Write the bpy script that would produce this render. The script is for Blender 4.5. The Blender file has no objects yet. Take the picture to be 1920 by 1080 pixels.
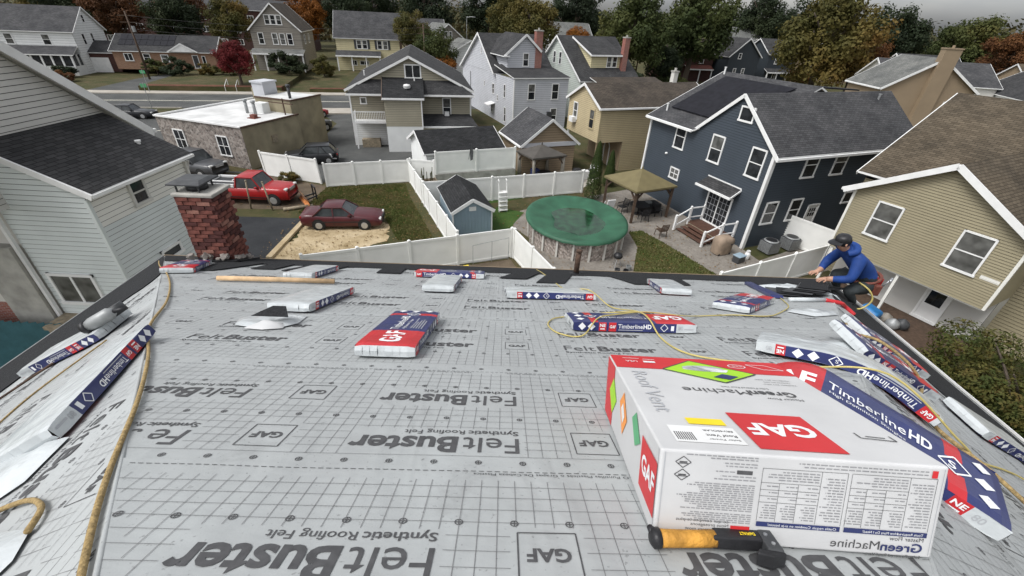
import bpy, bmesh, math, random
from mathutils import Vector, Matrix, noise
rad = math.radians
scene = bpy.context.scene
col = scene.collection
random.seed(7)

# ---------------------------------------------------------------- camera, sky, sun, exposure
CAMH = 11.6
cam_d = bpy.data.cameras.new('camera')
cam_d.sensor_width = 36.0
cam_d.lens = 15.0
cam_d.clip_start = 0.02
cam_d.clip_end = 3000
cam = bpy.data.objects.new('camera', cam_d)
col.objects.link(cam)
_pitch, _roll = rad(32.6), rad(2.86)
_f = Vector((0, math.cos(_pitch), -math.sin(_pitch)))
_r0 = Vector((1, 0, 0)); _u0 = _r0.cross(_f)
_r = math.cos(_roll) * _r0 + math.sin(_roll) * _u0
_u = -math.sin(_roll) * _r0 + math.cos(_roll) * _u0
cam.matrix_world = Matrix(((_r.x, _u.x, -_f.x, 0), (_r.y, _u.y, -_f.y, 0), (_r.z, _u.z, -_f.z, CAMH), (0, 0, 0, 1)))
scene.camera = cam

SUN_EL, SUN_AZ = 56.0, -120.0          # azimuth measured clockwise from +Y
world = bpy.data.worlds.new('World'); scene.world = world
world.use_nodes = True
wn = world.node_tree.nodes; wl = world.node_tree.links
wn.clear()
w_out = wn.new('ShaderNodeOutputWorld'); w_bg = wn.new('ShaderNodeBackground')
w_sky = wn.new('ShaderNodeTexSky'); w_sky.sky_type = 'NISHITA'; w_sky.sun_disc = False
w_sky.sun_elevation = rad(SUN_EL); w_sky.sun_rotation = rad(SUN_AZ)
w_sky.air_density = 1.0; w_sky.dust_density = 3.0; w_sky.ozone_density = 1.0
w_hs = wn.new('ShaderNodeHueSaturation'); w_hs.inputs['Saturation'].default_value = 0.16
w_tc = wn.new('ShaderNodeTexCoord'); w_mp = wn.new('ShaderNodeMapping'); w_mp.inputs['Scale'].default_value = (1, 1, 3.2)
w_no = wn.new('ShaderNodeTexNoise'); w_no.inputs['Scale'].default_value = 3.0; w_no.inputs['Detail'].default_value = 6
w_rp = wn.new('ShaderNodeValToRGB')
w_rp.color_ramp.elements[0].position = 0.35; w_rp.color_ramp.elements[0].color = (0.72, 0.75, 0.8, 1)
w_rp.color_ramp.elements[1].position = 0.65; w_rp.color_ramp.elements[1].color = (1.12, 1.1, 1.06, 1)
w_mx = wn.new('ShaderNodeMixRGB'); w_mx.blend_type = 'MULTIPLY'; w_mx.inputs[0].default_value = 1.0
wl.new(w_sky.outputs[0], w_hs.inputs['Color']); wl.new(w_hs.outputs[0], w_mx.inputs[1])
wl.new(w_tc.outputs['Generated'], w_mp.inputs[0]); wl.new(w_mp.outputs[0], w_no.inputs['Vector'])
wl.new(w_no.outputs[0], w_rp.inputs[0]); wl.new(w_rp.outputs[0], w_mx.inputs[2])
wl.new(w_mx.outputs[0], w_bg.inputs[0]); wl.new(w_bg.outputs[0], w_out.inputs[0])
w_bg.inputs[1].default_value = 0.12

sun_d = bpy.data.lights.new('sun', 'SUN'); sun_d.energy = 1.15; sun_d.angle = rad(22); sun_d.color = (1.0, 0.985, 0.965)
sun = bpy.data.objects.new('sun', sun_d); col.objects.link(sun)
_sd = Vector((math.sin(rad(SUN_AZ)) * math.cos(rad(SUN_EL)), math.cos(rad(SUN_AZ)) * math.cos(rad(SUN_EL)), math.sin(rad(SUN_EL))))
sun.rotation_euler = _sd.to_track_quat('Z', 'Y').to_euler()
sun.location = (0, 0, 60)

scene.view_settings.view_transform = 'Standard'
scene.view_settings.look = 'None'
scene.view_settings.exposure = 0.85
scene.view_settings.gamma = 1.0
scene.view_settings.use_curve_mapping = False

# ---------------------------------------------------------------- materials
def _nt(name):
    m = bpy.data.materials.new(name); m.use_nodes = True
    nt = m.node_tree; b = nt.nodes['Principled BSDF']
    return m, nt, b
def pm(name, c, var=0.12, scale=3.0, rough=0.75, metal=0.0, bump=0.0, bscale=40.0, spec=0.4, detail=5.0, c2=None, coat=0.0):
    """plain surface: colour broken up by two scales of noise, fine bump"""
    m, nt, b = _nt(name); N = nt.nodes; L = nt.links
    tc = N.new('ShaderNodeTexCoord')
    n1 = N.new('ShaderNodeTexNoise'); n1.inputs['Scale'].default_value = scale; n1.inputs['Detail'].default_value = detail
    L.new(tc.outputs['Object'], n1.inputs['Vector'])
    rp = N.new('ShaderNodeValToRGB')
    lo = [max(0, x * (1 - var)) for x in c[:3]]; hi = [min(1, x * (1 + var)) for x in (c2 or c)[:3]]
    rp.color_ramp.elements[0].position = 0.32; rp.color_ramp.elements[0].color = (*lo, 1)
    rp.color_ramp.elements[1].position = 0.68; rp.color_ramp.elements[1].color = (*hi, 1)
    L.new(n1.outputs[0], rp.inputs[0]); L.new(rp.outputs[0], b.inputs['Base Color'])
    b.inputs['Roughness'].default_value = rough; b.inputs['Metallic'].default_value = metal
    b.inputs['Specular IOR Level'].default_value = spec
    if coat: b.inputs['Coat Weight'].default_value = coat; b.inputs['Coat Roughness'].default_value = 0.08
    if bump:
        n2 = N.new('ShaderNodeTexNoise'); n2.inputs['Scale'].default_value = bscale; n2.inputs['Detail'].default_value = 4
        L.new(tc.outputs['Object'], n2.inputs['Vector'])
        bp = N.new('ShaderNodeBump'); bp.inputs['Strength'].default_value = min(1, bump); bp.inputs['Distance'].default_value = 0.01
        L.new(n2.outputs[0], bp.inputs['Height']); L.new(bp.outputs[0], b.inputs['Normal'])
    return m
def shingle(name, c, c2, row=0.14, wid=0.32, dark=0.45):
    """asphalt shingles: staggered tabs in two tones with thin butt lines, laid out in metres by UV"""
    m, nt, b = _nt(name); N = nt.nodes; L = nt.links
    uv = N.new('ShaderNodeUVMap'); uv.uv_map = 'UVMap'
    br = N.new('ShaderNodeTexBrick'); L.new(uv.outputs[0], br.inputs['Vector'])
    br.inputs['Color1'].default_value = (*c, 1); br.inputs['Color2'].default_value = (*c2, 1)
    br.inputs['Mortar'].default_value = (*[x * dark for x in c], 1)
    br.inputs['Scale'].default_value = 1.0; br.inputs['Brick Width'].default_value = wid; br.inputs['Row Height'].default_value = row
    br.inputs['Mortar Size'].default_value = 0.012; br.inputs['Mortar Smooth'].default_value = 0.3; br.inputs['Bias'].default_value = 0.0
    tc = N.new('ShaderNodeTexCoord'); n1 = N.new('ShaderNodeTexNoise'); n1.inputs['Scale'].default_value = 0.7; n1.inputs['Detail'].default_value = 8
    L.new(tc.outputs['Object'], n1.inputs['Vector'])
    rp = N.new('ShaderNodeValToRGB'); rp.color_ramp.elements[0].color = (0.72, 0.72, 0.72, 1); rp.color_ramp.elements[1].color = (1.25, 1.22, 1.18, 1)
    rp.color_ramp.elements[0].position = 0.3; rp.color_ramp.elements[1].position = 0.7
    L.new(n1.outputs[0], rp.inputs[0])
    mx = N.new('ShaderNodeMixRGB'); mx.blend_type = 'MULTIPLY'; mx.inputs[0].default_value = 1
    L.new(br.outputs[0], mx.inputs[1]); L.new(rp.outputs[0], mx.inputs[2]); L.new(mx.outputs[0], b.inputs['Base Color'])
    b.inputs['Roughness'].default_value = 0.9; b.inputs['Specular IOR Level'].default_value = 0.25
    n2 = N.new('ShaderNodeTexNoise'); n2.inputs['Scale'].default_value = 60; L.new(tc.outputs['Object'], n2.inputs['Vector'])
    ad = N.new('ShaderNodeMath'); ad.operation = 'MULTIPLY_ADD'; ad.inputs[1].default_value = -0.8
    L.new(br.outputs['Fac'], ad.inputs[0]); L.new(n2.outputs[0], ad.inputs[2])
    bp = N.new('ShaderNodeBump'); bp.inputs['Strength'].default_value = 0.6; bp.inputs['Distance'].default_value = 0.012
    L.new(ad.outputs[0], bp.inputs['Height']); L.new(bp.outputs[0], b.inputs['Normal'])
    return m
def bricks(name, c, c2, mortar, bw=0.2, rh=0.067, ms=0.008, squash=1.0):
    m, nt, b = _nt(name); N = nt.nodes; L = nt.links
    uv = N.new('ShaderNodeUVMap'); uv.uv_map = 'UVMap'
    br = N.new('ShaderNodeTexBrick'); L.new(uv.outputs[0], br.inputs['Vector'])
    br.inputs['Color1'].default_value = (*c, 1); br.inputs['Color2'].default_value = (*c2, 1); br.inputs['Mortar'].default_value = (*mortar, 1)
    br.inputs['Scale'].default_value = 1; br.inputs['Brick Width'].default_value = bw; br.inputs['Row Height'].default_value = rh
    br.inputs['Mortar Size'].default_value = ms; L.new(br.outputs[0], b.inputs['Base Color'])
    b.inputs['Roughness'].default_value = 0.9
    bp = N.new('ShaderNodeBump'); bp.inputs['Strength'].default_value = 0.7; bp.inputs['Distance'].default_value = 0.01; bp.invert = True
    L.new(br.outputs['Fac'], bp.inputs['Height']); L.new(bp.outputs[0], b.inputs['Normal'])
    return m
def stonewall(name, k=1.0, sc=5.0):
    m, nt, b = _nt(name); N = nt.nodes; L = nt.links
    uv = N.new('ShaderNodeUVMap'); uv.uv_map = 'UVMap'
    vo = N.new('ShaderNodeTexVoronoi'); vo.inputs['Scale'].default_value = sc; L.new(uv.outputs[0], vo.inputs['Vector'])
    vd = N.new('ShaderNodeTexVoronoi'); vd.feature = 'DISTANCE_TO_EDGE'; vd.inputs['Scale'].default_value = sc; L.new(uv.outputs[0], vd.inputs['Vector'])
    rp = N.new('ShaderNodeValToRGB'); e = rp.color_ramp.elements
    e[0].color = (0.10 * k, 0.085 * k, 0.075 * k, 1); e[1].color = (0.34 * k, 0.30 * k, 0.27 * k, 1)
    x = e.new(0.5); x.color = (0.2 * k, 0.165 * k, 0.145 * k, 1)
    sp = N.new('ShaderNodeSeparateColor'); L.new(vo.outputs['Color'], sp.inputs[0]); L.new(sp.outputs[0], rp.inputs[0])
    st = N.new('ShaderNodeMath'); st.operation = 'GREATER_THAN'; st.inputs[1].default_value = 0.035; L.new(vd.outputs[0], st.inputs[0])
    mx = N.new('ShaderNodeMixRGB'); mx.inputs[1].default_value = (0.3, 0.28, 0.26, 1); L.new(st.outputs[0], mx.inputs[0]); L.new(rp.outputs[0], mx.inputs[2])
    L.new(mx.outputs[0], b.inputs['Base Color']); b.inputs['Roughness'].default_value = 0.9
    bp = N.new('ShaderNodeBump'); bp.inputs['Strength'].default_value = 0.8; bp.inputs['Distance'].default_value = 0.03
    L.new(vd.outputs[0], bp.inputs['Height']); L.new(bp.outputs[0], b.inputs['Normal'])
    return m
def ground_mat(name, stops, scale=0.6, bump=0.5, bscale=14, fine=25.0):
    m, nt, b = _nt(name); N = nt.nodes; L = nt.links
    tc = N.new('ShaderNodeTexCoord')
    n1 = N.new('ShaderNodeTexNoise'); n1.inputs['Scale'].default_value = scale; n1.inputs['Detail'].default_value = 10; n1.inputs['Roughness'].default_value = 0.68
    L.new(tc.outputs['Object'], n1.inputs['Vector'])
    n3 = N.new('ShaderNodeTexNoise'); n3.inputs['Scale'].default_value = fine; n3.inputs['Detail'].default_value = 3
    L.new(tc.outputs['Object'], n3.inputs['Vector'])
    ma = N.new('ShaderNodeMath'); ma.operation = 'MULTIPLY_ADD'; ma.inputs[1].default_value = 0.45; ma.inputs[2].default_value = -0.22
    L.new(n3.outputs[0], ma.inputs[0])
    ad = N.new('ShaderNodeMath'); L.new(n1.outputs[0], ad.inputs[0]); L.new(ma.outputs[0], ad.inputs[1])
    rp = N.new('ShaderNodeValToRGB'); e = rp.color_ramp.elements
    e[0].position, e[0].color = stops[0][0], (*stops[0][1], 1)
    e[1].position, e[1].color = stops[-1][0], (*stops[-1][1], 1)
    for p, c in stops[1:-1]:
        x = e.new(p); x.color = (*c, 1)
    L.new(ad.outputs[0], rp.inputs[0]); L.new(rp.outputs[0], b.inputs['Base Color'])
    b.inputs['Roughness'].default_value = 0.92; b.inputs['Specular IOR Level'].default_value = 0.2
    n2 = N.new('ShaderNodeTexNoise'); n2.inputs['Scale'].default_value = bscale; n2.inputs['Detail'].default_value = 6
    L.new(tc.outputs['Object'], n2.inputs['Vector'])
    bp = N.new('ShaderNodeBump'); bp.inputs['Strength'].default_value = bump; bp.inputs['Distance'].default_value = 0.05
    L.new(n2.outputs[0], bp.inputs['Height']); L.new(bp.outputs[0], b.inputs['Normal'])
    return m
def leafmat(name, cols, scale=0.55):
    """foliage: hue varies clump by clump and leaf by leaf, a little light passes through"""
    m, nt, b = _nt(name); N = nt.nodes; L = nt.links
    tc = N.new('ShaderNodeTexCoord'); oi = N.new('ShaderNodeObjectInfo')
    n1 = N.new('ShaderNodeTexNoise'); n1.noise_dimensions = '4D'; n1.inputs['Scale'].default_value = scale; n1.inputs['Detail'].default_value = 7; n1.inputs['Roughness'].default_value = 0.7
    mu = N.new('ShaderNodeMath'); mu.operation = 'MULTIPLY'; mu.inputs[1].default_value = 40; L.new(oi.outputs['Random'], mu.inputs[0]); L.new(mu.outputs[0], n1.inputs['W'])
    L.new(tc.outputs['Object'], n1.inputs['Vector'])
    rp = N.new('ShaderNodeValToRGB'); e = rp.color_ramp.elements
    k = len(cols)
    e[0].position, e[0].color = 0.3, (*cols[0], 1); e[1].position, e[1].color = 0.7, (*cols[-1], 1)
    for i in range(1, k - 1):
        x = e.new(0.3 + 0.4 * i / (k - 1)); x.color = (*cols[i], 1)
    L.new(n1.outputs[0], rp.inputs[0]); L.new(rp.outputs[0], b.inputs['Base Color'])
    b.inputs['Roughness'].default_value = 0.7; b.inputs['Specular IOR Level'].default_value = 0.2
    tr = N.new('ShaderNodeBsdfTranslucent'); L.new(rp.outputs[0], tr.inputs[0])
    ms = N.new('ShaderNodeMixShader'); ms.inputs[0].default_value = 0.25
    L.new(b.outputs[0], ms.inputs[1]); L.new(tr.outputs[0], ms.inputs[2]); L.new(ms.outputs[0], N['Material Output'].inputs[0])
    return m
def glassy(name, c=(0.02, 0.022, 0.025), rough=0.06, spec=0.5):
    m, nt, b = _nt(name); N = nt.nodes; L = nt.links
    tc = N.new('ShaderNodeTexCoord'); n1 = N.new('ShaderNodeTexNoise'); n1.inputs['Scale'].default_value = 2.0
    L.new(tc.outputs['Object'], n1.inputs['Vector'])
    rp = N.new('ShaderNodeValToRGB'); rp.color_ramp.elements[0].color = (*[x * 0.6 for x in c], 1); rp.color_ramp.elements[1].color = (*[x * 1.5 for x in c], 1)
    rp.color_ramp.elements[0].position = 0.35; rp.color_ramp.elements[1].position = 0.65
    L.new(n1.outputs[0], rp.inputs[0]); L.new(rp.outputs[0], b.inputs['Base Color'])
    b.inputs['Roughness'].default_value = rough; b.inputs['Specular IOR Level'].default_value = spec
    return m

M = {}
def feltmat():
    """printed underlayment: pale weave with dusty smears, scuffs and long soft wrinkles"""
    m, nt, b = _nt('felt'); N = nt.nodes; L = nt.links; tc = N.new('ShaderNodeTexCoord')
    def ns(sc, det, rg=0.5, st=None, dist=0.0):
        n = N.new('ShaderNodeTexNoise'); n.inputs['Scale'].default_value = sc; n.inputs['Detail'].default_value = det; n.inputs['Roughness'].default_value = rg; n.inputs['Distortion'].default_value = dist
        if st:
            mp = N.new('ShaderNodeMapping'); mp.inputs['Scale'].default_value = st; mp.inputs['Rotation'].default_value = (0, 0, 0.5); L.new(tc.outputs['Object'], mp.inputs[0]); L.new(mp.outputs[0], n.inputs['Vector'])
        else: L.new(tc.outputs['Object'], n.inputs['Vector'])
        return n
    def rp(n, p0, c0, p1, c1):
        r = N.new('ShaderNodeValToRGB'); e = r.color_ramp.elements; e[0].position = p0; e[0].color = (c0, c0, c0, 1); e[1].position = p1; e[1].color = (c1 * 0.985, c1, c1, 1); L.new(n.outputs[0], r.inputs[0]); return r
    def mul(x, y):
        q = N.new('ShaderNodeMixRGB'); q.blend_type = 'MULTIPLY'; q.inputs[0].default_value = 1; L.new(x.outputs[0], q.inputs[1]); L.new(y.outputs[0], q.inputs[2]); return q
    base = rp(ns(1.1, 6, 0.6), 0.3, 0.355, 0.7, 0.415); smear = rp(ns(2.3, 9, 0.72, (1, 0.45, 1), 0.6), 0.24, 0.72, 0.42, 1.0); speck = rp(ns(60, 3, 0.6), 0.27, 0.6, 0.36, 1.0)
    c = mul(mul(base, smear), speck); L.new(c.outputs[0], b.inputs['Base Color']); b.inputs['Roughness'].default_value = 0.6; b.inputs['Specular IOR Level'].default_value = 0.35
    w1 = ns(2.6, 3, 0.45, (1.0, 0.28, 1.0), 0.7); w2 = ns(9, 3, 0.5, (0.5, 1.0, 1.0)); w3 = ns(140, 2)
    q1 = N.new('ShaderNodeMath'); q1.operation = 'MULTIPLY_ADD'; q1.inputs[1].default_value = 0.22; L.new(w2.outputs[0], q1.inputs[0]); L.new(w1.outputs[0], q1.inputs[2])
    q2 = N.new('ShaderNodeMath'); q2.operation = 'MULTIPLY_ADD'; q2.inputs[1].default_value = 0.012; L.new(w3.outputs[0], q2.inputs[0]); L.new(q1.outputs[0], q2.inputs[2])
    bp = N.new('ShaderNodeBump'); bp.inputs['Strength'].default_value = 0.55; bp.inputs['Distance'].default_value = 0.06; L.new(q2.outputs[0], bp.inputs['Height']); L.new(bp.outputs[0], b.inputs['Normal']); return m
M['felt'] = feltmat()
M['gridink'] = pm('grid_ink', (0.17, 0.17, 0.172), 0.15, 30, 0.7)
M['ink'] = pm('ink', (0.075, 0.075, 0.078), 0.2, 30, 0.7)
M['starter'] = pm('starter', (0.026, 0.027, 0.029), 0.35, 55, 0.95, bump=0.8, bscale=170, spec=0.2)
M['film'] = pm('film', (0.54, 0.57, 0.58), 0.09, 6, 0.2, bump=0.9, bscale=11, spec=0.6)
M['navy'] = pm('navy', (0.026, 0.034, 0.125), 0.14, 7, 0.32, bump=0.25, bscale=18, spec=0.5)
M['red'] = pm('red', (0.50, 0.022, 0.028), 0.12, 7, 0.34, bump=0.25, bscale=18, spec=0.5)
M['pwhite'] = pm('print_white', (0.80, 0.81, 0.82), 0.04, 9, 0.4)
M['pgrey'] = pm('print_grey', (0.42, 0.43, 0.45), 0.06, 9, 0.6)
M['carton'] = pm('carton', (0.57, 0.57, 0.57), 0.05, 5, 0.5, bump=0.3, bscale=7)
M['cred'] = pm('carton_red', (0.58, 0.030, 0.035), 0.06, 5, 0.45, bump=0.12, bscale=9)
M['lime'] = pm('lime', (0.36, 0.66, 0.03), 0.06, 6, 0.5)
M['yellowp'] = pm('yellow_label', (0.88, 0.66, 0.02), 0.05, 8, 0.5)
M['orangep'] = pm('orange_print', (0.86, 0.32, 0.07), 0.05, 8, 0.5)
M['bluep'] = pm('blue_print', (0.03, 0.04, 0.13), 0.1, 8, 0.5)
M['greyp'] = pm('grey_print', (0.45, 0.46, 0.5), 0.15, 25, 0.5)
M['cyanp'] = pm('green_print', (0.12, 0.42, 0.2), 0.1, 8, 0.5)
M['rope'] = pm('rope', (0.33, 0.235, 0.105), 0.3, 60, 0.9, bump=0.8, bscale=90)
M['hose'] = pm('hose', (0.50, 0.41, 0.14), 0.1, 9, 0.5)
M['wood'] = pm('raw_wood', (0.55, 0.38, 0.22), 0.2, 9, 0.8, bump=0.3)
M['iron'] = pm('rusty_iron', (0.085, 0.052, 0.036), 0.4, 18, 0.85, bump=0.6)
M['black'] = pm('black_plastic', (0.018, 0.018, 0.02), 0.3, 20, 0.45, bump=0.2)
M['dark'] = pm('dark_metal', (0.05, 0.052, 0.055), 0.25, 10, 0.5)
M['steel'] = pm('steel', (0.42, 0.43, 0.44), 0.15, 10, 0.4, metal=0.6)
M['galv'] = pm('galvanised', (0.30, 0.31, 0.31), 0.15, 10, 0.5, metal=0.3)
M['tape'] = pm('grip_tape', (0.55, 0.27, 0.045), 0.28, 20, 0.65, bump=0.6, bscale=70)
M['vinyl'] = pm('white_vinyl', (0.82, 0.82, 0.79), 0.05, 1.4, 0.5)
M['trim'] = pm('white_trim', (0.76, 0.76, 0.75), 0.06, 2.5, 0.55)
M['glass'] = glassy('window_glass')
M['shade'] = glassy('shaded_glass', (0.10, 0.10, 0.095), 0.1, 0.5)
M['brick'] = pm('brick_red', (0.115, 0.034, 0.027), 0.45, 8, 0.9, bump=0.6, bscale=60, c2=(0.155, 0.055, 0.042))
M['brick2'] = pm('brick_dark', (0.07, 0.024, 0.021), 0.4, 8, 0.9, bump=0.6, bscale=60)
M['brick3'] = pm('brick_pale', (0.27, 0.13, 0.10), 0.3, 8, 0.9, bump=0.6, bscale=60)
M['mortar'] = pm('mortar', (0.24, 0.215, 0.195), 0.3, 9, 0.95, bump=0.8, bscale=30)
M['cement'] = pm('cement', (0.36, 0.35, 0.32), 0.22, 2.2, 0.95, bump=0.5, bscale=14)
M['asphalt'] = ground_mat('asphalt', [(0.25, (0.05, 0.052, 0.052)), (0.5, (0.08, 0.082, 0.08)), (0.75, (0.12, 0.12, 0.115))], 0.25, 0.35, 40, 60)
M['asphalt_new'] = ground_mat('asphalt_black', [(0.3, (0.022, 0.024, 0.027)), (0.7, (0.045, 0.047, 0.05))], 0.5, 0.4, 40, 60)
M['grass'] = ground_mat('lawn', [(0.22, (0.028, 0.034, 0.012)), (0.42, (0.05, 0.055, 0.02)), (0.55, (0.075, 0.066, 0.03)), (0.72, (0.11, 0.08, 0.045))], 0.45, 0.8, 22, 30)
M['lawn'] = ground_mat('lawn_green', [(0.25, (0.045, 0.06, 0.016)), (0.45, (0.075, 0.092, 0.026)), (0.6, (0.115, 0.105, 0.044)), (0.75, (0.155, 0.12, 0.066))], 0.6, 0.8, 22, 34)
M['turf'] = ground_mat('green_turf', [(0.3, (0.035, 0.075, 0.015)), (0.7, (0.06, 0.11, 0.025))], 0.6, 0.6, 30, 40)
M['dirt'] = ground_mat('bare_earth', [(0.25, (0.055, 0.042, 0.03)), (0.5, (0.11, 0.085, 0.06)), (0.75, (0.17, 0.135, 0.095))], 0.7, 0.8, 20, 26)
M['straw'] = ground_mat('straw_cover', [(0.25, (0.24, 0.18, 0.09)), (0.5, (0.46, 0.36, 0.22)), (0.75, (0.6, 0.5, 0.34))], 0.8, 0.9, 24, 30)
M['paver'] = ground_mat('pavers', [(0.25, (0.13, 0.115, 0.1)), (0.5, (0.21, 0.19, 0.165)), (0.75, (0.29, 0.265, 0.235))], 0.8, 0.5, 12, 7)
M['walk'] = ground_mat('concrete_walk', [(0.25, (0.30, 0.27, 0.23)), (0.75, (0.46, 0.43, 0.38))], 0.5, 0.3, 20, 20)
M['mulch'] = ground_mat('red_mulch', [(0.25, (0.07, 0.03, 0.02)), (0.75, (0.17, 0.075, 0.045))], 0.8, 0.8, 16, 20)
M['roadpaint'] = pm('road_paint', (0.62, 0.60, 0.5), 0.2, 5, 0.8)
M['sh_char'] = shingle('shingle_charcoal', (0.036, 0.037, 0.039), (0.06, 0.06, 0.063))
M['sh_black'] = shingle('shingle_black', (0.017, 0.018, 0.019), (0.034, 0.035, 0.038))
M['sh_grey'] = shingle('shingle_grey', (0.052, 0.053, 0.057), (0.082, 0.083, 0.088))
M['sh_brown'] = shingle('shingle_brown', (0.072, 0.058, 0.041), (0.115, 0.094, 0.068))
M['sh_dkbrown'] = shingle('shingle_dark_brown', (0.055, 0.046, 0.038), (0.085, 0.071, 0.058))
M['sh_light'] = shingle('shingle_light', (0.13, 0.135, 0.13), (0.18, 0.185, 0.18))
def sid(name, c): M[name] = pm(name, c, 0.055, 0.9, 0.6, bump=0.08, bscale=25)
sid('s_blue', (0.043, 0.055, 0.070)); sid('s_beige', (0.275, 0.24, 0.155)); sid('s_left', (0.64, 0.68, 0.67)); sid('s_white', (0.74, 0.73, 0.68))
sid('s_lgrey', (0.49, 0.50, 0.53)); sid('s_yellow', (0.46, 0.38, 0.235)); sid('s_green', (0.31, 0.285, 0.215)); sid('s_pale', (0.50, 0.54, 0.50))
sid('s_tan', (0.27, 0.205, 0.135)); sid('s_cream', (0.56, 0.50, 0.31)); sid('s_taupe', (0.22, 0.20, 0.17)); sid('s_brown', (0.12, 0.085, 0.065))
sid('s_pure', (0.72, 0.73, 0.72)); sid('s_greyer', (0.55, 0.54, 0.51)); sid('s_dblue', (0.03, 0.038, 0.046)); sid('s_shed', (0.26, 0.34, 0.40)); sid('s_stuc', (0.60, 0.585, 0.545))
M['stucco'] = pm('olive_stucco', (0.28, 0.245, 0.165), 0.22, 0.8, 0.9, bump=0.4, bscale=12)
M['stone'] = stonewall('stone_veneer')
M['brickwall'] = bricks('brick_wall', (0.24, 0.06, 0.045), (0.32, 0.10, 0.07), (0.3, 0.27, 0.24))
M['brickwall_d'] = bricks('brick_wall_dark', (0.055, 0.02, 0.018), (0.085, 0.03, 0.025), (0.08, 0.06, 0.05), 0.4, 0.13, 0.014)
M['brickwall_o'] = bricks('brick_wall_orange', (0.24, 0.125, 0.072), (0.31, 0.175, 0.105), (0.28, 0.22, 0.18), 0.3, 0.1)
M['poolwall'] = stonewall('pool_wall_print', 1.5, 9.0)
M['gap'] = pm('lap_shade', (0.03, 0.03, 0.03), 0.2, 5, 0.95)  # near-black sheet behind the siding: shade under the laps put in as colour
M['finep'] = pm('fine_print', (0.27, 0.27, 0.28), 0.1, 20, 0.6)
M['tarp'] = pm('pool_cover_green', (0.028, 0.10, 0.056), 0.3, 0.9, 0.55, bump=0.5, bscale=3)
M['puddle'] = glassy('puddle_water', (0.012, 0.05, 0.022), 0.12, 0.5)
M['canopy'] = pm('olive_canopy', (0.15, 0.125, 0.06), 0.1, 2, 0.75)
M['canopy_d'] = pm('grey_canopy', (0.075, 0.068, 0.06), 0.12, 2, 0.8)
M['cedar'] = pm('stained_wood', (0.085, 0.042, 0.028), 0.25, 6, 0.7, bump=0.3)
M['dwood'] = pm('dark_wood', (0.075, 0.048, 0.032), 0.3, 8, 0.75)
M['greywood'] = pm('weathered_wood', (0.27, 0.225, 0.16), 0.25, 6, 0.9, bump=0.4)
M['gcover'] = pm('grill_cover', (0.27, 0.205, 0.15), 0.15, 3, 0.85, bump=0.4, bscale=5)
M['tyre'] = pm('tyre', (0.018, 0.018, 0.018), 0.2, 20, 0.85)
M['rim'] = pm('wheel_rim', (0.5, 0.5, 0.5), 0.1, 9, 0.35, metal=0.6)
M['skin'] = pm('skin', (0.42, 0.24, 0.165), 0.08, 20, 0.55)
M['jacket'] = pm('blue_jacket', (0.010, 0.045, 0.20), 0.14, 9, 0.7, bump=0.35, bscale=11)
M['trouser'] = pm('dark_trousers', (0.028, 0.034, 0.036), 0.3, 9, 0.85, bump=0.35, bscale=12)
M['leather'] = pm('tool_belt_leather', (0.16, 0.05, 0.035), 0.3, 14, 0.6)
M['bluetarp'] = pm('blue_tarp', (0.02, 0.14, 0.34), 0.25, 4, 0.5, bump=0.5, bscale=6)
M['solar'] = pm('solar_panel', (0.014, 0.014, 0.018), 0.3, 3, 0.6, spec=0.15)
M['membrane'] = pm('white_roof_membrane', (0.58, 0.58, 0.57), 0.16, 0.8, 0.7)
M['orange'] = pm('traffic_orange', (0.72, 0.13, 0.03), 0.1, 6, 0.5)
M['lf_olive'] = leafmat('leaf_olive', [(0.035, 0.038, 0.014), (0.072, 0.072, 0.021), (0.120, 0.096, 0.026), (0.176, 0.096, 0.026)])
M['lf_green'] = leafmat('leaf_green', [(0.021, 0.032, 0.012), (0.044, 0.060, 0.019), (0.079, 0.088, 0.026), (0.140, 0.105, 0.028)])
M['lf_dark'] = leafmat('leaf_dark', [(0.014, 0.020, 0.012), (0.025, 0.037, 0.017), (0.048, 0.058, 0.024)])
M['lf_orange'] = leafmat('leaf_orange', [(0.092, 0.039, 0.011), (0.207, 0.075, 0.013), (0.299, 0.127, 0.021)])
M['lf_rust'] = leafmat('leaf_rust', [(0.053, 0.030, 0.017), (0.112, 0.048, 0.019), (0.180, 0.083, 0.024)])
M['lf_red'] = leafmat('leaf_red', [(0.061, 0.011, 0.013), (0.143, 0.020, 0.022), (0.220, 0.033, 0.031)])
M['lf_hedge'] = leafmat('leaf_hedge', [(0.022, 0.035, 0.010), (0.056, 0.073, 0.019), (0.106, 0.094, 0.025), (0.138, 0.077, 0.027)], 2.2)
M['lf_cyp'] = leafmat('leaf_cypress', [(0.018, 0.032, 0.008), (0.035, 0.055, 0.013), (0.055, 0.075, 0.02)], 3.0)
M['bark'] = pm('bark', (0.095, 0.075, 0.058), 0.35, 6, 0.95, bump=0.8, bscale=20)
M['wire'] = pm('wire', (0.02, 0.02, 0.02), 0.1, 5, 0.6)

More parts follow.
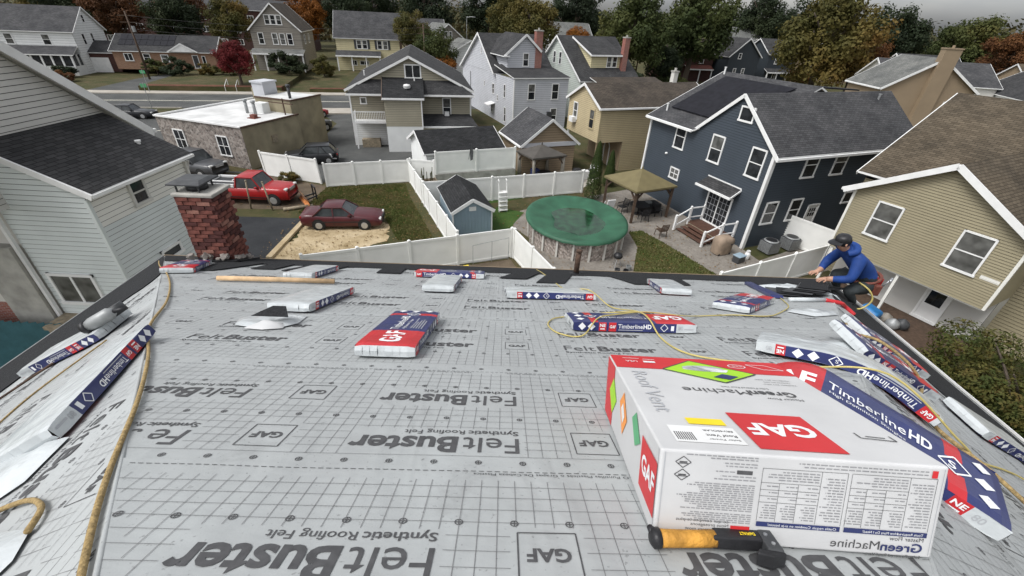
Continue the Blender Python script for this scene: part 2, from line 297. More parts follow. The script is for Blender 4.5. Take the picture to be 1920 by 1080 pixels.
# ---------------------------------------------------------------- mesh builder
class MB:
    def __init__(s): s.v = []; s.f = []; s.m = []
    def add(s, vs, fs, m=0):
        o = len(s.v); s.v += [tuple(p) for p in vs]
        for f in fs: s.f.append(tuple(i + o for i in f)); s.m.append(m)
        return s
    def poly(s, pts, m=0): return s.add(pts, [tuple(range(len(pts)))], m)
    def box(s, x0, x1, y0, y1, z0, z1, m=0, T=None):
        P = [(x, y, z) for z in (z0, z1) for y in (y0, y1) for x in (x0, x1)]
        if T is not None: P = [T @ Vector(p) for p in P]
        return s.add(P, [(0, 2, 3, 1), (4, 5, 7, 6), (0, 1, 5, 4), (2, 6, 7, 3), (0, 4, 6, 2), (1, 3, 7, 5)], m)
    def slab(s, pts, t, m=0, m2=None):
        """polygon pts (top) thickened straight down by t"""
        n = len(pts); a = [Vector(p) for p in pts]; b = [p - Vector((0, 0, t)) for p in a]
        m2 = m if m2 is None else m2
        s.add(a, [tuple(range(n))], m); s.add(b, [tuple(reversed(range(n)))], m2)
        for i in range(n):
            j = (i + 1) % n; s.add([a[i], b[i], b[j], a[j]], [(0, 1, 2, 3)], m2)
        return s
    def bar(s, p, q, w, h=None, m=0, up=(0, 0, 1)):
        """rectangular bar from p to q, w across, h in the up direction"""
        p, q = Vector(p), Vector(q); h = w if h is None else h
        d = (q - p).normalized(); u = Vector(up)
        if abs(d.dot(u)) > 0.98: u = Vector((0, 1, 0))
        sd = d.cross(u).normalized() * (w / 2); u = sd.cross(d).normalized() * (h / 2)
        P = [p - sd - u, p + sd - u, p + sd + u, p - sd + u, q - sd - u, q + sd - u, q + sd + u, q - sd + u]
        return s.add(P, [(0, 3, 2, 1), (4, 5, 6, 7), (0, 1, 5, 4), (1, 2, 6, 5), (2, 3, 7, 6), (3, 0, 4, 7)], m)
    def tube(s, path, r, n=8, m=0, cap=True):
        path = [Vector(p) for p in path]; k = len(path); rs = r if isinstance(r, (list, tuple)) else [r] * k
        o = len(s.v); prev = None
        for i, p in enumerate(path):
            t = (path[min(i + 1, k - 1)] - path[max(i - 1, 0)]).normalized()
            if prev is None:
                a = Vector((0, 0, 1)) if abs(t.z) < 0.9 else Vector((1, 0, 0))
                prev = t.cross(a).normalized()
            x = (prev - t * prev.dot(t)).normalized(); prev = x; y = t.cross(x)
            for j in range(n):
                an = 2 * math.pi * j / n
                s.v.append(tuple(p + (x * math.cos(an) + y * math.sin(an)) * rs[i]))
        for i in range(k - 1):
            for j in range(n):
                a = o + i * n + j; b = o + i * n + (j + 1) % n
                s.f.append((a, b, b + n, a + n)); s.m.append(m)
        if cap:
            s.f.append(tuple(o + j for j in reversed(range(n)))); s.m.append(m)
            s.f.append(tuple(o + (k - 1) * n + j for j in range(n))); s.m.append(m)
        return s
    def cyl(s, c, r, h, n=16, m=0, r2=None):
        c = Vector(c); return s.tube([c, c + Vector((0, 0, h))], [r, r if r2 is None else r2], n, m)
    def lathe(s, c, prof, n=16, m=0):
        c = Vector(c); o = len(s.v)
        for r, z in prof:
            for j in range(n):
                a = 2 * math.pi * j / n; s.v.append((c.x + r * math.cos(a), c.y + r * math.sin(a), c.z + z))
        for i in range(len(prof) - 1):
            for j in range(n):
                a = o + i * n + j; b = o + i * n + (j + 1) % n
                s.f.append((a, b, b + n, a + n)); s.m.append(m)
        return s
    def mesh(s, name, mats, smooth=False, uv=True):
        me = bpy.data.meshes.new(name); me.from_pydata(s.v, [], s.f)
        for mt in mats: me.materials.append(M[mt] if isinstance(mt, str) else mt)
        me.polygons.foreach_set('material_index', s.m)
        if smooth: me.polygons.foreach_set('use_smooth', [True] * len(s.f))
        if uv:
            ul = me.uv_layers.new(name='UVMap')
            for p in me.polygons:
                n = p.normal
                if abs(n.z) > 0.995: h = Vector((1, 0, 0)); g = Vector((0, 1, 0))
                else: h = Vector((-n.y, n.x, 0)).normalized(); g = n.cross(h)
                for li in p.loop_indices:
                    co = me.vertices[me.loops[li].vertex_index].co
                    ul.data[li].uv = (co.dot(h), co.dot(g))
        me.update(); return me
    def build(s, name, mats, parent=None, smooth=False, uv=True):
        if not isinstance(mats, (list, tuple)): mats = [mats]
        return ob(name, s.mesh(name, mats, smooth, uv), parent)
def ob(name, me, parent=None):
    o = bpy.data.objects.new(name, me); col.objects.link(o)
    if parent is not None: o.parent = parent
    return o
def tag(o, label=None, cat=None, group=None, kind=None):
    if label: o['label'] = label
    if cat: o['category'] = cat
    if group: o['group'] = group
    if kind: o['kind'] = kind
    return o
def thing(name, label, cat, loc=(0, 0, 0), rotz=0.0, group=None):
    o = bpy.data.objects.new(name, None); col.objects.link(o); o.empty_display_size = 0.2
    o.location = loc; o.rotation_euler = (0, 0, rad(rotz))
    return tag(o, label, cat, group)
def bevel(o, w=0.02, seg=2, ang=40):
    b = o.modifiers.new('bevel', 'BEVEL'); b.width = w; b.segments = seg; b.limit_method = 'ANGLE'; b.angle_limit = rad(ang)
    return o
def copytree(o, parent=None):
    c = o.copy(); col.objects.link(c); c.parent = parent
    for ch in list(o.children): copytree(ch, c)
    return c
# flat lettering: returns triangles in the plane, cap height 1, origin at the left end of the baseline
_tx = {}
def text2d(body, bold=0.0, shear=0.0, space=1.0):
    k = (body, bold, shear, space)
    if k in _tx: return _tx[k]
    cu = bpy.data.curves.new('lettering', 'FONT'); cu.body = body; cu.fill_mode = 'FRONT'; cu.resolution_u = 3
    cu.offset = bold; cu.shear = shear; cu.space_character = space
    o = bpy.data.objects.new('lettering', cu); col.objects.link(o)
    dg = bpy.context.evaluated_depsgraph_get(); dg.update()
    me = o.evaluated_get(dg).to_mesh()
    vs = [(v.co.x, v.co.y) for v in me.vertices]; fs = [tuple(p.vertices) for p in me.polygons]
    o.evaluated_get(dg).to_mesh_clear()
    bpy.data.objects.remove(o); bpy.data.curves.remove(cu)
    s = 1 / 0.73
    vs = [(x * s, y * s) for x, y in vs]
    w = max([x for x, y in vs], default=1); x0 = min([x for x, y in vs], default=0)
    _tx[k] = (vs, fs, x0, w); return _tx[k]
def put_text(mb, body, fmap, x, y, h, m=0, bold=0.0, shear=0.0, width=None, space=1.0, ang=0.0):
    """lettering with its baseline start at (x, y) of a surface map fmap(a, b) -> point; width squeezes it to fit"""
    vs, fs, x0, w = text2d(body, bold, shear, space)
    sx = h if width is None else width / (w - x0)
    ca, sa = math.cos(ang), math.sin(ang)
    P = []
    for a, b in vs:
        a2, b2 = (a - x0) * sx, b * h
        P.append(fmap(x + a2 * ca - b2 * sa, y + a2 * sa + b2 * ca))
    mb.add(P, fs, m)
    return (w - x0) * sx
def put_rect(mb, fmap, x0, x1, y0, y1, m=0, nx=1, ny=1):
    for i in range(nx):
        for j in range(ny):
            a0, a1 = x0 + (x1 - x0) * i / nx, x0 + (x1 - x0) * (i + 1) / nx
            b0, b1 = y0 + (y1 - y0) * j / ny, y0 + (y1 - y0) * (j + 1) / ny
            mb.poly([fmap(a0, b0), fmap(a1, b0), fmap(a1, b1), fmap(a0, b1)], m)
def put_line(mb, fmap, p, q, w, m=0, seg=0.3):
    (x0, y0), (x1, y1) = p, q; L = math.hypot(x1 - x0, y1 - y0)
    if L < 1e-6: return
    n = max(1, int(math.ceil(L / seg))); ex, ey = -(y1 - y0) / L * w / 2, (x1 - x0) / L * w / 2
    for i in range(n):
        a, b = i / n, (i + 1) / n
        ax, ay, bx, by = x0 + (x1 - x0) * a, y0 + (y1 - y0) * a, x0 + (x1 - x0) * b, y0 + (y1 - y0) * b
        mb.poly([fmap(ax + ex, ay + ey), fmap(ax - ex, ay - ey), fmap(bx - ex, by - ey), fmap(bx + ex, by + ey)], m)
# ================================================================ the felted house under the camera
HR = rad(1.56)
_hc, _hs = math.cos(HR), math.sin(HR)
def RW(p): return Vector((p[0] * _hc - p[1] * _hs, p[0] * _hs + p[1] * _hc, p[2]))   # house frame -> world
AP = Vector((0.111, -0.783, 11.016)); EZ = 7.727; YE = 6.686; XLE, XRE = -6.0, 5.95
SC = 0.4404; SL = (AP.z - EZ) / (AP.x - XLE); SR = (AP.z - EZ) / (XRE - AP.x)
aC, aL, aR = math.atan(SC), math.atan(SL), math.atan(SR)
NC = Vector((0, math.sin(aC), math.cos(aC))); NL = Vector((-math.sin(aL), 0, math.cos(aL))); NR_ = Vector((math.sin(aR), 0, math.cos(aR)))
def roofz(X, Y): return min(AP.z - SC * (Y - AP.y), AP.z - SL * (AP.x - X), AP.z - SR * (X - AP.x))
def hipL(Y): return -0.918 - 0.818 * (Y - 0.475)
def hipR(Y): return 1.145 + 0.781 * (Y - 0.54)
def wr(u, v, k):
    return 0.0035 * noise.noise(Vector((u * 1.3, v * 1.7, k))) + 0.0022 * noise.noise(Vector((u * 3.1, v * 4.0, k + 9)))
def fC(u, v, h=0.0):
    Y = -0.3426 + v * math.cos(aC)
    return Vector((u, Y, AP.z - SC * (Y - AP.y))) + NC * (h + wr(u, v, 1))
def fL(u, v, h=0.0):          # u along the eave (house Y), v down the slope
    d = max(0.0, 1 - abs(u - (0.475 + (-0.918 - (AP.x - v * math.cos(aL))) / 0.818)) / 0.55)
    b = 0.012 * d * math.sin(v * 7 + 1.5 * math.sin(v * 3)) if d > 0 else 0
    return Vector((AP.x - v * math.cos(aL), u, AP.z - v * math.sin(aL))) + NL * (h + wr(u, v, 2) * 1.6 + b * min(1, d * 4) * (1 - d) * 2.2)
def fR(u, v, h=0.0):
    return Vector((AP.x + v * math.cos(aR), u, AP.z - v * math.sin(aR))) + NR_ * (h + wr(u, v, 3) * 1.6)
def bC(v): Y = -0.3426 + v * math.cos(aC); return hipL(Y), hipR(Y)
def bL(v): X = AP.x - v * math.cos(aL); return -5.0, 0.475 + (-0.918 - X) / 0.818
def bR(v): X = AP.x + v * math.cos(aR); return -5.0, 0.54 + (X - 1.145) / 0.781

own = thing('felted_house', 'house under the camera, its hip roof covered in grey printed roofing felt', 'house', (0, 0, 0), 1.56)
CELL, PER = 0.0535, 1.265
def felt_course(fm, bd, v0, v1, flip, off, umin, umax):
    ov = 0.05
    def hh(v): return 0.002 + 0.005 * (v - v0 + ov) / (v1 - v0 + ov)
    mb = MB(); nv = max(2, int((v1 - v0 + ov) / 0.11)); rows = []
    L0, R0 = bd(v0); L1, R1 = bd(v1); nu = max(3, int(max(R0 - L0, R1 - L1) / 0.13)); nu = min(nu, 130)
    for j in range(nv + 1):
        v = v0 - ov + (v1 - v0 + ov) * j / nv; a, b = bd(v); a = max(a, umin); b = min(b, umax)
        rows.append([fm(a + (b - a) * i / nu, v, hh(v)) for i in range(nu + 1)])
    o = 0
    vs = [p for r in rows for p in r]; fs = []
    for j in range(nv):
        for i in range(nu):
            q = j * (nu + 1) + i; fs.append((q, q + 1, q + nu + 2, q + nu + 1))
    mb.add(vs, fs, 0)
    lo = rows[-1]
    mb.add([p for p in lo] + [fm(bd(v1)[0] + (bd(v1)[1] - bd(v1)[0]) * i / nu, v1, 0.0) if False else p - Vector((0, 0, 0.006)) for i, p in enumerate(lo)],
           [(i, i + 1, nu + 2 + i, nu + 1 + i) for i in range(nu)], 0)
    sheet = mb.build('felt_sheet', 'felt', own, smooth=True)
    pr = MB()
    def fp(u, v): return fm(u, v, hh(v) + 0.0022)
    # band layout, measured down from the top edge of the sheet
    if flip: txt = [(0.145, 0.11), (0.555, 0.11)]; circ = [0.03, 0.365, 0.71]; g0, g1 = 0.07, 0.905
    else:
        txt = [(0.445, 0.11), (0.815, 0.11)]; circ = [0.03, 0.33, 0.68, 1.03]; g0, g1 = 0.10, v1 - v0 - 0.09
    rects = []      # (u0,u1,v0,v1) kept free of grid
    k0 = int(math.floor((umin - off) / PER)) - 1; k1 = int(math.ceil((umax - off) / PER)) + 1
    for q, cap in txt:
        for k in range(k0, k1):
            u = off + k * PER
            if flip: rects += [(u - 0.66, u + 0.02, v0 + q - 0.075, v0 + q + 0.125), (u + 0.195, u + 0.395, v0 + q - 0.06, v0 + q + 0.14)]
            else: rects += [(u - 0.66, u + 0.02, v0 + q - 0.065, v0 + q + 0.145), (u + 0.195, u + 0.395, v0 + q - 0.03, v0 + q + 0.17)]
    def inside(u, v, pad=0.02):
        a, b = bd(v); return max(a, umin) + pad < u < min(b, umax) - pad
    def txt_(body, u, vb, h, a0, width, bold=0.0):
        """lettering clipped to the sheet: faces that leave it are dropped"""
        vs, fs, x0, w = text2d(body, bold); sx = width / (w - x0)
        if flip: uv = [(u - a0 - (a - x0) * sx, vb - b * h) for a, b in vs]
        else: uv = [(u + a0 + (a - x0) * sx, vb + b * h) for a, b in vs]
        if not any(inside(a, b, 0.0) for a, b in uv): return
        ok = [inside(a, b, 0.012) for a, b in uv]
        pr.add([fp(a, b) for a, b in uv], [f for f in fs if all(ok[i] for i in f)])
    for q, cap in txt:
        for k in range(k0, k1):
            u = off + k * PER; U0 = u if flip else u - 0.645
            vb = v0 + q + 0.055 if flip else v0 + q + 0.01
            txt_('Felt', U0, vb, 0.112, 0.0, 0.215); txt_('Buster', U0, vb, 0.112, 0.235, 0.41, 0.028)
            vs_ = vb + 0.055 if flip else vb - 0.055
            txt_('Synthetic', U0, vs_, 0.033, 0.0, 0.20, 0.014); txt_('Roofing Felt', U0, vs_, 0.033, 0.215, 0.24)
            c = u + 0.295; vc = v0 + q + (0.04 if flip else 0.07)
            for p_, q_ in (((c - .08, vc - .08), (c + .08, vc - .08)), ((c + .08, vc - .08), (c + .08, vc + .08)), ((c + .08, vc + .08), (c - .08, vc + .08)), ((c - .08, vc + .08), (c - .08, vc - .08))):
                if inside(*p_) and inside(*q_): put_line(pr, fp, p_, q_, 0.004)
            txt_('GAF', c + 0.058 if flip else c - 0.058, vc + 0.022 if flip else vc - 0.022, 0.045, 0.0, 0.116, 0.03)
    # circles with crosses
    n = int((umax - umin) / 0.157)
    for q in circ:
        if q > v1 - v0: continue
        for i in range(n):
            u = umin + (i + 0.37 + off) * 0.157; v = v0 + q
            if not inside(u, v) or any(r[0] < u < r[1] and r[2] < v < r[3] for r in rects): continue
            S = 10; ro, ri = 0.0125, 0.0092
            ring = [fp(u + r * math.cos(2 * math.pi * s / S), v + r * math.sin(2 * math.pi * s / S)) for r in (ri, ro) for s in range(S)]
            pr.add(ring, [(s, (s + 1) % S, S + (s + 1) % S, S + s) for s in range(S)])
            put_line(pr, fp, (u - ri, v), (u + ri, v), 0.003); put_line(pr, fp, (u, v - ri), (u, v + ri), 0.003)
    # grid
    gd = MB()
    vend = v0 + g1
    u = umin + 0.01
    LW = 0.0017
    while u < umax:
        cuts = sorted([(r[2], r[3]) for r in rects if r[0] < u < r[1]])
        s = v0 + g0
        for a, b in cuts + [(vend, vend)]:
            e = min(a, vend)
            if e - s > 0.02:
                # clip to the hips
                st, en = s, e
                m = 12; run = None
                for i in range(m + 1):
                    vv = st + (en - st) * i / m; ok = inside(u, vv, 0.01)
                    if ok and run is None: run = vv
                    if (not ok or i == m) and run is not None:
                        last = vv if ok else st + (en - st) * (i - 1) / m
                        if last > run: put_line(gd, fp, (u, run), (u, last), LW)
                        run = None
            s = max(s, b)
        u += CELL
    v = v0 + g0
    while v <= vend + 1e-4:
        a, b = bd(v); a = max(a, umin) + 0.005; b = min(b, umax) - 0.005
        cuts = sorted([(r[0], r[1]) for r in rects if r[2] < v < r[3]]); s = a
        for c0, c1 in cuts + [(b, b)]:
            e = min(c0, b)
            if e - s > 0.01: put_line(gd, fp, (s, v), (e, v), LW)
            s = max(s, c1)
        v += CELL
    # margin: dashed guide line and the small instruction line
    vd = v1 - 0.03; a, b = bd(vd); a = max(a, umin) + 0.03; b = min(b, umax) - 0.03; u = a
    while u < b:
        put_line(pr, fp, (u, vd), (min(u + 0.018, b), vd), 0.003); u += 0.027
    line = 'Use ONLY Plastic Cap Nails or Plastic Cap Staples  -  Use SOLO Puntillas Plasticas o Grapas De Cabeza Plastica'
    for k in range(int(math.floor(a / 1.4)), int(math.ceil(b / 1.4))):
        uu = k * 1.4 + off * 0.5
        if a < uu and uu + 1.25 < b:
            if flip: g = lambda x, y, uu=uu: fp(uu + 1.2 - x, vd - 0.010 - y)
            else: g = lambda x, y, uu=uu: fp(uu + x, vd - 0.026 + y)
            put_text(pr, line, g, 0, 0, 0.013, width=1.2)
    if len(pr.f): tag(pr.build('print', 'ink', sheet, uv=False), kind='stuff')
    if len(gd.f): tag(gd.build('grid_print', 'gridink', sheet, uv=False), kind='stuff')
    return sheet
for k, (v0, v1, flip, off) in enumerate([(-0.48, 0.38, True, -0.4), (0.38, 1.365, True, -0.15), (1.365, 2.33, True, 0.085), (2.33, 3.62, False, -0.18), (3.62, 4.85, False, 0.28), (4.85, 6.1, False, -0.45), (6.1, 7.62, False, 0.15)]):
    felt_course(fC, bC, v0, v1, flip, off, -6.1, 6.1)
for k, (v0, v1, flip, off) in enumerate([(0.0, 1.0, True, -0.3), (1.0, 1.95, True, 0.55), (1.95, 2.9, True, 0.1), (2.9, 3.95, True, 0.7), (3.95, 5.1, False, 0.3), (5.1, 6.3, False, -0.2), (6.3, 6.85, True, 0.4)]):
    felt_course(fL, bL, v0, v1, flip, off, -2.5, 6.75)
for k, (v0, v1, flip, off) in enumerate([(0.0, 1.0, True, 0.3), (1.0, 1.95, True, 0.1), (1.95, 2.9, True, 0.6), (2.9, 3.95, True, 0.2), (3.95, 5.1, False, 0.5), (5.1, 6.2, False, -0.1), (6.2, 6.62, True, 0.1)]):
    felt_course(fR, bR, v0, v1, flip, off, -2.5, 6.75)
# deck below the felt, rear slope, eave boards, walls
d = MB()
cl, cr, pk = (XLE, YE, EZ), (XRE, YE, EZ), tuple(AP)
rk = (AP.x, -9.0, AP.z)
def dn(p, t=0.012): return (p[0], p[1], p[2] - t)
d.slab([dn(cl), dn(cr), dn(pk)][::-1], 0.08); d.slab([dn(cl), dn(pk), dn(rk), dn((XLE, -9, EZ))][::-1], 0.08)
d.slab([dn(cr), dn((XRE, -9, EZ)), dn(rk), dn(pk)][::-1], 0.08)
d.build('roof_deck', 'wood', own)
w = MB()
w.box(XLE + 0.4, XRE - 0.4, -8.6, YE - 0.4, 0, EZ - 0.05)
w.build('wall', 's_white', own)
f = MB()
f.bar((XLE - 0.02, YE + 0.02, EZ - 0.10), (XRE + 0.02, YE + 0.02, EZ - 0.10), 0.03, 0.16); f.bar((XLE - 0.02, -9, EZ - 0.10), (XLE - 0.02, YE, EZ - 0.10), 0.03, 0.16); f.bar((XRE + 0.02, -9, EZ - 0.10), (XRE + 0.02, YE, EZ - 0.10), 0.03, 0.16)
f.build('fascia', 's_tan', own)
for p, q in (((XLE - 0.05, YE + 0.045, EZ + 0.0), (XRE + 0.05, YE + 0.045, EZ + 0.0)), ((XLE - 0.045, -8, EZ), (XLE - 0.045, YE, EZ)), ((XRE + 0.045, -8, EZ), (XRE + 0.045, YE, EZ))):
    g = MB(); g.bar(p, q, 0.012, 0.02); g.build('drip_edge', 's_tan' if abs(p[1] - q[1]) < 0.01 else 'galv', own)
g = MB()
for off_, zz in ((0.08, -0.03), (0.15, -0.03)): g.bar((XRE + off_, -6, EZ + zz), (XRE + off_, YE - 0.2, EZ + zz), 0.009, 0.03)
g.build('gutter', 'trim', own)
g = MB(); g.box(XRE + 0.075, XRE + 0.155, -6, YE - 0.2, EZ - 0.13, EZ - 0.10); g.build('gutter_trough', 'dark', own)
# starter strip: separate shingles along the three eaves, some standing further up the slope
rs = random.Random(3)
def starter(fm, u0, u1, v0, v1, h, sk=0.0, m='starter'):
    mb = MB(); n = 5; top = []; bot = []
    for i in range(n + 1):
        u = u0 + (u1 - u0) * i / n; top.append(fm(u + sk, v0, h)); bot.append(fm(u, v1, h + 0.004))
    mb.add(top + bot, [(i, i + 1, n + 2 + i, n + 1 + i) for i in range(n)])
    e = [fm(u0 + sk, v0, h - 0.012), fm(u1 + sk, v0, h - 0.012)]
    mb.add([top[0], top[-1], e[1], e[0]], [(0, 1, 2, 3)])
    mb.add([top[0], bot[0], fm(u0, v1, h - 0.012), e[0]], [(0, 1, 2, 3)]); mb.add([top[-1], bot[-1], fm(u1, v1, h - 0.012), e[1]], [(0, 1, 2, 3)])
    return mb.build('starter_shingle', m, own)
VE = (YE + 0.3426) / math.cos(aC) + 0.03
VL = (AP.x - XLE) / math.cos(aL) + 0.03; VR = (XRE - AP.x) / math.cos(aR) + 0.03
def hipcut(fm, bd, u0, u1, v0, v1, h):
    """a strip of black membrane, its ends cut on the hips"""
    mb = MB(); n = max(2, int((u1 - u0) / 0.2)); m = 4; g = []
    for j in range(m + 1):
        v = v0 + (v1 - v0) * j / m; a, b = bd(v)
        g.append([fm(min(max(u0 + (u1 - u0) * i / n, a), b), v, h + 0.004 * j / m) for i in range(n + 1)])
    mb.add([p for r in g for p in r], [(j * (n + 1) + i, j * (n + 1) + i + 1, (j + 1) * (n + 1) + i + 1, (j + 1) * (n + 1) + i) for j in range(m) for i in range(n)])
    mb.add(g[0] + [p - Vector((0, 0, 0.012)) for p in g[0]], [(i, i + 1, n + 2 + i, n + 1 + i) for i in range(n)])
    return mb.build('eave_membrane', 'starter', own, smooth=True)
for u0, u1 in ((-6.1, -2.4), (-2.405, 1.5), (1.495, 6.1)): hipcut(fC, bC, u0, u1, VE - 0.72, VE, 0.016)
for u0, u1 in ((-3.0, 0.8), (0.795, 3.6), (3.595, 6.8)): hipcut(fL, bL, u0, u1, VL - 1.85, VL, 0.018); hipcut(fR, bR, u0, u1, VR - 1.75, VR, 0.018)
for uu, lw, up in ((-4.5, 0.6, 1.3), (-3.75, 0.35, 0.95), (-3.15, 0.62, 1.05), (-1.95, 0.36, 0.9), (-1.15, 0.46, 1.0), (0.2, 0.4, 1.0), (0.75, 0.4, 1.35), (1.75, 0.6, 1.15), (2.6, 0.34, 1.05), (4.1, 0.6, 1.1), (4.75, 0.4, 0.95)):
    starter(fC, uu, uu + lw, VE - up - 0.42, VE - 0.70, 0.024, rs.uniform(-0.28, 0.28))
for fm in (lambda Y: (hipL(Y), Y), lambda Y: (hipR(Y), Y)):
    mb = MB(); P = []
    for i in range(60):
        Y = -0.75 + 7.4 * i / 59; X, Y = fm(Y); P.append((X, Y, roofz(X, Y) + 0.001))
    mb.tube(P, 0.0085, 8); mb.build('hip_fold', 'felt', own, smooth=True, uv=False)

# ---------------------------------------------------------------- shingle bundles
BL_, BW, BT = 1.0, 0.36, 0.085
def flat_frame(origin, ang, plane, flipped):
    """origin: point on the roof (house frame) under corner x=0,y=0; ang: direction of x in the plane (0 = across, 90 = down the slope)"""
    if plane == 'C': U = Vector((1, 0, 0)); V = Vector((0, math.cos(aC), -math.sin(aC))); N = NC
    elif plane == 'L': V = Vector((-math.cos(aL), 0, -math.sin(aL))); U = Vector((0, 1, 0)); N = NL; V = -V
    else: V = Vector((math.cos(aR), 0, -math.sin(aR))); U = Vector((0, 1, 0)); N = NR_; V = -V
    # for L and R: U runs along house +Y; V is taken so that U x V = N
    if U.cross(V).dot(N) < 0: V = -V
    x = U * math.cos(rad(ang)) + V * math.sin(rad(ang)); z = -N if flipped else N; y = z.cross(x)
    o = Vector((origin[0], origin[1], roofz(origin[0], origin[1]))) + N * (BT + 0.012 if flipped else 0.012)
    return lambda a, b, c: o + x * a + y * b + z * c
def drape_frame(origin, ang, flipped):
    """straight in plan, bent over the hip"""
    dx = Vector((math.cos(rad(ang)), math.sin(rad(ang)))); N2 = 48
    def zs(p):
        return sum(roofz(p.x + dx.x * t, p.y + dx.y * t) for t in (-0.2, -0.13, -0.07, 0, 0.07, 0.13, 0.2)) / 7
    o2 = Vector(origin); tab = [o2.copy()]; acc = [0.0]; p = o2.copy()
    while acc[-1] < BL_ + 0.05:
        q = p + dx * 0.01; acc.append(acc[-1] + math.hypot(0.01, zs(q) - zs(p))); p = q; tab.append(p.copy())
    py = Vector((dx.y, -dx.x)) if flipped else Vector((-dx.y, dx.x))
    def fn(a, b, c):
        a = max(-0.02, min(BL_ + 0.04, a)); i = 0
        lo, hi = 0, len(acc) - 1
        while hi - lo > 1:
            mid = (lo + hi) // 2
            if acc[mid] <= a: lo = mid
            else: hi = mid
        t = (a - acc[lo]) / max(1e-6, acc[hi] - acc[lo]); q = tab[lo] + (tab[hi] - tab[lo]) * t + py * (b * 0.93)
        e = 0.01; z0 = zs(q)
        nx = Vector((-(zs(q + Vector((e, 0))) - z0) / e, -(zs(q + Vector((0, e))) - z0) / e, 1)).normalized()
        h = (BT + 0.02 - c) if flipped else (c + 0.02)
        return Vector((q.x, q.y, z0)) + nx * h
    return fn
def bundle(fr, label, seed=0, sag=0.0):
    rn = random.Random(seed)
    base = RW(fr(BL_ / 2, BW / 2, BT / 2)); inv = lambda p: RW(p) - base
    t = thing('shingle_bundle', label, 'shingle bundle', base, 0, 'shingle bundles laid out on the roof')
    nx, ny = 30, 8
    def bulge(a, b):
        ex = min(a, BL_ - a) / 0.06; ey = min(b, BW - b) / 0.06
        return (0.006 * noise.noise(Vector((a * 9, b * 9, seed))) + 0.004 * noise.noise(Vector((a * 5, b * 22, seed + 7)))) * min(1, ex) * min(1, ey) - 0.010 * max(0, 1 - ex) ** 2 - 0.008 * max(0, 1 - ey) ** 2
    def top(a, b, h=0.0): return fr(a, b, BT + bulge(a, b) + h)
    def bot(a, b, h=0.0): return fr(a, b, -bulge(a, b) * 0.7 - h)
    def sideA(a, c, h=0.0): return fr(a, BW + 0.004 * noise.noise(Vector((a * 8, c * 20, seed + 3))) + h, c)     # y = w
    def sideB(a, c, h=0.0): return fr(a, -0.004 * noise.noise(Vector((a * 8, c * 20, seed + 5))) - h, c)        # y = 0
    mb = MB()
    def tm(a):
        if a < 0.33: return 1
        return 2
    def tcol(a, b):
        if a < 0.33: return 1
        if 0.80 < a < 0.86 and (b < 0.12 or b > 0.24): return 1
        return 2
    def am(a): return 0 if a < 0.165 else (1 if 0.655 < a < 0.715 or 0.735 < a < 0.795 else 2)
    def bm(a): return 0 if a < 0.03 or a > 0.885 else (1 if 0.03 <= a < 0.115 or 0.825 < a < 0.885 else 2)
    xs = sorted(set([0, BL_] + [i / nx for i in range(nx + 1)] + [0.33, 0.165, 0.655, 0.715, 0.735, 0.795, 0.03, 0.115, 0.825, 0.885, 0.80, 0.86]))
    ys = [BW * j / ny for j in range(ny + 1)]; zs_ = [0, 0.012, BT / 2, BT - 0.012, BT]
    for i in range(len(xs) - 1):
        a0, a1 = xs[i], xs[i + 1]; am_ = (a0 + a1) / 2
        for j in range(ny):
            b0, b1 = ys[j], ys[j + 1]
            mb.poly([inv(top(a0, b0)), inv(top(a1, b0)), inv(top(a1, b1)), inv(top(a0, b1))], tcol(am_, (b0 + b1) / 2))
            mb.poly([inv(bot(a0, b0)), inv(bot(a0, b1)), inv(bot(a1, b1)), inv(bot(a1, b0))], 0)
        for j in range(4):
            c0, c1 = zs_[j], zs_[j + 1]
            def e(f, a, c, o):   # follow the rounded edges of the top and bottom
                if c == BT: return inv(top(a, o))
                if c == 0: return inv(bot(a, o))
                return inv(f(a, c))
            mb.poly([e(sideB, a0, c0, 0), e(sideB, a1, c0, 0), e(sideB, a1, c1, 0), e(sideB, a0, c1, 0)], bm(am_))
            mb.poly([e(sideA, a1, c0, BW), e(sideA, a0, c0, BW), e(sideA, a0, c1, BW), e(sideA, a1, c1, BW)], am(am_))
    for a in (0, BL_):
        for j in range(ny):
            b0, b1 = ys[j], ys[j + 1]; bo = -0.004 if a == 0 else 0.004
            m0, m1 = fr(a + bo * rn.uniform(0.5, 3), b0, BT / 2), fr(a + bo * rn.uniform(0.5, 3), b1, BT / 2)
            for lo, hi in (((bot(a, b0), bot(a, b1)), (m0, m1)), ((m0, m1), (top(a, b0), top(a, b1)))):
                q = [lo[0], lo[1], hi[1], hi[0]]
                if a != 0: q.reverse()
                mb.poly([inv(p) for p in reversed(q)], 0)
    body = mb.build('wrapper', ['film', 'red', 'navy'], t, smooth=True, uv=False)
    pr = MB(); H = 0.0022
    ft = lambda a, b: inv(top(a, b, H))
    put_text(pr, 'GAF', ft, 0.05, 0.12, 0.125, bold=0.035, width=0.25)
    put_text(pr, 'Timberline', ft, 0.35, 0.185, 0.062, width=0.31, bold=0.005); put_text(pr, 'HD', ft, 0.67, 0.185, 0.062, width=0.085, bold=0.03)
    put_text(pr, 'High Definition Shingles', ft, 0.36, 0.145, 0.02, width=0.3)
    for q in range(5): put_rect(pr, ft, 0.38, 0.38 + rn.uniform(0.2, 0.34), 0.035 + q * 0.018, 0.041 + q * 0.018, 1, 3)
    for b in (0.075, 0.18, 0.285):
        pr.poly([ft(0.93 + dx, b + dy) for dx, dy in ((0, -0.034), (0.034, 0), (0, 0.034), (-0.034, 0))], 0)
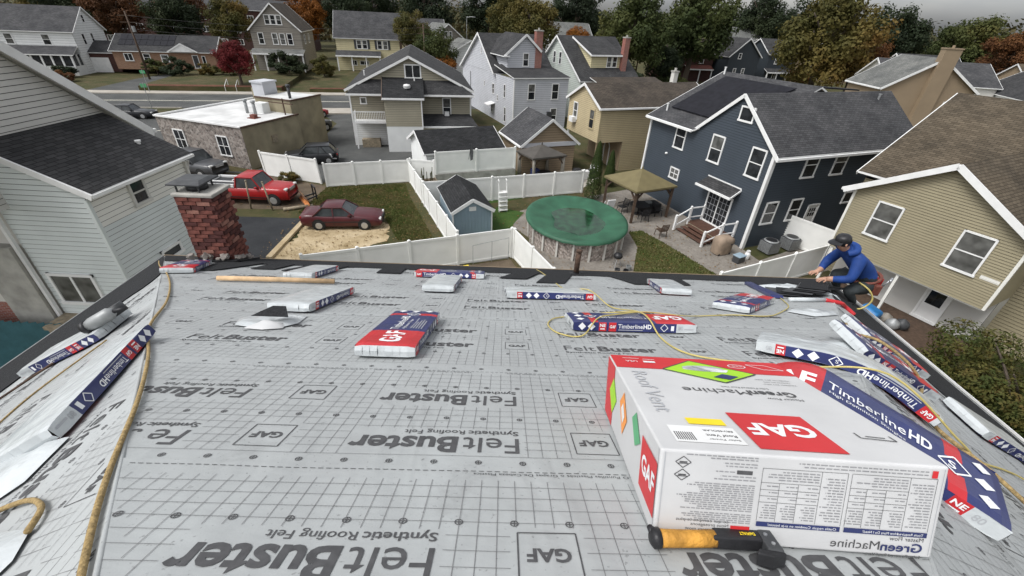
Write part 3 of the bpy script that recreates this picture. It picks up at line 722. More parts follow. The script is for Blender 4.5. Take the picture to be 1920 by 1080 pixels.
    for k in range(4): # outline diamond on the red stripe
        an = [(0, -0.055), (0.055, 0), (0, 0.055), (-0.055, 0)]; p, q = an[k], an[(k + 1) % 4]
        put_line(pr, ft, (0.83 + p[0], 0.18 + p[1]), (0.83 + q[0], 0.18 + q[1]), 0.008)
    put_text(pr, 'S', ft, 0.808, 0.157, 0.046, bold=0.02)
    fa = lambda a, c: inv(sideA(BL_ - a, c, H))       # reads from the far end towards the GAF end
    for a in (0.07, 0.145): pr.poly([fa(a + dx, 0.042 + dy) for dx, dy in ((0, -0.031), (0.031, 0), (0, 0.031), (-0.031, 0))], 0)
    put_text(pr, 'NE', fa, 0.212, 0.04, 0.026, bold=0.03, width=0.045); put_rect(pr, fa, 0.215, 0.253, 0.02, 0.028)
    put_text(pr, 'GAF', fa, 0.292, 0.032, 0.024, bold=0.03, width=0.047)
    put_text(pr, 'Timberline', fa, 0.36, 0.032, 0.036, width=0.2, bold=0.006); put_text(pr, 'HD', fa, 0.565, 0.032, 0.036, width=0.065, bold=0.03)
    put_rect(pr, fa, 0.362, 0.56, 0.016, 0.021, 1, 4)
    for k in range(4):
        an = [(0, -0.03), (0.03, 0), (0, 0.03), (-0.03, 0)]; p, q = an[k], an[(k + 1) % 4]
        put_line(pr, fa, (0.735 + p[0], 0.043 + p[1]), (0.735 + q[0], 0.043 + q[1]), 0.005)
    put_rect(pr, fa, 0.79, 0.815, 0.02, 0.06); put_text(pr, '80', fa, 0.85, 0.028, 0.032, m=1, width=0.04); put_rect(pr, fa, 0.9, 0.975, 0.03, 0.04, 1, 2)
    fb = lambda a, c: inv(sideB(a, c, H))
    put_text(pr, 'GAF', fb, 0.042, 0.03, 0.03, bold=0.03, width=0.06)
    put_text(pr, 'Timberline', fb, 0.135, 0.03, 0.04, width=0.24, bold=0.006); put_text(pr, 'HD', fb, 0.38, 0.03, 0.04, width=0.075, bold=0.03)
    put_rect(pr, fb, 0.137, 0.37, 0.013, 0.018, 1, 4)
    for k in range(4):
        an = [(0, -0.034), (0.034, 0), (0, 0.034), (-0.034, 0)]; p, q = an[k], an[(k + 1) % 4]
        put_line(pr, fb, (0.56 + p[0], 0.043 + p[1]), (0.56 + q[0], 0.043 + q[1]), 0.005)
    put_text(pr, 'S', fb, 0.549, 0.03, 0.024)
    for a in (0.67, 0.755): pr.poly([fb(a + dx, 0.042 + dy) for dx, dy in ((0, -0.033), (0.033, 0), (0, 0.033), (-0.033, 0))], 0)
    put_text(pr, 'NE', fb, 0.832, 0.04, 0.026, bold=0.03, width=0.045); put_rect(pr, fb, 0.835, 0.873, 0.02, 0.028)
    put_text(pr, '80', fb, 0.905, 0.028, 0.032, m=1, width=0.035)
    tag(pr.build('print', ['pwhite', 'pgrey'], body, uv=False), kind='stuff')
    return t
bundle(flat_frame((-0.51, 1.93), 90, 'C', False), 'shingle bundle with its red and navy face up, lying straight down the slope mid-roof', 1)
bundle(flat_frame((1.56, 3.02), 182, 'C', False), 'navy shingle bundle crossed by the loop of yellow hose', 2)
bundle(flat_frame((1.05, 3.93), 183, 'C', True), 'white-backed shingle bundle lying across the slope, its printed edge facing the camera', 3)
bundle(flat_frame((-0.56, 5.02), 270, 'C', True), 'white-backed shingle bundle end-on to the camera, leaning on the red-ended bundle', 4)
bundle(flat_frame((-1.27, 5.24), 1, 'C', False), 'red-ended shingle bundle lying across the slope behind a white-backed one', 5)
bundle(flat_frame((2.02, 4.50), 82, 'C', True), 'white-backed shingle bundle slanting to the eave, right of the rusty vent pipe', 6)
bundle(flat_frame((2.97, 4.38), 225, 'C', False), 'red and navy shingle bundle lying askew left of the roofer', 7)
bundle(drape_frame((2.53, 1.66), 141, True), 'white-backed shingle bundle bent over the right hip with its navy edge to the camera', 9)
_q = [Vector((0.7258, -0.6602, -0.1932)), Vector((0.6493, 0.7503, -0.1244)), Vector((0.2271, -0.0351, 0.9732))]
def stacked(a, b, c, dz=0.0):      # lies stiff over the hip, its far end sagging down the slope behind the carton
    d = 0.36 - a; o = Vector((1.085, 1.45, 10.36)) + _q[1] * b - _q[2] * dz
    if d <= 0: return o + _q[0] * a + _q[2] * (c - BT)
    k = 4.2; t = k * d; return o + _q[0] * (0.36 - math.sin(t) / k) - _q[2] * ((1 - math.cos(t)) / k) + (_q[2] * math.cos(t) - _q[0] * math.sin(t)) * (c - BT)
bundle(stacked, 'navy shingle bundle on top of the stack behind the roof vent carton', 10)
bundle(lambda a, b, c: stacked(a, b, c, 0.089), 'lower shingle bundle of the stack behind the roof vent carton', 21)
bundle(flat_frame((3.45, 2.74), 93, 'R', False), 'red and navy shingle bundle on the right slope, its white end pointing at the hip', 11)
bundle(flat_frame((4.2, 3.44), 93, 'R', False), 'red and navy shingle bundle on the right slope nearest the roofer', 12)
bundle(flat_frame((4.72, 2.28), 93, 'R', True), 'white-backed shingle bundle on the right slope close to the black eave strip', 13)
bundle(flat_frame((-2.50, 5.62), 272, 'C', True), 'white-backed shingle bundle beyond the wooden pole on the left', 14)
bundle(flat_frame((-1.60, 3.86), 268, 'C', True), 'white-backed shingle bundle with its torn wrapper trailing towards the camera', 15)
bundle(flat_frame((-4.10, 4.87), 112, 'C', False), 'red and navy shingle bundle at the foot of the brick chimney', 16)
bundle(flat_frame((-2.20, 1.10), 20, 'L', True), 'white-backed shingle bundle on the left slope beside the brown rope', 17)
bundle(flat_frame((-4.15, 3.08), 270, 'L', True), 'white-backed shingle bundle on the left slope under the nail gun', 18)
# ---------------------------------------------------------------- brick chimney
def on(X, Y, h=0.0):     # point on the roof (house frame), lifted along the slope normal, in world space
    z = roofz(X, Y)
    k = min((AP.z - SC * (Y - AP.y), NC), (AP.z - SL * (AP.x - X), NL), (AP.z - SR * (X - AP.x), NR_), key=lambda t: t[0])
    return RW(Vector((X, Y, z)) + k[1] * h)
CX0, CY0, CW, CD = -5.02, 6.20, 0.56, 0.46
CZ0, CZ1 = 7.86, 9.10
ch = thing('brick_chimney', 'weathered red brick chimney with a dark metal cap at the left roof corner', 'chimney', RW(Vector((CX0, CY0, 0))), 1.56)
c = MB(); c.box(0.016, CW - 0.016, 0.016, CD - 0.016, 0, CZ1 - 0.03); c.build('mortar_core', 'mortar', ch)
bl, bh, bd_ = 0.195, 0.058, 0.09
bm_ = []
for nm, mt in (('brick', 'brick'), ('brick', 'brick2'), ('brick', 'brick3')):
    mb = MB(); mb.box(-bl / 2, bl / 2, -bd_ / 2, bd_ / 2, -bh / 2, bh / 2)
    bm_.append(mb.mesh('brick', [mt], uv=False))
hb = []
for mt in ('brick', 'brick2', 'brick3'):
    mb = MB(); mb.box(-0.045, 0.045, -bd_ / 2, bd_ / 2, -bh / 2, bh / 2); hb.append(mb.mesh('half_brick', [mt], uv=False))
rb = random.Random(5)
z = 7.35; row = 0
while z < CZ1 - 0.05:
    faces = [((0, 0), (1, 0), CW, 0), ((CW, 0), (0, 1), CD, 90), ((0, CD), (0, -1), CD, -90)]
    for (ox, oy), (dx, dy), Lw, ang in faces:
        a = 0.0 if row % 2 == 0 else -bl / 2 - 0.005
        while a < Lw - 0.02:
            s0, s1 = max(a, 0), min(a + bl, Lw)
            if s1 - s0 > 0.05:
                half = (s1 - s0) < bl * 0.75
                k = rb.choices((0, 1, 2), (0.62, 0.3, 0.08))[0]
                o = ob('brick', (hb if half else bm_)[k], ch)
                mid = (s0 + s1) / 2; nx, ny = dy, -dx
                ins = bd_ / 2 - 0.012 - rb.uniform(0, 0.012)
                wid = 0.09 if half else bl
                o.location = (ox + dx * mid - nx * ins, oy + dy * mid - ny * ins, z + bh / 2 + rb.uniform(-0.002, 0.002))
                o.rotation_euler = (rb.uniform(-0.02, 0.02), rb.uniform(-0.02, 0.02), rad(ang) + rb.uniform(-0.025, 0.025))
                o.scale = ((s1 - s0) / wid * 0.985, 1, 1)
            a += bl + 0.011
    z += bh + 0.011; row += 1
c = MB(); c.box(-0.03, CW + 0.03, -0.03, CD + 0.03, CZ1 - 0.035, CZ1 + 0.02); o = c.build('cement_crown', 'cement', ch); bevel(o, 0.015)
c = MB(); c.tube([(CW / 2 - 0.05, CD / 2, CZ1), (CW / 2 - 0.05, CD / 2, CZ1 + 0.11)], 0.15, 14); c.build('flue', 'black', ch, smooth=True)
c = MB()
for x in (0.03, CW - 0.2):
    for y in (0.06, CD - 0.06): c.bar((x, y, CZ1), (x, y, CZ1 + 0.14), 0.02)
c.build('cap_leg', 'dark', ch)
c = MB(); q = [(-0.07, 0.0), (CW - 0.13, 0.0), (CW - 0.13, CD + 0.05), (-0.07, CD + 0.05)]
mid = [(0.0, 0.12), (CW - 0.2, 0.12), (CW - 0.2, CD - 0.08), (0.0, CD - 0.08)]
zt = CZ1 + 0.13
c.add([(x, y, zt) for x, y in q] + [(x, y, zt + 0.02) for x, y in q] + [(x, y, zt + 0.055) for x, y in mid], [(3, 2, 1, 0)] + [(i, (i + 1) % 4, 4 + (i + 1) % 4, 4 + i) for i in range(4)] + [(4 + i, 4 + (i + 1) % 4, 8 + (i + 1) % 4, 8 + i) for i in range(4)] + [(8, 9, 10, 11)])
c.build('cap', 'dark', ch)
c = MB()
for x0, x1, y0, y1 in ((-0.10, CW + 0.1, -0.12, 0.02), (CW, CW + 0.12, 0, 0.5), (-0.12, 0, 0, 0.5)):
    T = [Vector((x0, y0, 0)), Vector((x1, y0, 0)), Vector((x1, y1, 0)), Vector((x0, y1, 0))]
    c.slab([(p.x, p.y, roofz(CX0 + p.x, CY0 + p.y) + 0.045 + rb.uniform(0, 0.03)) for p in T], 0.05)
c.build('flashing', 'black', ch)
c = MB()
for i in range(26):
    x, y = rb.uniform(-0.1, CW + 0.13), rb.uniform(-0.13, 0.0)
    if i > 15: x, y = rb.uniform(CW, CW + 0.1), rb.uniform(0, 0.45)
    zz = roofz(CX0 + x, CY0 + y) + 0.06 + rb.uniform(0, 0.07); s = rb.uniform(0.02, 0.055)
    T = Matrix.Translation((x, y, zz)) @ Matrix.Rotation(rb.uniform(0, 3), 4, Vector((rb.random(), rb.random(), 1)).normalized())
    c.box(-s, s, -s * 0.7, s * 0.7, -s * 0.6, s * 0.6, 0, T)
o = c.build('broken_mortar', 'mortar', ch); tag(o, kind='stuff')

# ---------------------------------------------------------------- roof vent carton
bx_u = Vector((math.cos(rad(-4.2)), math.sin(rad(-4.2)), 0))
_V = Vector((0, math.cos(aC), -math.sin(aC)))
bU = (Vector((1, 0, 0)) * math.cos(rad(-4.2)) + _V * math.sin(rad(-4.2))).normalized(); bV = NC.cross(bU)
BWX, BDY, BHZ = 0.725, 0.81, 0.262
bO = Vector((0.432, 0.0, 0)); bO = fC(0.432, 1.035, 0.0)
bO = Vector((0.432, -0.3426 + 1.035 * math.cos(aC), 0)); bO.z = roofz(bO.x, bO.y); bO = bO + NC * 0.014
bbase = RW(bO)
carton = thing('roof_vent_carton', 'large white cardboard carton of a solar roof vent with red band and lime diamond', 'carton', bbase)
def bp(a, b, c): return RW(bO + bU * a + bV * b + NC * c) - bbase
mb = MB()
cs = [(0, 0), (BWX, 0), (BWX, BDY), (0, BDY)]
mb.add([bp(a, b, 0) for a, b in cs] + [bp(a, b, BHZ) for a, b in cs], [(3, 2, 1, 0), (4, 5, 6, 7), (0, 1, 5, 4), (1, 2, 6, 5), (2, 3, 7, 6), (3, 0, 4, 7)])
body = mb.build('box_body', 'carton', carton); bevel(body, 0.007, 3)
E_ = 0.0016
def tp(a, b): return bp(BWX - a, BDY - b, BHZ + E_)             # top face as read from the far side: a runs right to left, b towards the camera
def T2(a, b, e=0.0): return bp(a, b, BHZ + E_ + e)
def F2(a, c, e=0.0): return bp(BWX - a, -E_ - e, BHZ - c)       # front face, upside down
def L2(a, c, e=0.0): return bp(-E_ - e, BDY - a, BHZ - c)
def flatpart(name, mat, fn):
    m_ = MB(); fn(m_); o = m_.build(name, mat, body, uv=False)
    if 'print' in name or 'lettering' in name: tag(o, kind='stuff')
    return o
flatpart('red_band', 'cred', lambda m_: put_rect(m_, lambda a, b: T2(a, b), 0.004, BWX - 0.004, BDY * 0.795, BDY - 0.004))
flatpart('red_side_band', 'cred', lambda m_: put_rect(m_, lambda a, c: L2(a, c), 0.004, 0.165, 0.004, BHZ - 0.004))
flatpart('lime_diamond', 'lime', lambda m_: m_.poly([T2(*p, 0.0012) for p in ((0.19, 0.645), (0.335, 0.770), (0.555, 0.635), (0.39, 0.52))]))
flatpart('lime_side_diamond', 'lime', lambda m_: m_.poly([L2(*p, 0.0012) for p in ((0.09, 0.125), (0.16, 0.05), (0.235, 0.12), (0.165, 0.2))]))
def diao(m_):
    q = [(0.19, 0.645), (0.335, 0.770), (0.555, 0.635), (0.39, 0.52)]
    for i in range(4): put_line(m_, lambda a, b: T2(a, b, 0.0022), q[i], q[(i + 1) % 4], 0.006)
flatpart('diamond_outline', 'ink', diao)
def vent(m_):
    # picture of the vent: a shallow dome and a solar panel
    S = 14; m_.poly([T2(0.36 + 0.085 * math.cos(2 * math.pi * i / S), 0.672 + 0.035 * math.sin(2 * math.pi * i / S), 0.0024) for i in range(S)], 0)
    m_.poly([T2(*p, 0.0024) for p in ((0.27, 0.655), (0.33, 0.70), (0.46, 0.665), (0.44, 0.635), (0.33, 0.64))], 1)
    m_.poly([T2(*p, 0.0030) for p in ((0.365, 0.575), (0.415, 0.615), (0.468, 0.592), (0.42, 0.552))], 2)
m_ = MB(); vent(m_); m_.build('vent_picture', ['greyp', 'pwhite', 'bluep'], body, uv=False)
def lettering(m_):
    g = lambda a, b: T2(BWX - 0.03 - a, 0.30 + 0.175 - b, 0.0008)      # upside down lines on the lid
    put_text(m_, 'Green', g, 0.10, 0.02, 0.045, width=0.155, bold=0.02)
    put_text(m_, 'Machine', g, 0.258, 0.02, 0.045, width=0.235)
    put_text(m_, 'Master Flow', g, 0.10, 0.078, 0.017, width=0.12)
    put_text(m_, 'Solar-Powered Roof Vent', g, 0.17, -0.012, 0.014, width=0.17)
    for q, (a0, w_) in enumerate(((0.02, 0.12), (0.03, 0.10), (0.02, 0.13))):
        put_text(m_, 'Ventilacion para techo', g, a0 + 0.02, -0.06 - q * 0.024, 0.011, width=w_)
    f = lambda a, c: F2(a, c)                                             # front panel, upside down; a from the reader's left
    gf = lambda a, c: F2(0.03 + a, 0.215 + 0.03 - c)
    put_text(m_, 'Master Flow', gf, 0.0, 0.03, 0.012, width=0.085)
    put_text(m_, 'Machine', gf, 0.107, 0.0, 0.026, width=0.125)
    put_text(m_, 'Solar-Powered Roof Vent', gf, 0.0, -0.018, 0.009, width=0.14)
    # table outlines
    for a0, a1 in ((0.025, 0.235), (0.245, 0.46)):
        c0, c1 = 0.035, 0.185
        for p, q in (((a0, c0), (a1, c0)), ((a1, c0), (a1, c1)), ((a0, c1), (a0, c0)), ((a0 + 0.065, c0), (a0 + 0.065, c1)), ((a0 + 0.12, 0.075), (a0 + 0.12, c1)), ((a0 + 0.168, 0.075), (a0 + 0.168, c1)), ((a0 + 0.065, 0.075), (a1, 0.075)), ((a0 + 0.065, 0.095), (a1, 0.095)), ((a0 + 0.065, 0.113), (a1, 0.113)), ((a0 + 0.065, 0.131), (a1, 0.131))):
            put_line(m_, f, p, q, 0.0010)
    rl_ = random.Random(2)
    fin = MB()
    def lines(a0, a1, c0, c1, n, dens=0.8):
        for i in range(n):
            c = c0 + (c1 - c0) * (i + 0.5) / n; a = a0; e = a0 + (a1 - a0) * (rl_.uniform(0.6, 1.0))
            while a < e:
                wv = rl_.uniform(0.006, 0.018); put_rect(fin, f, a, min(a + wv, e), c - 0.0016, c + 0.0012); a += wv + 0.0032
    lines(0.03, 0.085, 0.05, 0.178, 16); lines(0.25, 0.305, 0.05, 0.178, 16)
    for a0 in (0.025, 0.245):
        lines(a0 + 0.07, a0 + 0.2, 0.04, 0.07, 4)
        for k in range(3):
            for j in range(3): lines(a0 + 0.07 + 0.05 * k, a0 + 0.105 + 0.05 * k, 0.08 + 0.018 * j, 0.089 + 0.018 * j, 1)
        for k in range(3): lines(a0 + 0.07 + 0.05 * k, a0 + 0.112 + 0.05 * k, 0.136, 0.18, 6)
    lines(0.05, 0.46, 0.012, 0.03, 2); lines(0.475, 0.66, 0.006, 0.02, 2); lines(0.475, 0.60, 0.024, 0.04, 2); lines(0.53, 0.60, 0.048, 0.056, 1)
    lines(0.475, 0.62, 0.06, 0.078, 2); lines(0.475, 0.69, 0.085, 0.165, 13); lines(0.475, 0.69, 0.17, 0.2, 5)
    tag(fin.build('fine_print', 'finep', body, uv=False), kind='stuff')
    for s_, y_ in (('We protect', 0.236), ('what matters most', 0.226), ('Nous protegeons', 0.212), ('ce qui compte le plus', 0.2)):
        put_text(m_, s_, lambda a, c: F2(0.53 + a, y_ - c), 0, 0, 0.009, width=0.012 * len(s_) * 0.55)
    for c in (0.032, 0.068):
        q = [(0.665, c - 0.016), (0.685, c), (0.665, c + 0.016), (0.645, c)]
        for i in range(4): put_line(m_, f, q[i], q[(i + 1) % 4], 0.0022)
        put_rect(m_, f, 0.655, 0.675, c - 0.002, c + 0.002); put_rect(m_, f, 0.652, 0.678, c + 0.003, c + 0.005)
    put_rect(m_, f, 0.485, 0.525, 0.046, 0.057)
    # arrow frame and shipping label on the lid
    a0, b0 = 0.60, 0.13
    for p, q in (((a0, b0), (a0 + 0.09, b0 - 0.01)), ((a0, b0), (a0, b0 + 0.03)), ((a0 + 0.09, b0 - 0.01), (a0 + 0.09, b0 + 0.02)), ((a0 + 0.02, b0 + 0.012), (a0 + 0.07, b0 + 0.006))):
        put_line(m_, lambda a, b: T2(a, b, 0.0008), p, q, 0.004)
    for k in range(9): put_rect(m_, lambda a, b: T2(a, b, 0.0012), 0.062 + k * 0.006, 0.065 + k * 0.006, 0.055, 0.10)
    put_text(m_, 'Roof Vent', lambda a, b: T2(0.235 - a, 0.095 - b, 0.0012), 0, 0, 0.014, width=0.085, bold=0.01)
    put_text(m_, 'ERV4SOLAR', lambda a, b: T2(0.235 - a, 0.122 - b, 0.0012), 0, 0, 0.010, width=0.085, bold=0.01)
    put_text(m_, 'Solar Power', lambda a, b: T2(0.235 - a, 0.07 - b, 0.0012), 0, 0, 0.009, width=0.085)
flatpart('black_print', 'ink', lettering)
def roofvent(m_):
    put_text(m_, 'Roof Vent', lambda a, b: T2(0.052 + b, 0.60 - a, 0.0008), 0, 0, 0.062, width=0.37)
flatpart('grey_lettering', 'pgrey', roofvent)
flatpart('red_logo_square', 'cred', lambda m_: m_.poly([T2(*p, 0.0010) for p in ((0.27, 0.03), (0.50, 0.03), (0.50, 0.25), (0.27, 0.25))]))
flatpart('red_logo_square', 'cred', lambda m_: m_.poly([L2(*p, 0.0010) for p in ((0.64, 0.05), (0.80, 0.05), (0.80, 0.21), (0.64, 0.21))]))
flatpart('red_logo_square', 'cred', lambda m_: put_rect(m_, lambda a, c: F2(a, c, 0.001), 0.475, 0.525, 0.205, 0.242))
flatpart('red_mark', 'cred', lambda m_: put_rect(m_, lambda a, c: F2(a, c, 0.001), 0.028, 0.042, 0.012, 0.032))
def navyb(m_):
    for a0, a1 in ((0.025, 0.235), (0.245, 0.46)): put_rect(m_, lambda a, c: F2(a, c, 0.001), a0, a1, 0.187, 0.201)
    put_text(m_, 'Green', lambda a, c: F2(0.03 + a, 0.245 - c, 0.001), 0, 0, 0.026, width=0.105, bold=0.02)
flatpart('navy_bar', 'bluep', navyb)
def whitel(m_):
    put_text(m_, 'GAF', lambda a, b: T2(0.48 - a, 0.105 - b + 0.075, 0.0022), 0, 0, 0.075, width=0.19, bold=0.03)
    put_text(m_, 'GAF', lambda a, c: L2(0.66 + a, 0.15 - c, 0.0022), 0, 0, 0.06, width=0.13, bold=0.03)
    put_text(m_, 'GAF', lambda a, c: F2(0.481 + a, 0.232 - c, 0.002), 0, 0, 0.014, width=0.038, bold=0.03)
    for a0, s_ in ((0.035, 'Tools Required'), (0.1, 'How Many Do I Need?'), (0.255, 'Outils requis'), (0.32, 'Combien en ai-je besoin?')): put_text(m_, s_, lambda a, c: F2(a0 + a, 0.1975 - c, 0.002), 0, 0, 0.0075, width=len(s_) * 0.0046)
    rg = lambda a, b: T2(BWX - a, BDY - 0.045 - b, 0.002)
    # band marks: two badges, a ring, a house shape
    put_rect(m_, lambda a, b: T2(a, b, 0.002), 0.13, 0.18, 0.715, 0.735); put_rect(m_, lambda a, b: T2(a, b, 0.002), 0.05, 0.12, 0.762, 0.766); put_rect(m_, lambda a, b: T2(a, b, 0.002), 0.135, 0.185, 0.757, 0.761)
    put_text(m_, 'USA', lambda a, b: T2(0.105 - a, 0.733 - b, 0.002), 0, 0, 0.02, width=0.05)
    S = 16
    for i in range(S):
        a0, a1 = 2 * math.pi * i / S, 2 * math.pi * (i + 1) / S
        put_line(m_, lambda a, b: T2(a, b, 0.002), (0.52 + 0.035 * math.cos(a0), 0.725 + 0.022 * math.sin(a0)), (0.52 + 0.035 * math.cos(a1), 0.725 + 0.022 * math.sin(a1)), 0.004)
    put_text(m_, 'csa', lambda a, b: T2(0.543 - a, 0.733 - b, 0.002), 0, 0, 0.017, width=0.04)
    for p, q in (((0.57, 0.755), (0.62, 0.70)), ((0.57, 0.755), (0.65, 0.755)), ((0.65, 0.755), (0.70, 0.70)), ((0.62, 0.70), (0.70, 0.70))): put_line(m_, lambda a, b: T2(a, b, 0.002), p, q, 0.004)
flatpart('white_print', 'pwhite', whitel)
def seams(m_):
    put_line(m_, lambda a, c: L2(a, c), (0.012, 0.004), (0.012, BHZ - 0.004), 0.0022); put_line(m_, lambda a, c: L2(a, c), (BDY - 0.012, 0.004), (BDY - 0.010, BHZ - 0.004), 0.0026); put_line(m_, lambda a, c: F2(a, c), (BWX - 0.012, 0.006), (BWX - 0.010, BHZ - 0.01), 0.0022); put_line(m_, lambda a, c: F2(a, c), (0.012, 0.006), (0.012, BHZ - 0.01), 0.0016)
flatpart('flap_seam_print', 'pgrey', seams)
flatpart('yellow_label', 'yellowp', lambda m_: put_rect(m_, lambda a, b: T2(a, b, 0.001), 0.125, 0.235, 0.155, 0.195))
flatpart('shipping_label', 'trim', lambda m_: put_rect(m_, lambda a, b: T2(a, b, 0.0004), 0.055, 0.245, 0.045, 0.14))
def side(m_):
    m_.poly([L2(*p, 0.001) for p in ((0.30, 0.09), (0.36, 0.03), (0.43, 0.11), (0.37, 0.19))])
flatpart('orange_diamond', 'orangep', side)
flatpart('white_diamond_centre', 'trim', lambda m_: m_.poly([L2(*p, 0.002) for p in ((0.335, 0.10), (0.362, 0.07), (0.395, 0.11), (0.367, 0.15))]))
flatpart('green_diamond', 'cyanp', lambda m_: m_.poly([L2(*p, 0.001) for p in ((0.50, 0.06), (0.55, 0.02), (0.62, 0.09), (0.56, 0.13))]))

# ---------------------------------------------------------------- hammer tacker in front of the carton
hk = thing('hammer_tacker', 'black hammer tacker with an orange taped handle in front of the carton', 'hammer tacker', on(0.42, 0.56, 0.0))
ho = Vector((0.435, 0.575, 0)); ho.z = roofz(ho.x, ho.y); ho = ho + NC * 0.045
hU = (Vector((1, 0, 0)) * math.cos(rad(-3)) + _V * math.sin(rad(-3))); hV = NC.cross(hU)
def hp(a, b, c): return RW(ho + (hU * a + hV * b + NC * c) * 0.80) - hk.location
def hpoly(name, mat, outline, c0, c1, sm=False, bev=0.004):
    n = len(outline); m_ = MB()
    m_.add([hp(a, b, c0) for a, b in outline] + [hp(a, b, c1) for a, b in outline], [tuple(reversed(range(n))), tuple(range(n, 2 * n))] + [(i, (i + 1) % n, n + (i + 1) % n, n + i) for i in range(n)])
    o = m_.build(name, mat, hk, uv=False); bevel(o, bev, 2); return o
m_ = MB(); m_.tube([hp(-0.004, -0.001, -0.004), hp(0.03, 0, -0.004), hp(0.12, 0.006, -0.004), hp(0.185, 0.012, -0.004)], [0.023, 0.022, 0.021, 0.022], 12); m_.build('handle', 'tape', hk, smooth=True, uv=False)
m_ = MB(); m_.tube([hp(-0.028, -0.003, -0.004), hp(-0.018, -0.002, -0.004), hp(0.002, 0, -0.004)], [0.015, 0.026, 0.026], 12); m_.tube([hp(-0.016, 0.01, 0.006), hp(-0.022, 0.034, 0.01)], [0.012, 0.008], 8); m_.build('pommel', 'black', hk, smooth=True, uv=False)
hpoly('body', 'black', [(0.172, -0.012), (0.31, -0.012), (0.345, -0.016), (0.36, 0.035), (0.30, 0.044), (0.185, 0.036)], -0.024, 0.02)
hpoly('magazine', 'dark', [(0.325, -0.052), (0.372, -0.060), (0.378, 0.052), (0.335, 0.058)], -0.028, 0.023)
m_ = MB(); m_.tube([hp(0.352, 0.05, 0.0), hp(0.362, 0.068, 0.0), hp(0.378, 0.066, 0.0)], [0.013, 0.014, 0.009], 10); m_.build('striker', 'black', hk, smooth=True, uv=False)
hpoly('foot', 'black', [(0.285, -0.064), (0.33, -0.078), (0.376, -0.066), (0.37, -0.045), (0.33, -0.05), (0.30, -0.045)], -0.03, 0.018)
m_ = MB()
for a, b in ((0.352, -0.03), (0.348, 0.01), (0.36, 0.04)): m_.tube([hp(a, b, 0.02), hp(a, b, 0.0265)], 0.005, 8)
m_.build('rivet', 'steel', hk, uv=False)
m_ = MB(); put_text(m_, 'DeWALT', lambda a, b: hp(0.315 - a, 0.018 - b, 0.0215), 0, 0, 0.014, width=0.05, bold=0.03); m_.build('brand_lettering', 'yellowp', hk, uv=False)

# ---------------------------------------------------------------- ropes, hose, small gear
def curve_path(pts, n=10):
    """smooth path through points"""
    P = [Vector(p) for p in pts]; out = []
    for i in range(len(P) - 1):
        p0 = P[max(i - 1, 0)]; p1 = P[i]; p2 = P[i + 1]; p3 = P[min(i + 2, len(P) - 1)]
        for k in range(n):
            t = k / n
            out.append(0.5 * ((2 * p1) + (p2 - p0) * t + (2 * p0 - 5 * p1 + 4 * p2 - p3) * t * t + (3 * p1 - p0 - 3 * p2 + p3) * t ** 3))
    out.append(P[-1]); return out
def line_on_roof(name, label, cat, pts, r, mat, n=10, lift=None, seg=8):
    base = on(pts[0][0], pts[0][1]); w = [on(p[0], p[1], (p[2] if len(p) > 2 else 0.0) + r + 0.012) - base for p in pts]
    m_ = MB(); m_.tube(curve_path(w, n), r, seg); o = m_.build(name, mat, None, smooth=True, uv=False); o.location = base
    return tag(o, label, cat)
rr = random.Random(11)
hipl = [(hipL(y) + dx, y) for y, dx in ((-0.55, 0.02), (0.0, 0.0), (0.45, -0.02), (0.8, -0.02), (1.3, 0.02), (1.8, 0.03), (2.4, 0.0), (3.15, 0.10), (4.0, 0.12), (4.8, 0.06), (5.6, -0.05), (6.3, -0.1))]
line_on_roof('rope', 'brown rope running down the left hip to the chimney', 'rope', hipl, 0.0092, 'rope')
line_on_roof('rope', 'short end of brown rope on the left slope below the hip rope', 'rope', [(-2.3, 0.55), (-1.9, 0.82), (-1.66, 0.86), (-1.47, 0.79), (-1.40, 0.69)], 0.0095, 'rope')
line_on_roof('rope', 'thin dark rope along the left eave strip', 'rope', [(-2.95, 0.9), (-3.1, 1.6), (-3.25, 2.1), (-3.1, 2.62)], 0.006, 'rope')
line_on_roof('rope', 'tan rope winding over the bundles on the right slope', 'rope', [(3.52, 3.5, 0.0), (3.05, 2.95, 0.0), (2.98, 2.66, 0.11), (3.15, 2.5, 0.11), (3.3, 2.42, 0.04), (3.05, 2.18, 0), (2.7, 1.86, 0), (2.62, 1.66, 0), (2.7, 1.45, 0.02), (2.9, 1.25, 0)], 0.012, 'rope')
line_on_roof('air_hose', 'yellow air hose looping over the navy bundle and away behind the carton', 'hose', [(0.60, 6.6), (0.66, 6.2), (0.74, 5.3), (0.81, 4.6), (0.98, 4.02, 0.1), (1.13, 3.62, 0.0), (1.19, 3.0, 0.095), (1.2, 2.74, 0.095), (1.21, 2.5, 0.01), (1.25, 2.2), (1.45, 2.06), (1.85, 1.98), (2.15, 1.78, 0.10), (2.55, 1.55, 0.05), (2.85, 1.58), (3.35, 1.72), (3.75, 1.78), (4.6, 1.7)], 0.0062, 'hose')
line_on_roof('air_hose', 'loop of yellow hose hanging around the left end of the navy bundle', 'hose', [(1.19, 2.98, 0.097), (1.05, 2.95, 0.097), (0.85, 3.06, 0.05), (0.60, 3.12), (0.46, 3.02), (0.39, 2.8), (0.45, 2.56), (0.62, 2.52), (0.78, 2.72, 0.09), (0.98, 2.86, 0.095), (1.25, 2.98, 0.097), (1.6, 3.05, 0.06), (1.9, 3.32), (2.3, 3.42), (2.64, 3.42), (2.9, 3.6), (3.25, 3.95), (3.45, 4.3), (3.6, 4.6)], 0.0058, 'hose')
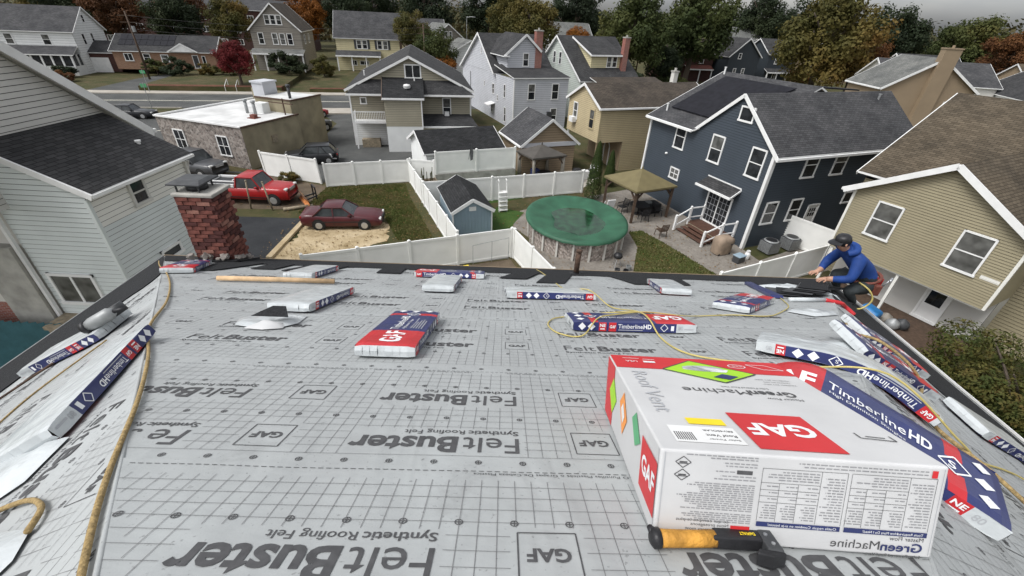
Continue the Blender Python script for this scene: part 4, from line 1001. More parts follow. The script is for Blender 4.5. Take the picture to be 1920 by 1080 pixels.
# wooden pole
p0, p1 = on(-3.42, 4.36, 0.045), on(-2.06, 4.43, 0.045)
m_ = MB(); m_.tube([p0 - p0, (p1 - p0) * 0.5 + Vector((0, 0, 0.004)), p1 - p0], 0.030, 14); o = m_.build('wooden_pole', 'wood', None, smooth=True, uv=False); o.location = p0; tag(o, 'round bare wooden pole lying across the felt on the left', 'pole')
# vent pipe at the eave
vp = thing('vent_pipe', 'rusty iron vent pipe standing at the far eave', 'vent pipe', on(1.24, 6.22))
m_ = MB(); m_.tube([(0, 0, -0.1), (0, 0, 0.30), (0.005, 0, 0.46)], 0.045, 12); m_.build('pipe', 'iron', vp, smooth=True, uv=False)
m_ = MB(); m_.tube([(0, 0, 0.44), (0.005, 0, 0.475)], 0.052, 12); m_.build('rim', 'iron', vp, smooth=True, uv=False)
m_ = MB(); m_.lathe((0, 0, -0.02), [(0.16, -0.02), (0.1, 0.02), (0.052, 0.05), (0.05, 0.09)], 14); m_.build('boot', 'black', vp, smooth=True, uv=False)
# torn wrapper with a folded shingle in front of the torn bundle
tw = thing('torn_wrapper', 'torn white plastic wrapper lying in front of the torn shingle bundle', 'plastic wrapper', on(-1.75, 2.6))
def crumple(outline, name, mat, parent, hgt, n=9, seed=0, base=None):
    """a loose sheet: fan of quads with random height"""
    r_ = random.Random(seed); m_ = MB(); cx = sum(p[0] for p in outline) / len(outline); cy = sum(p[1] for p in outline) / len(outline)
    rings = 5; N = len(outline); vs = []
    for k in range(rings + 1):
        t = k / rings
        for x, y in outline:
            X, Y = cx + (x - cx) * t, cy + (y - cy) * t
            h = 0.014 + hgt * (1 - t) ** 0.7 * (0.6 + 0.5 * noise.noise(Vector((X * 6, Y * 6, seed)))) + (0.012 * r_.random() if 0 < k < rings else 0)
            vs.append(on(X, Y, h) - base)
    fs = [(k * N + i, k * N + (i + 1) % N, (k + 1) * N + (i + 1) % N, (k + 1) * N + i) for k in range(rings) for i in range(N)]
    m_.add(vs, fs); return m_.build(name, mat, parent, smooth=True, uv=False)
crumple([(-1.98, 2.52), (-1.8, 2.46), (-1.62, 2.5), (-1.56, 2.62), (-1.6, 2.84), (-1.95, 2.86), (-2.06, 2.7)], 'plastic_sheet', 'film', tw, 0.05, seed=4, base=tw.location)
crumple([(-1.86, 2.44), (-1.72, 2.42), (-1.6, 2.47), (-1.62, 2.56), (-1.8, 2.58)], 'white_flap', 'carton', tw, 0.075, seed=6, base=tw.location)
m_ = MB(); q = [on(-2.02, 2.44, 0.02), on(-1.84, 2.5, 0.06), on(-1.74, 2.66, 0.15), on(-1.62, 2.56, 0.06), on(-1.68, 2.62, 0.1)]
m_.add([p - tw.location for p in (on(-1.86, 2.52, 0.085), on(-1.76, 2.64, 0.14), on(-1.66, 2.64, 0.14), on(-1.58, 2.52, 0.085))], [(0, 1, 2, 3)]); m_.build('shingle_piece', 'starter', tw, uv=False)
# loose plastic on the right slope and by the roofer
for i, (ol, lb, hg) in enumerate(([[(3.75, 5.45), (4.4, 5.0), (4.75, 4.9), (4.55, 5.35), (4.2, 5.7)], 'loose white plastic sheet on the felt beside the roofer', 0.12], [[(2.35, 2.55), (2.6, 2.35), (3.1, 2.36), (3.0, 2.5), (2.6, 2.62)], 'white plastic strip trailing between the bundles on the right slope', 0.03], [[(3.2, 3.5), (3.55, 3.62), (3.42, 3.9), (3.05, 3.7)], 'white torn plastic at the end of the bundle nearest the roofer', 0.07], [[(-1.78, 0.78), (-1.42, 0.71), (-1.35, 0.6), (-1.42, 0.36), (-1.8, 0.28), (-2.0, 0.5)], 'crumpled white plastic at the lower left corner of the picture', 0.1], [[(-2.5, 1.0), (-2.1, 0.82), (-1.84, 1.0), (-1.86, 1.22), (-2.1, 1.3), (-2.4, 1.2)], 'crumpled plastic at the near end of the bundle beside the brown rope', 0.1])):
    b_ = on(*ol[0]); o = crumple(ol, 'plastic_sheet', 'film', None, hg, seed=20 + i, base=b_); o.location = b_; tag(o, lb, 'plastic sheet')
# opened bundle with shingles spread out beside the roofer
opn = thing('opened_bundle', 'opened shingle bundle with black shingles fanned out at the right corner', 'shingle bundle', on(4.0, 5.2), 0)
rs = random.Random(8)
for k in range(6):
    a0, b0 = 3.62 + 0.1 * k + rs.uniform(-0.05, 0.05), 4.72 + 0.05 * k; ang = rad(52 + rs.uniform(-16, 12)); L_, W_ = 0.98, 0.33
    q = [(a0, b0), (a0 + L_ * math.cos(ang), b0 + L_ * math.sin(ang)), (a0 + L_ * math.cos(ang) - W_ * math.sin(ang) * -1, b0 + L_ * math.sin(ang) - W_ * math.cos(ang)), (a0 + W_ * math.sin(ang), b0 - W_ * math.cos(ang))]
    h = 0.03 + 0.013 * k; m_ = MB()
    n = 6; top = []; bt = []
    for i in range(n + 1):
        t = i / n
        for p, q2 in ((q[0], q[1]), (q[3], q[2])):
            X, Y = p[0] + (q2[0] - p[0]) * t, p[1] + (q2[1] - p[1]) * t; X = min(X, 5.85); Y = min(Y, 6.6)
            top.append(on(X, Y, h + 0.006) - opn.location); bt.append(on(X, Y, h) - opn.location)
    fs = [(2 * i, 2 * i + 1, 2 * i + 3, 2 * i + 2) for i in range(n)]; m_.add(top, fs); m_.add(bt, [tuple(reversed(f)) for f in fs])
    for i in range(n):
        for s_ in (0, 1): m_.add([top[2 * i + s_], top[2 * i + 2 + s_], bt[2 * i + 2 + s_], bt[2 * i + s_]], [(0, 1, 2, 3)])
    m_.build('shingle', 'starter' if k % 2 else 'dark', opn, uv=False)
m_ = MB(); q = [(3.45, 4.55), (3.85, 5.75), (3.95, 5.75), (3.58, 4.5)]
m_.add([on(x, y, 0.05) - opn.location for x, y in q] + [on(x, y, 0.014) - opn.location for x, y in q], [(0, 1, 2, 3), (0, 4, 5, 1), (1, 5, 6, 2), (2, 6, 7, 3), (3, 7, 4, 0)]); m_.build('wrapper_edge', 'navy', opn, uv=False)
m_ = MB(); m_.tube([on(3.55, 4.35, 0.03) - opn.location, on(4.05, 4.42, 0.03) - opn.location], 0.028, 10); m_.build('rolled_wrapper', 'film', opn, smooth=True, uv=False)
m_ = MB(); m_.tube(curve_path([on(4.05, 4.42, 0.03) - opn.location, on(4.2, 4.38, 0.04) - opn.location, on(4.35, 4.44, 0.03) - opn.location, on(4.45, 4.36, 0.02) - opn.location], 5), 0.026, 8); m_.build('red_wrapper', 'red', opn, smooth=True, uv=False)
# nail gun on the left slope
ng = thing('nail_gun', 'grey and black roofing nail gun lying on the left slope', 'nail gun', on(-3.12, 2.9))
gO = Vector((-3.35, 2.80, roofz(-3.35, 2.80))) + NL * 0.115
gx = Vector((math.cos(rad(20)) * math.cos(aL), math.sin(rad(20)), math.cos(rad(20)) * math.sin(aL))).normalized(); gy = NL.cross(gx)
def gp(a, b, c): return RW(gO + gx * a + gy * b + NL * c) - ng.location
m_ = MB(); m_.tube([gp(0.0, 0, 0.03), gp(0.06, 0, 0.03), gp(0.2, 0, 0.03), gp(0.24, 0, 0.03)], [0.042, 0.055, 0.055, 0.03], 12); m_.build('cylinder', 'galv', ng, smooth=True, uv=False)
m_ = MB(); m_.tube([gp(-0.03, 0, 0.03), gp(0.012, 0, 0.03)], [0.05, 0.057], 12); m_.build('cap', 'black', ng, smooth=True, uv=False)
m_ = MB(); m_.tube([gp(0.24, 0, 0.03), gp(0.33, 0.0, 0.0)], [0.02, 0.014], 8); m_.build('nose', 'black', ng, smooth=True, uv=False)
m_ = MB(); m_.tube([gp(0.10, 0.04, 0.03), gp(0.09, 0.12, 0.02), gp(0.06, 0.21, 0.0)], [0.026, 0.021, 0.024], 10); m_.build('grip', 'black', ng, smooth=True, uv=False)
m_ = MB(); m_.tube([gp(0.2, 0.1, -0.02), gp(0.2, 0.1, 0.06)], 0.07, 14); m_.build('coil_magazine', 'dark', ng, smooth=True, uv=False)
m_ = MB(); m_.tube(curve_path([gp(0.06, 0.21, 0.0), gp(-0.02, 0.3, -0.06), gp(-0.2, 0.26, -0.08), gp(-0.5, 0.1, -0.09), gp(-0.9, -0.1, -0.095)]), 0.009, 8); m_.build('hose_tail', 'iron', ng, smooth=True, uv=False)

# ---------------------------------------------------------------- the roofer
def skin_mesh(joints, edges, radii, name, sub=2):
    me = bpy.data.meshes.new(name); me.from_pydata(joints, edges, [])
    o = bpy.data.objects.new(name, me); col.objects.link(o)
    sk = o.modifiers.new('skin', 'SKIN'); sk.use_smooth_shade = True
    for i, r_ in enumerate(radii):
        v = me.skin_vertices[0].data[i]; v.radius = (r_, r_) if not isinstance(r_, tuple) else r_; v.use_root = (i == 0)
    ss = o.modifiers.new('sub', 'SUBSURF'); ss.levels = sub; ss.render_levels = sub
    dg = bpy.context.evaluated_depsgraph_get(); dg.update()
    nm = bpy.data.meshes.new_from_object(o.evaluated_get(dg)); bpy.data.objects.remove(o); bpy.data.meshes.remove(me)
    nm.name = name; return nm
pO = Vector((5.47, 5.62, roofz(5.47, 5.62) + 0.03))
person = thing('person', 'roofer in a blue jacket and dark cap crouching at the right roof corner', 'person', RW(pO))
J = {}; names = []; pts = []; rads = []
def jt(n, p, r_): names.append(n); J[n] = len(pts); pts.append(tuple(RW(pO + Vector(p)) - RW(pO))); rads.append(r_)
jt('pelvis', (0.15, 0.0, 0.35), (0.17, 0.15)); jt('waist', (0.06, 0.02, 0.50), (0.18, 0.15)); jt('chest', (-0.14, 0.04, 0.70), (0.20, 0.16)); jt('neckb', (-0.33, 0.05, 0.825), (0.11, 0.095)); jt('neck', (-0.395, 0.05, 0.86), 0.058); jt('headb', (-0.44, 0.05, 0.895), (0.078, 0.088)); jt('headt', (-0.475, 0.05, 0.98), (0.085, 0.098)); jt('headc', (-0.49, 0.05, 1.035), (0.06, 0.07))
jt('shN', (-0.24, -0.14, 0.74), 0.095); jt('elN', (-0.30, -0.22, 0.47), 0.078); jt('wrN', (-0.47, -0.06, 0.38), 0.046); jt('paN', (-0.54, -0.03, 0.365), (0.034, 0.022))
jt('shF', (-0.26, 0.23, 0.74), 0.095); jt('elF', (-0.34, 0.31, 0.49), 0.078); jt('wrF', (-0.49, 0.18, 0.40), 0.046); jt('paF', (-0.56, 0.15, 0.385), (0.034, 0.022))
jt('hipN', (0.12, -0.11, 0.30), 0.13); jt('knN', (-0.24, -0.19, 0.26), 0.10); jt('anN', (-0.04, -0.20, 0.06), 0.05); jt('toN', (-0.17, -0.20, 0.045), 0.042)
jt('hipF', (0.12, 0.12, 0.30), 0.13); jt('knF', (-0.20, 0.24, 0.33), 0.10); jt('anF', (-0.02, 0.22, 0.05), 0.05); jt('toF', (-0.16, 0.24, 0.03), 0.042)
ed = [('pelvis', 'waist'), ('waist', 'chest'), ('chest', 'neckb'), ('neckb', 'neck'), ('neck', 'headb'), ('headb', 'headt'), ('headt', 'headc'), ('chest', 'shN'), ('shN', 'elN'), ('elN', 'wrN'), ('wrN', 'paN'), ('chest', 'shF'), ('shF', 'elF'), ('elF', 'wrF'), ('wrF', 'paF'), ('pelvis', 'hipN'), ('hipN', 'knN'), ('knN', 'anN'), ('anN', 'toN'), ('pelvis', 'hipF'), ('hipF', 'knF'), ('knF', 'anF'), ('anF', 'toF')]
for sfx in ('N', 'F'):
    b_ = Vector((-0.54, -0.03, 0.365)) if sfx == 'N' else Vector((-0.56, 0.15, 0.385))
    for i, (dy, ln) in enumerate(((-0.03, 0.06), (-0.01, 0.075), (0.01, 0.07), (0.028, 0.055))):
        jt('f%s%da' % (sfx, i), b_ + Vector((-0.035, dy, -0.004)), 0.0105); jt('f%s%db' % (sfx, i), b_ + Vector((-0.035 - ln * 0.6, dy * 1.15, -0.02)), 0.0098); jt('f%s%dc' % (sfx, i), b_ + Vector((-0.035 - ln * 0.9, dy * 1.2, -0.05)), 0.0085)
        ed += [('pa' + sfx, 'f%s%da' % (sfx, i)), ('f%s%da' % (sfx, i), 'f%s%db' % (sfx, i)), ('f%s%db' % (sfx, i), 'f%s%dc' % (sfx, i))]
    jt('t%sa' % sfx, b_ + Vector((0.005, -0.045, -0.01)), 0.012); jt('t%sb' % sfx, b_ + Vector((-0.04, -0.06, -0.03)), 0.010)
    ed += [('pa' + sfx, 't%sa' % sfx), ('t%sa' % sfx, 't%sb' % sfx)]
bme = skin_mesh(pts, [(J[a], J[b]) for a, b in ed], rads, 'body')
for mt in ('jacket', 'trouser', 'skin', 'black'): bme.materials.append(M[mt])
seg = []
for a, b in ed:
    if a.startswith(('head', 'neck')) and b.startswith(('head',)) or a == 'neck': k = 2
    elif a.startswith(('pa', 'f', 't')) or (a.startswith('wr')): k = 2
    elif a.startswith('an'): k = 3
    elif a.startswith(('hip', 'kn', 'pelvis')) and not b == 'waist': k = 1
    elif (a, b) == ('pelvis', 'waist'): k = 1
    else: k = 0
    seg.append((Vector(pts[J[a]]), Vector(pts[J[b]]), k, (a, b)))
for p in bme.polygons:
    c_ = p.center; best = (9, 0)
    for A, B, k, nmz in seg:
        ab = B - A; t = max(0, min(1, (c_ - A).dot(ab) / ab.length_squared)); dd = (c_ - (A + ab * t)).length
        if nmz == ('neckb', 'neck'): k = 0
        if nmz == ('pelvis', 'waist') and t > 0.45: k = 0
        if nmz[0].startswith('el') and nmz[1].startswith('wr') and t > 0.85: k = 2
        if dd < best[0]: best = (dd, k)
    p.material_index = best[1]; p.use_smooth = True
body_o = ob('body', bme, person)
def PP(p): return RW(pO + Vector(p)) - RW(pO)
hc = Vector((-0.475, 0.05, 0.98))
m_ = MB(); m_.lathe((0, 0, 0), [(0.099, -0.012), (0.103, 0.015), (0.099, 0.05), (0.078, 0.078), (0.035, 0.09), (0.001, 0.092)], 18)
T = Matrix.Translation(PP(hc + Vector((0.0, 0, 0.005)))) @ Matrix.Rotation(rad(-14), 4, 'Y'); m_.v = [tuple(T @ Vector(v)) for v in m_.v]
cap_o = m_.build('cap', 'black', person, smooth=True, uv=False)
m_ = MB(); vs = []; N = 9
for k, r_ in ((0, 0.092), (1, 0.20)):
    for i in range(N):
        a = rad(180 - 62 + 124 * i / (N - 1)); vs.append((r_ * math.cos(a) * (1 if k == 0 else 1), r_ * math.sin(a) * (1 if k == 0 else 0.62), 0.012 - 0.02 * k - 0.012 * abs(math.sin(a))))
fs = [(i, i + 1, N + i + 1, N + i) for i in range(N - 1)]; m_.add([T @ Vector(v) for v in vs], fs); m_.add([T @ (Vector(v) + Vector((0, 0, -0.006))) for v in vs], [tuple(reversed(f)) for f in fs])
m_.build('brim', 'black', cap_o, smooth=True, uv=False)
m_ = MB(); m_.lathe((0, 0, 0), [(0.03, -0.075), (0.085, -0.055), (0.097, -0.02), (0.099, 0.01)], 16)
T2_ = Matrix.Translation(PP(hc + Vector((0.018, 0, -0.005)))) @ Matrix.Rotation(rad(-14), 4, 'Y'); m_.v = [tuple(T2_ @ Vector(v)) for v in m_.v]; m_.build('hair', 'black', person, smooth=True, uv=False)
m_ = MB()      # nose, ears
m_.tube([PP(hc + Vector((-0.092, 0, -0.03))), PP(hc + Vector((-0.112, 0, -0.058)))], [0.011, 0.016], 8)
for s_ in (-1, 1): m_.tube([PP(hc + Vector((0.0, 0.085 * s_, -0.015))), PP(hc + Vector((0.006, 0.092 * s_, -0.06)))], [0.016, 0.012], 8)
m_.build('nose_and_ears', 'skin', body_o, smooth=True, uv=False)
m_ = MB()
for s_ in (-1, 1): m_.tube([PP(hc + Vector((-0.083, 0.032 * s_, -0.03))), PP(hc + Vector((-0.092, 0.032 * s_, -0.03)))], 0.010, 8)
m_.tube([PP(hc + Vector((-0.088, -0.022, -0.088))), PP(hc + Vector((-0.088, 0.022, -0.088)))], 0.006, 6); m_.build('eyes_and_mouth', 'dark', body_o, smooth=True, uv=False)
m_ = MB()     # hood of the jacket and tool belt
m_.tube(curve_path([PP((-0.40, -0.06, 0.82)), PP((-0.31, -0.085, 0.87)), PP((-0.25, 0.05, 0.90)), PP((-0.31, 0.185, 0.87)), PP((-0.40, 0.16, 0.82))], 6), 0.05, 8); m_.build('hood', 'jacket', person, smooth=True, uv=False)
m_ = MB(); cp = []
for i in range(17):
    a = 2 * math.pi * i / 16; cp.append(PP((0.115 + 0.185 * math.cos(a), 0.01 + 0.185 * math.sin(a), 0.405 + 0.06 * math.cos(a))))
m_.tube(cp, 0.026, 8, cap=False); belt = m_.build('tool_belt', 'leather', person, smooth=True, uv=False)
for (x, y, z_), mt in (((0.17, -0.21, 0.31), 'leather'), ((0.31, -0.03, 0.34), 'red'), ((0.26, 0.14, 0.33), 'leather')):
    m_ = MB(); m_.box(-0.05, 0.05, -0.04, 0.04, -0.09, 0.08, 0, Matrix.Translation(PP((x, y, z_)))); o = m_.build('pouch', mt, belt, uv=False); bevel(o, 0.015)
m_ = MB(); m_.tube([PP((0.30, -0.13, 0.30)), PP((0.34, -0.18, 0.47))], 0.013, 8); m_.tube([PP((0.31, -0.21, 0.46)), PP((0.38, -0.15, 0.48))], 0.016, 8); m_.build('hammer', 'steel', belt, smooth=True, uv=False)
m_ = MB(); m_.tube(curve_path([PP((-0.1, -0.16, 0.40)), PP((0.0, -0.28, 0.34)), PP((0.08, -0.33, 0.20)), PP((0.0, -0.34, 0.06)), PP((-0.15, -0.33, 0.03)), PP((-0.33, -0.3, 0.09))], 6), 0.012, 8)
o = m_.build('lanyard_rope', 'hose', None, smooth=True, uv=False); o.location = person.location; tag(o, 'pale yellow safety rope curving round the roofer', 'rope')
# ================================================================ ground
def sheet(name, pts, z, mat, kind='structure', label=None, cat=None):
    m_ = MB(); m_.poly([(x, y, z) for x, y in pts]); o = m_.build(name, mat, None); tag(o, label, cat, kind=kind); return o
def grid_sheet(name, x0, x1, y0, y1, z, mat, step, amp=0.0, seed=0, hole=None):
    m_ = MB(); nx, ny = int((x1 - x0) / step), int((y1 - y0) / step); vs = []; fs = []
    for j in range(ny + 1):
        for i in range(nx + 1):
            x, y = x0 + (x1 - x0) * i / nx, y0 + (y1 - y0) * j / ny; vs.append((x, y, z + amp * noise.noise(Vector((x * 0.4, y * 0.4, seed)))))
    for j in range(ny):
        for i in range(nx): q = j * (nx + 1) + i; fs.append((q, q + 1, q + nx + 2, q + nx + 1))
    m_.add(vs, fs); return tag(m_.build(name, mat, None, smooth=True), kind='structure')
sheet('ground', [(-1500, -600), (1500, -600), (1500, 1800), (-1500, 1800)], 0.0, 'grass')
def lot(o, a, x, y): c_, s_ = math.cos(rad(a)), math.sin(rad(a)); return (o[0] + x * c_ - y * s_, o[1] + x * s_ + y * c_)
# street and pavements beyond the houses (heading 75 degrees)
SO, SA = (-50.2, 54.0), 14.0
def st(x, y): return lot(SO, SA, x, y)
sheet('road', [st(-160, 0.3), st(160, 0.3), st(160, 10.6), st(-160, 10.6)], 0.008, 'asphalt')
for y in (5.3, 5.6): sheet('road_marking', [st(-160, y), st(160, y), st(160, y + 0.13), st(-160, y + 0.13)], 0.014, 'roadpaint')
def raised(name, pts, z0, z1, mat):
    m_ = MB(); m_.slab([(x, y, z1) for x, y in pts], z1 - z0); return tag(m_.build(name, mat, None), kind='structure')
raised('kerb', [st(-160, 10.6), st(160, 10.6), st(160, 10.8), st(-160, 10.8)], 0, 0.14, 'walk'); raised('pavement', [st(-160, 10.8), st(160, 10.8), st(160, 12.8), st(-160, 12.8)], 0, 0.13, 'walk')
raised('kerb', [st(-160, 0.1), st(8, 0.1), st(8, 0.3), st(-160, 0.3)], 0, 0.12, 'walk'); raised('pavement', [st(-12, -2.6), st(3, -2.6), st(3, 0.1), st(-12, 0.1)], 0, 0.11, 'walk'); raised('pavement', [st(14, -3.4), st(30, -3.4), st(30, 0.1), st(14, 0.1)], 0, 0.11, 'walk')
raised('front_bank', [st(-2, 12.8), st(17, 12.8), st(17, 34), st(-2, 34)], 0, 0.75, 'grass'); raised('front_bank', [st(21, 12.8), st(60, 12.8), st(60, 40), st(21, 40)], 0, 0.6, 'grass')
raised('mulch_bed', [st(-1.8, 12.9), st(17, 12.9), st(17, 14.4), st(-1.8, 14.4)], 0, 0.78, 'mulch'); raised('mulch_bed', [st(21, 12.9), st(60, 12.9), st(60, 14.0), st(21, 14.0)], 0, 0.64, 'mulch')
sheet('driveway', [st(-9, 12.9), st(-2.2, 12.9), st(-2.2, 30), st(-6, 32), st(-8, 26)], 0.012, 'asphalt')
# parking lot between the stone building and the green house, side road at the left
sheet('parking_lot', [(-27, 33.2), (-21.6, 33.6), (-19.6, 40), (-21.5, 52), (-25, 56.5), (-20, 58.2), (-16.3, 45), (-10, 44), (-9, 37.5), (-14.6, 31.9), (-20, 33.2)], 0.006, 'asphalt')
sheet('side_road', [(-60, 47), (-36, 52.5), (-31, 43), (-30, 36), (-44, 30), (-60, 40)], 0.006, 'asphalt')
sheet('road_marking', [(-40, 44.0), (-33.5, 45.8), (-33.5, 45.98), (-40, 44.2)], 0.012, 'roadpaint')
# yard with the parked sedan
sheet('bare_yard', [(-27, 25.4), (-14.4, 26.6), (-14.3, 31.2), (-19.8, 32.9), (-27, 33)], 0.004, 'dirt')
sheet('driveway', [(-26, 24.6), (-13.6, 25.2), (-13.1, 18.6), (-26, 17.8)], 0.006, 'asphalt_new')
sheet('lawn', [(-14.3, 25.9), (-8.9, 26.6), (-7.0, 22.8), (-4.9, 23.3), (-7.9, 30), (-8.8, 32.6), (-14.4, 30.9)], 0.005, 'lawn')
def blob(name, cx, cy, rx, ry, rot, z, mat, n=40, rough=0.12, seed=0, kind='structure'):
    pts_ = []
    for i in range(n):
        a = 2 * math.pi * i / n; r_ = 1 + rough * noise.noise(Vector((math.cos(a) * 2, math.sin(a) * 2, seed)))* 2
        x, y = rx * r_ * math.cos(a), ry * r_ * math.sin(a); pts_.append((cx + x * math.cos(rot) - y * math.sin(rot), cy + x * math.sin(rot) + y * math.cos(rot)))
    return sheet(name, pts_, z, mat, kind)
def ragged(name, poly, z, mat, amp, step=0.15, seed=0):
    out = []
    for i in range(len(poly)):
        a, b = Vector(poly[i]), Vector(poly[(i + 1) % len(poly)]); n = max(1, int((b - a).length / step)); nn = Vector((-(b - a).y, (b - a).x)).normalized()
        for k in range(n):
            p = a + (b - a) * k / n; p = p + nn * amp * (noise.noise(Vector((p.x * 1.1, p.y * 1.1, seed))) + 0.6 * noise.noise(Vector((p.x * 4, p.y * 4, seed + 3)))); out.append((p.x, p.y))
    return sheet(name, out, z, mat)
ragged('straw_patch', [(-13.15, 24.3), (-9.4, 25.3), (-7.9, 25.1), (-7.6, 23.3), (-9.0, 20.2), (-13.1, 19.6)], 0.0095, 'straw', 0.45, 0.12, 3)
# blue house back yard
sheet('patio', [(0.3, 28.3), (5.0, 31.5), (10.0, 34.5), (14.1, 24.0), (14.6, 22.0), (9.6, 17.5), (2.2, 17.0), (0.9, 20.6), (0.9, 24.0), (-0.2, 25.6)], 0.005, 'paver')
sheet('lawn', [(7.4, 25.6), (8.3, 25.9), (9.3, 24.3), (11.2, 20.6), (10.6, 18.2), (7.2, 17.4), (6.6, 20.4), (7.5, 23.4)], 0.0095, 'lawn')
sheet('lawn', [(-3.9, 21.4), (-0.6, 22.4), (-0.1, 26.0), (0.6, 28.0), (-1.4, 28.8), (-1.9, 25.5)], 0.006, 'turf')
sheet('lawn', [(-8, 33), (-0.6, 36.6), (1.2, 34.2), (4.4, 33.0), (-2, 29.3), (-5.8, 29.2)], 0.006, 'turf')
sheet('patio', [(0.2, 35.4), (1.3, 33.7), (5.0, 33.2), (7.2, 36.6), (4.8, 38.6)], 0.0095, 'walk')
sheet('driveway', [(14.2, 22.3), (17.0, 21.2), (30, 27), (27, 30)], 0.007, 'paver')

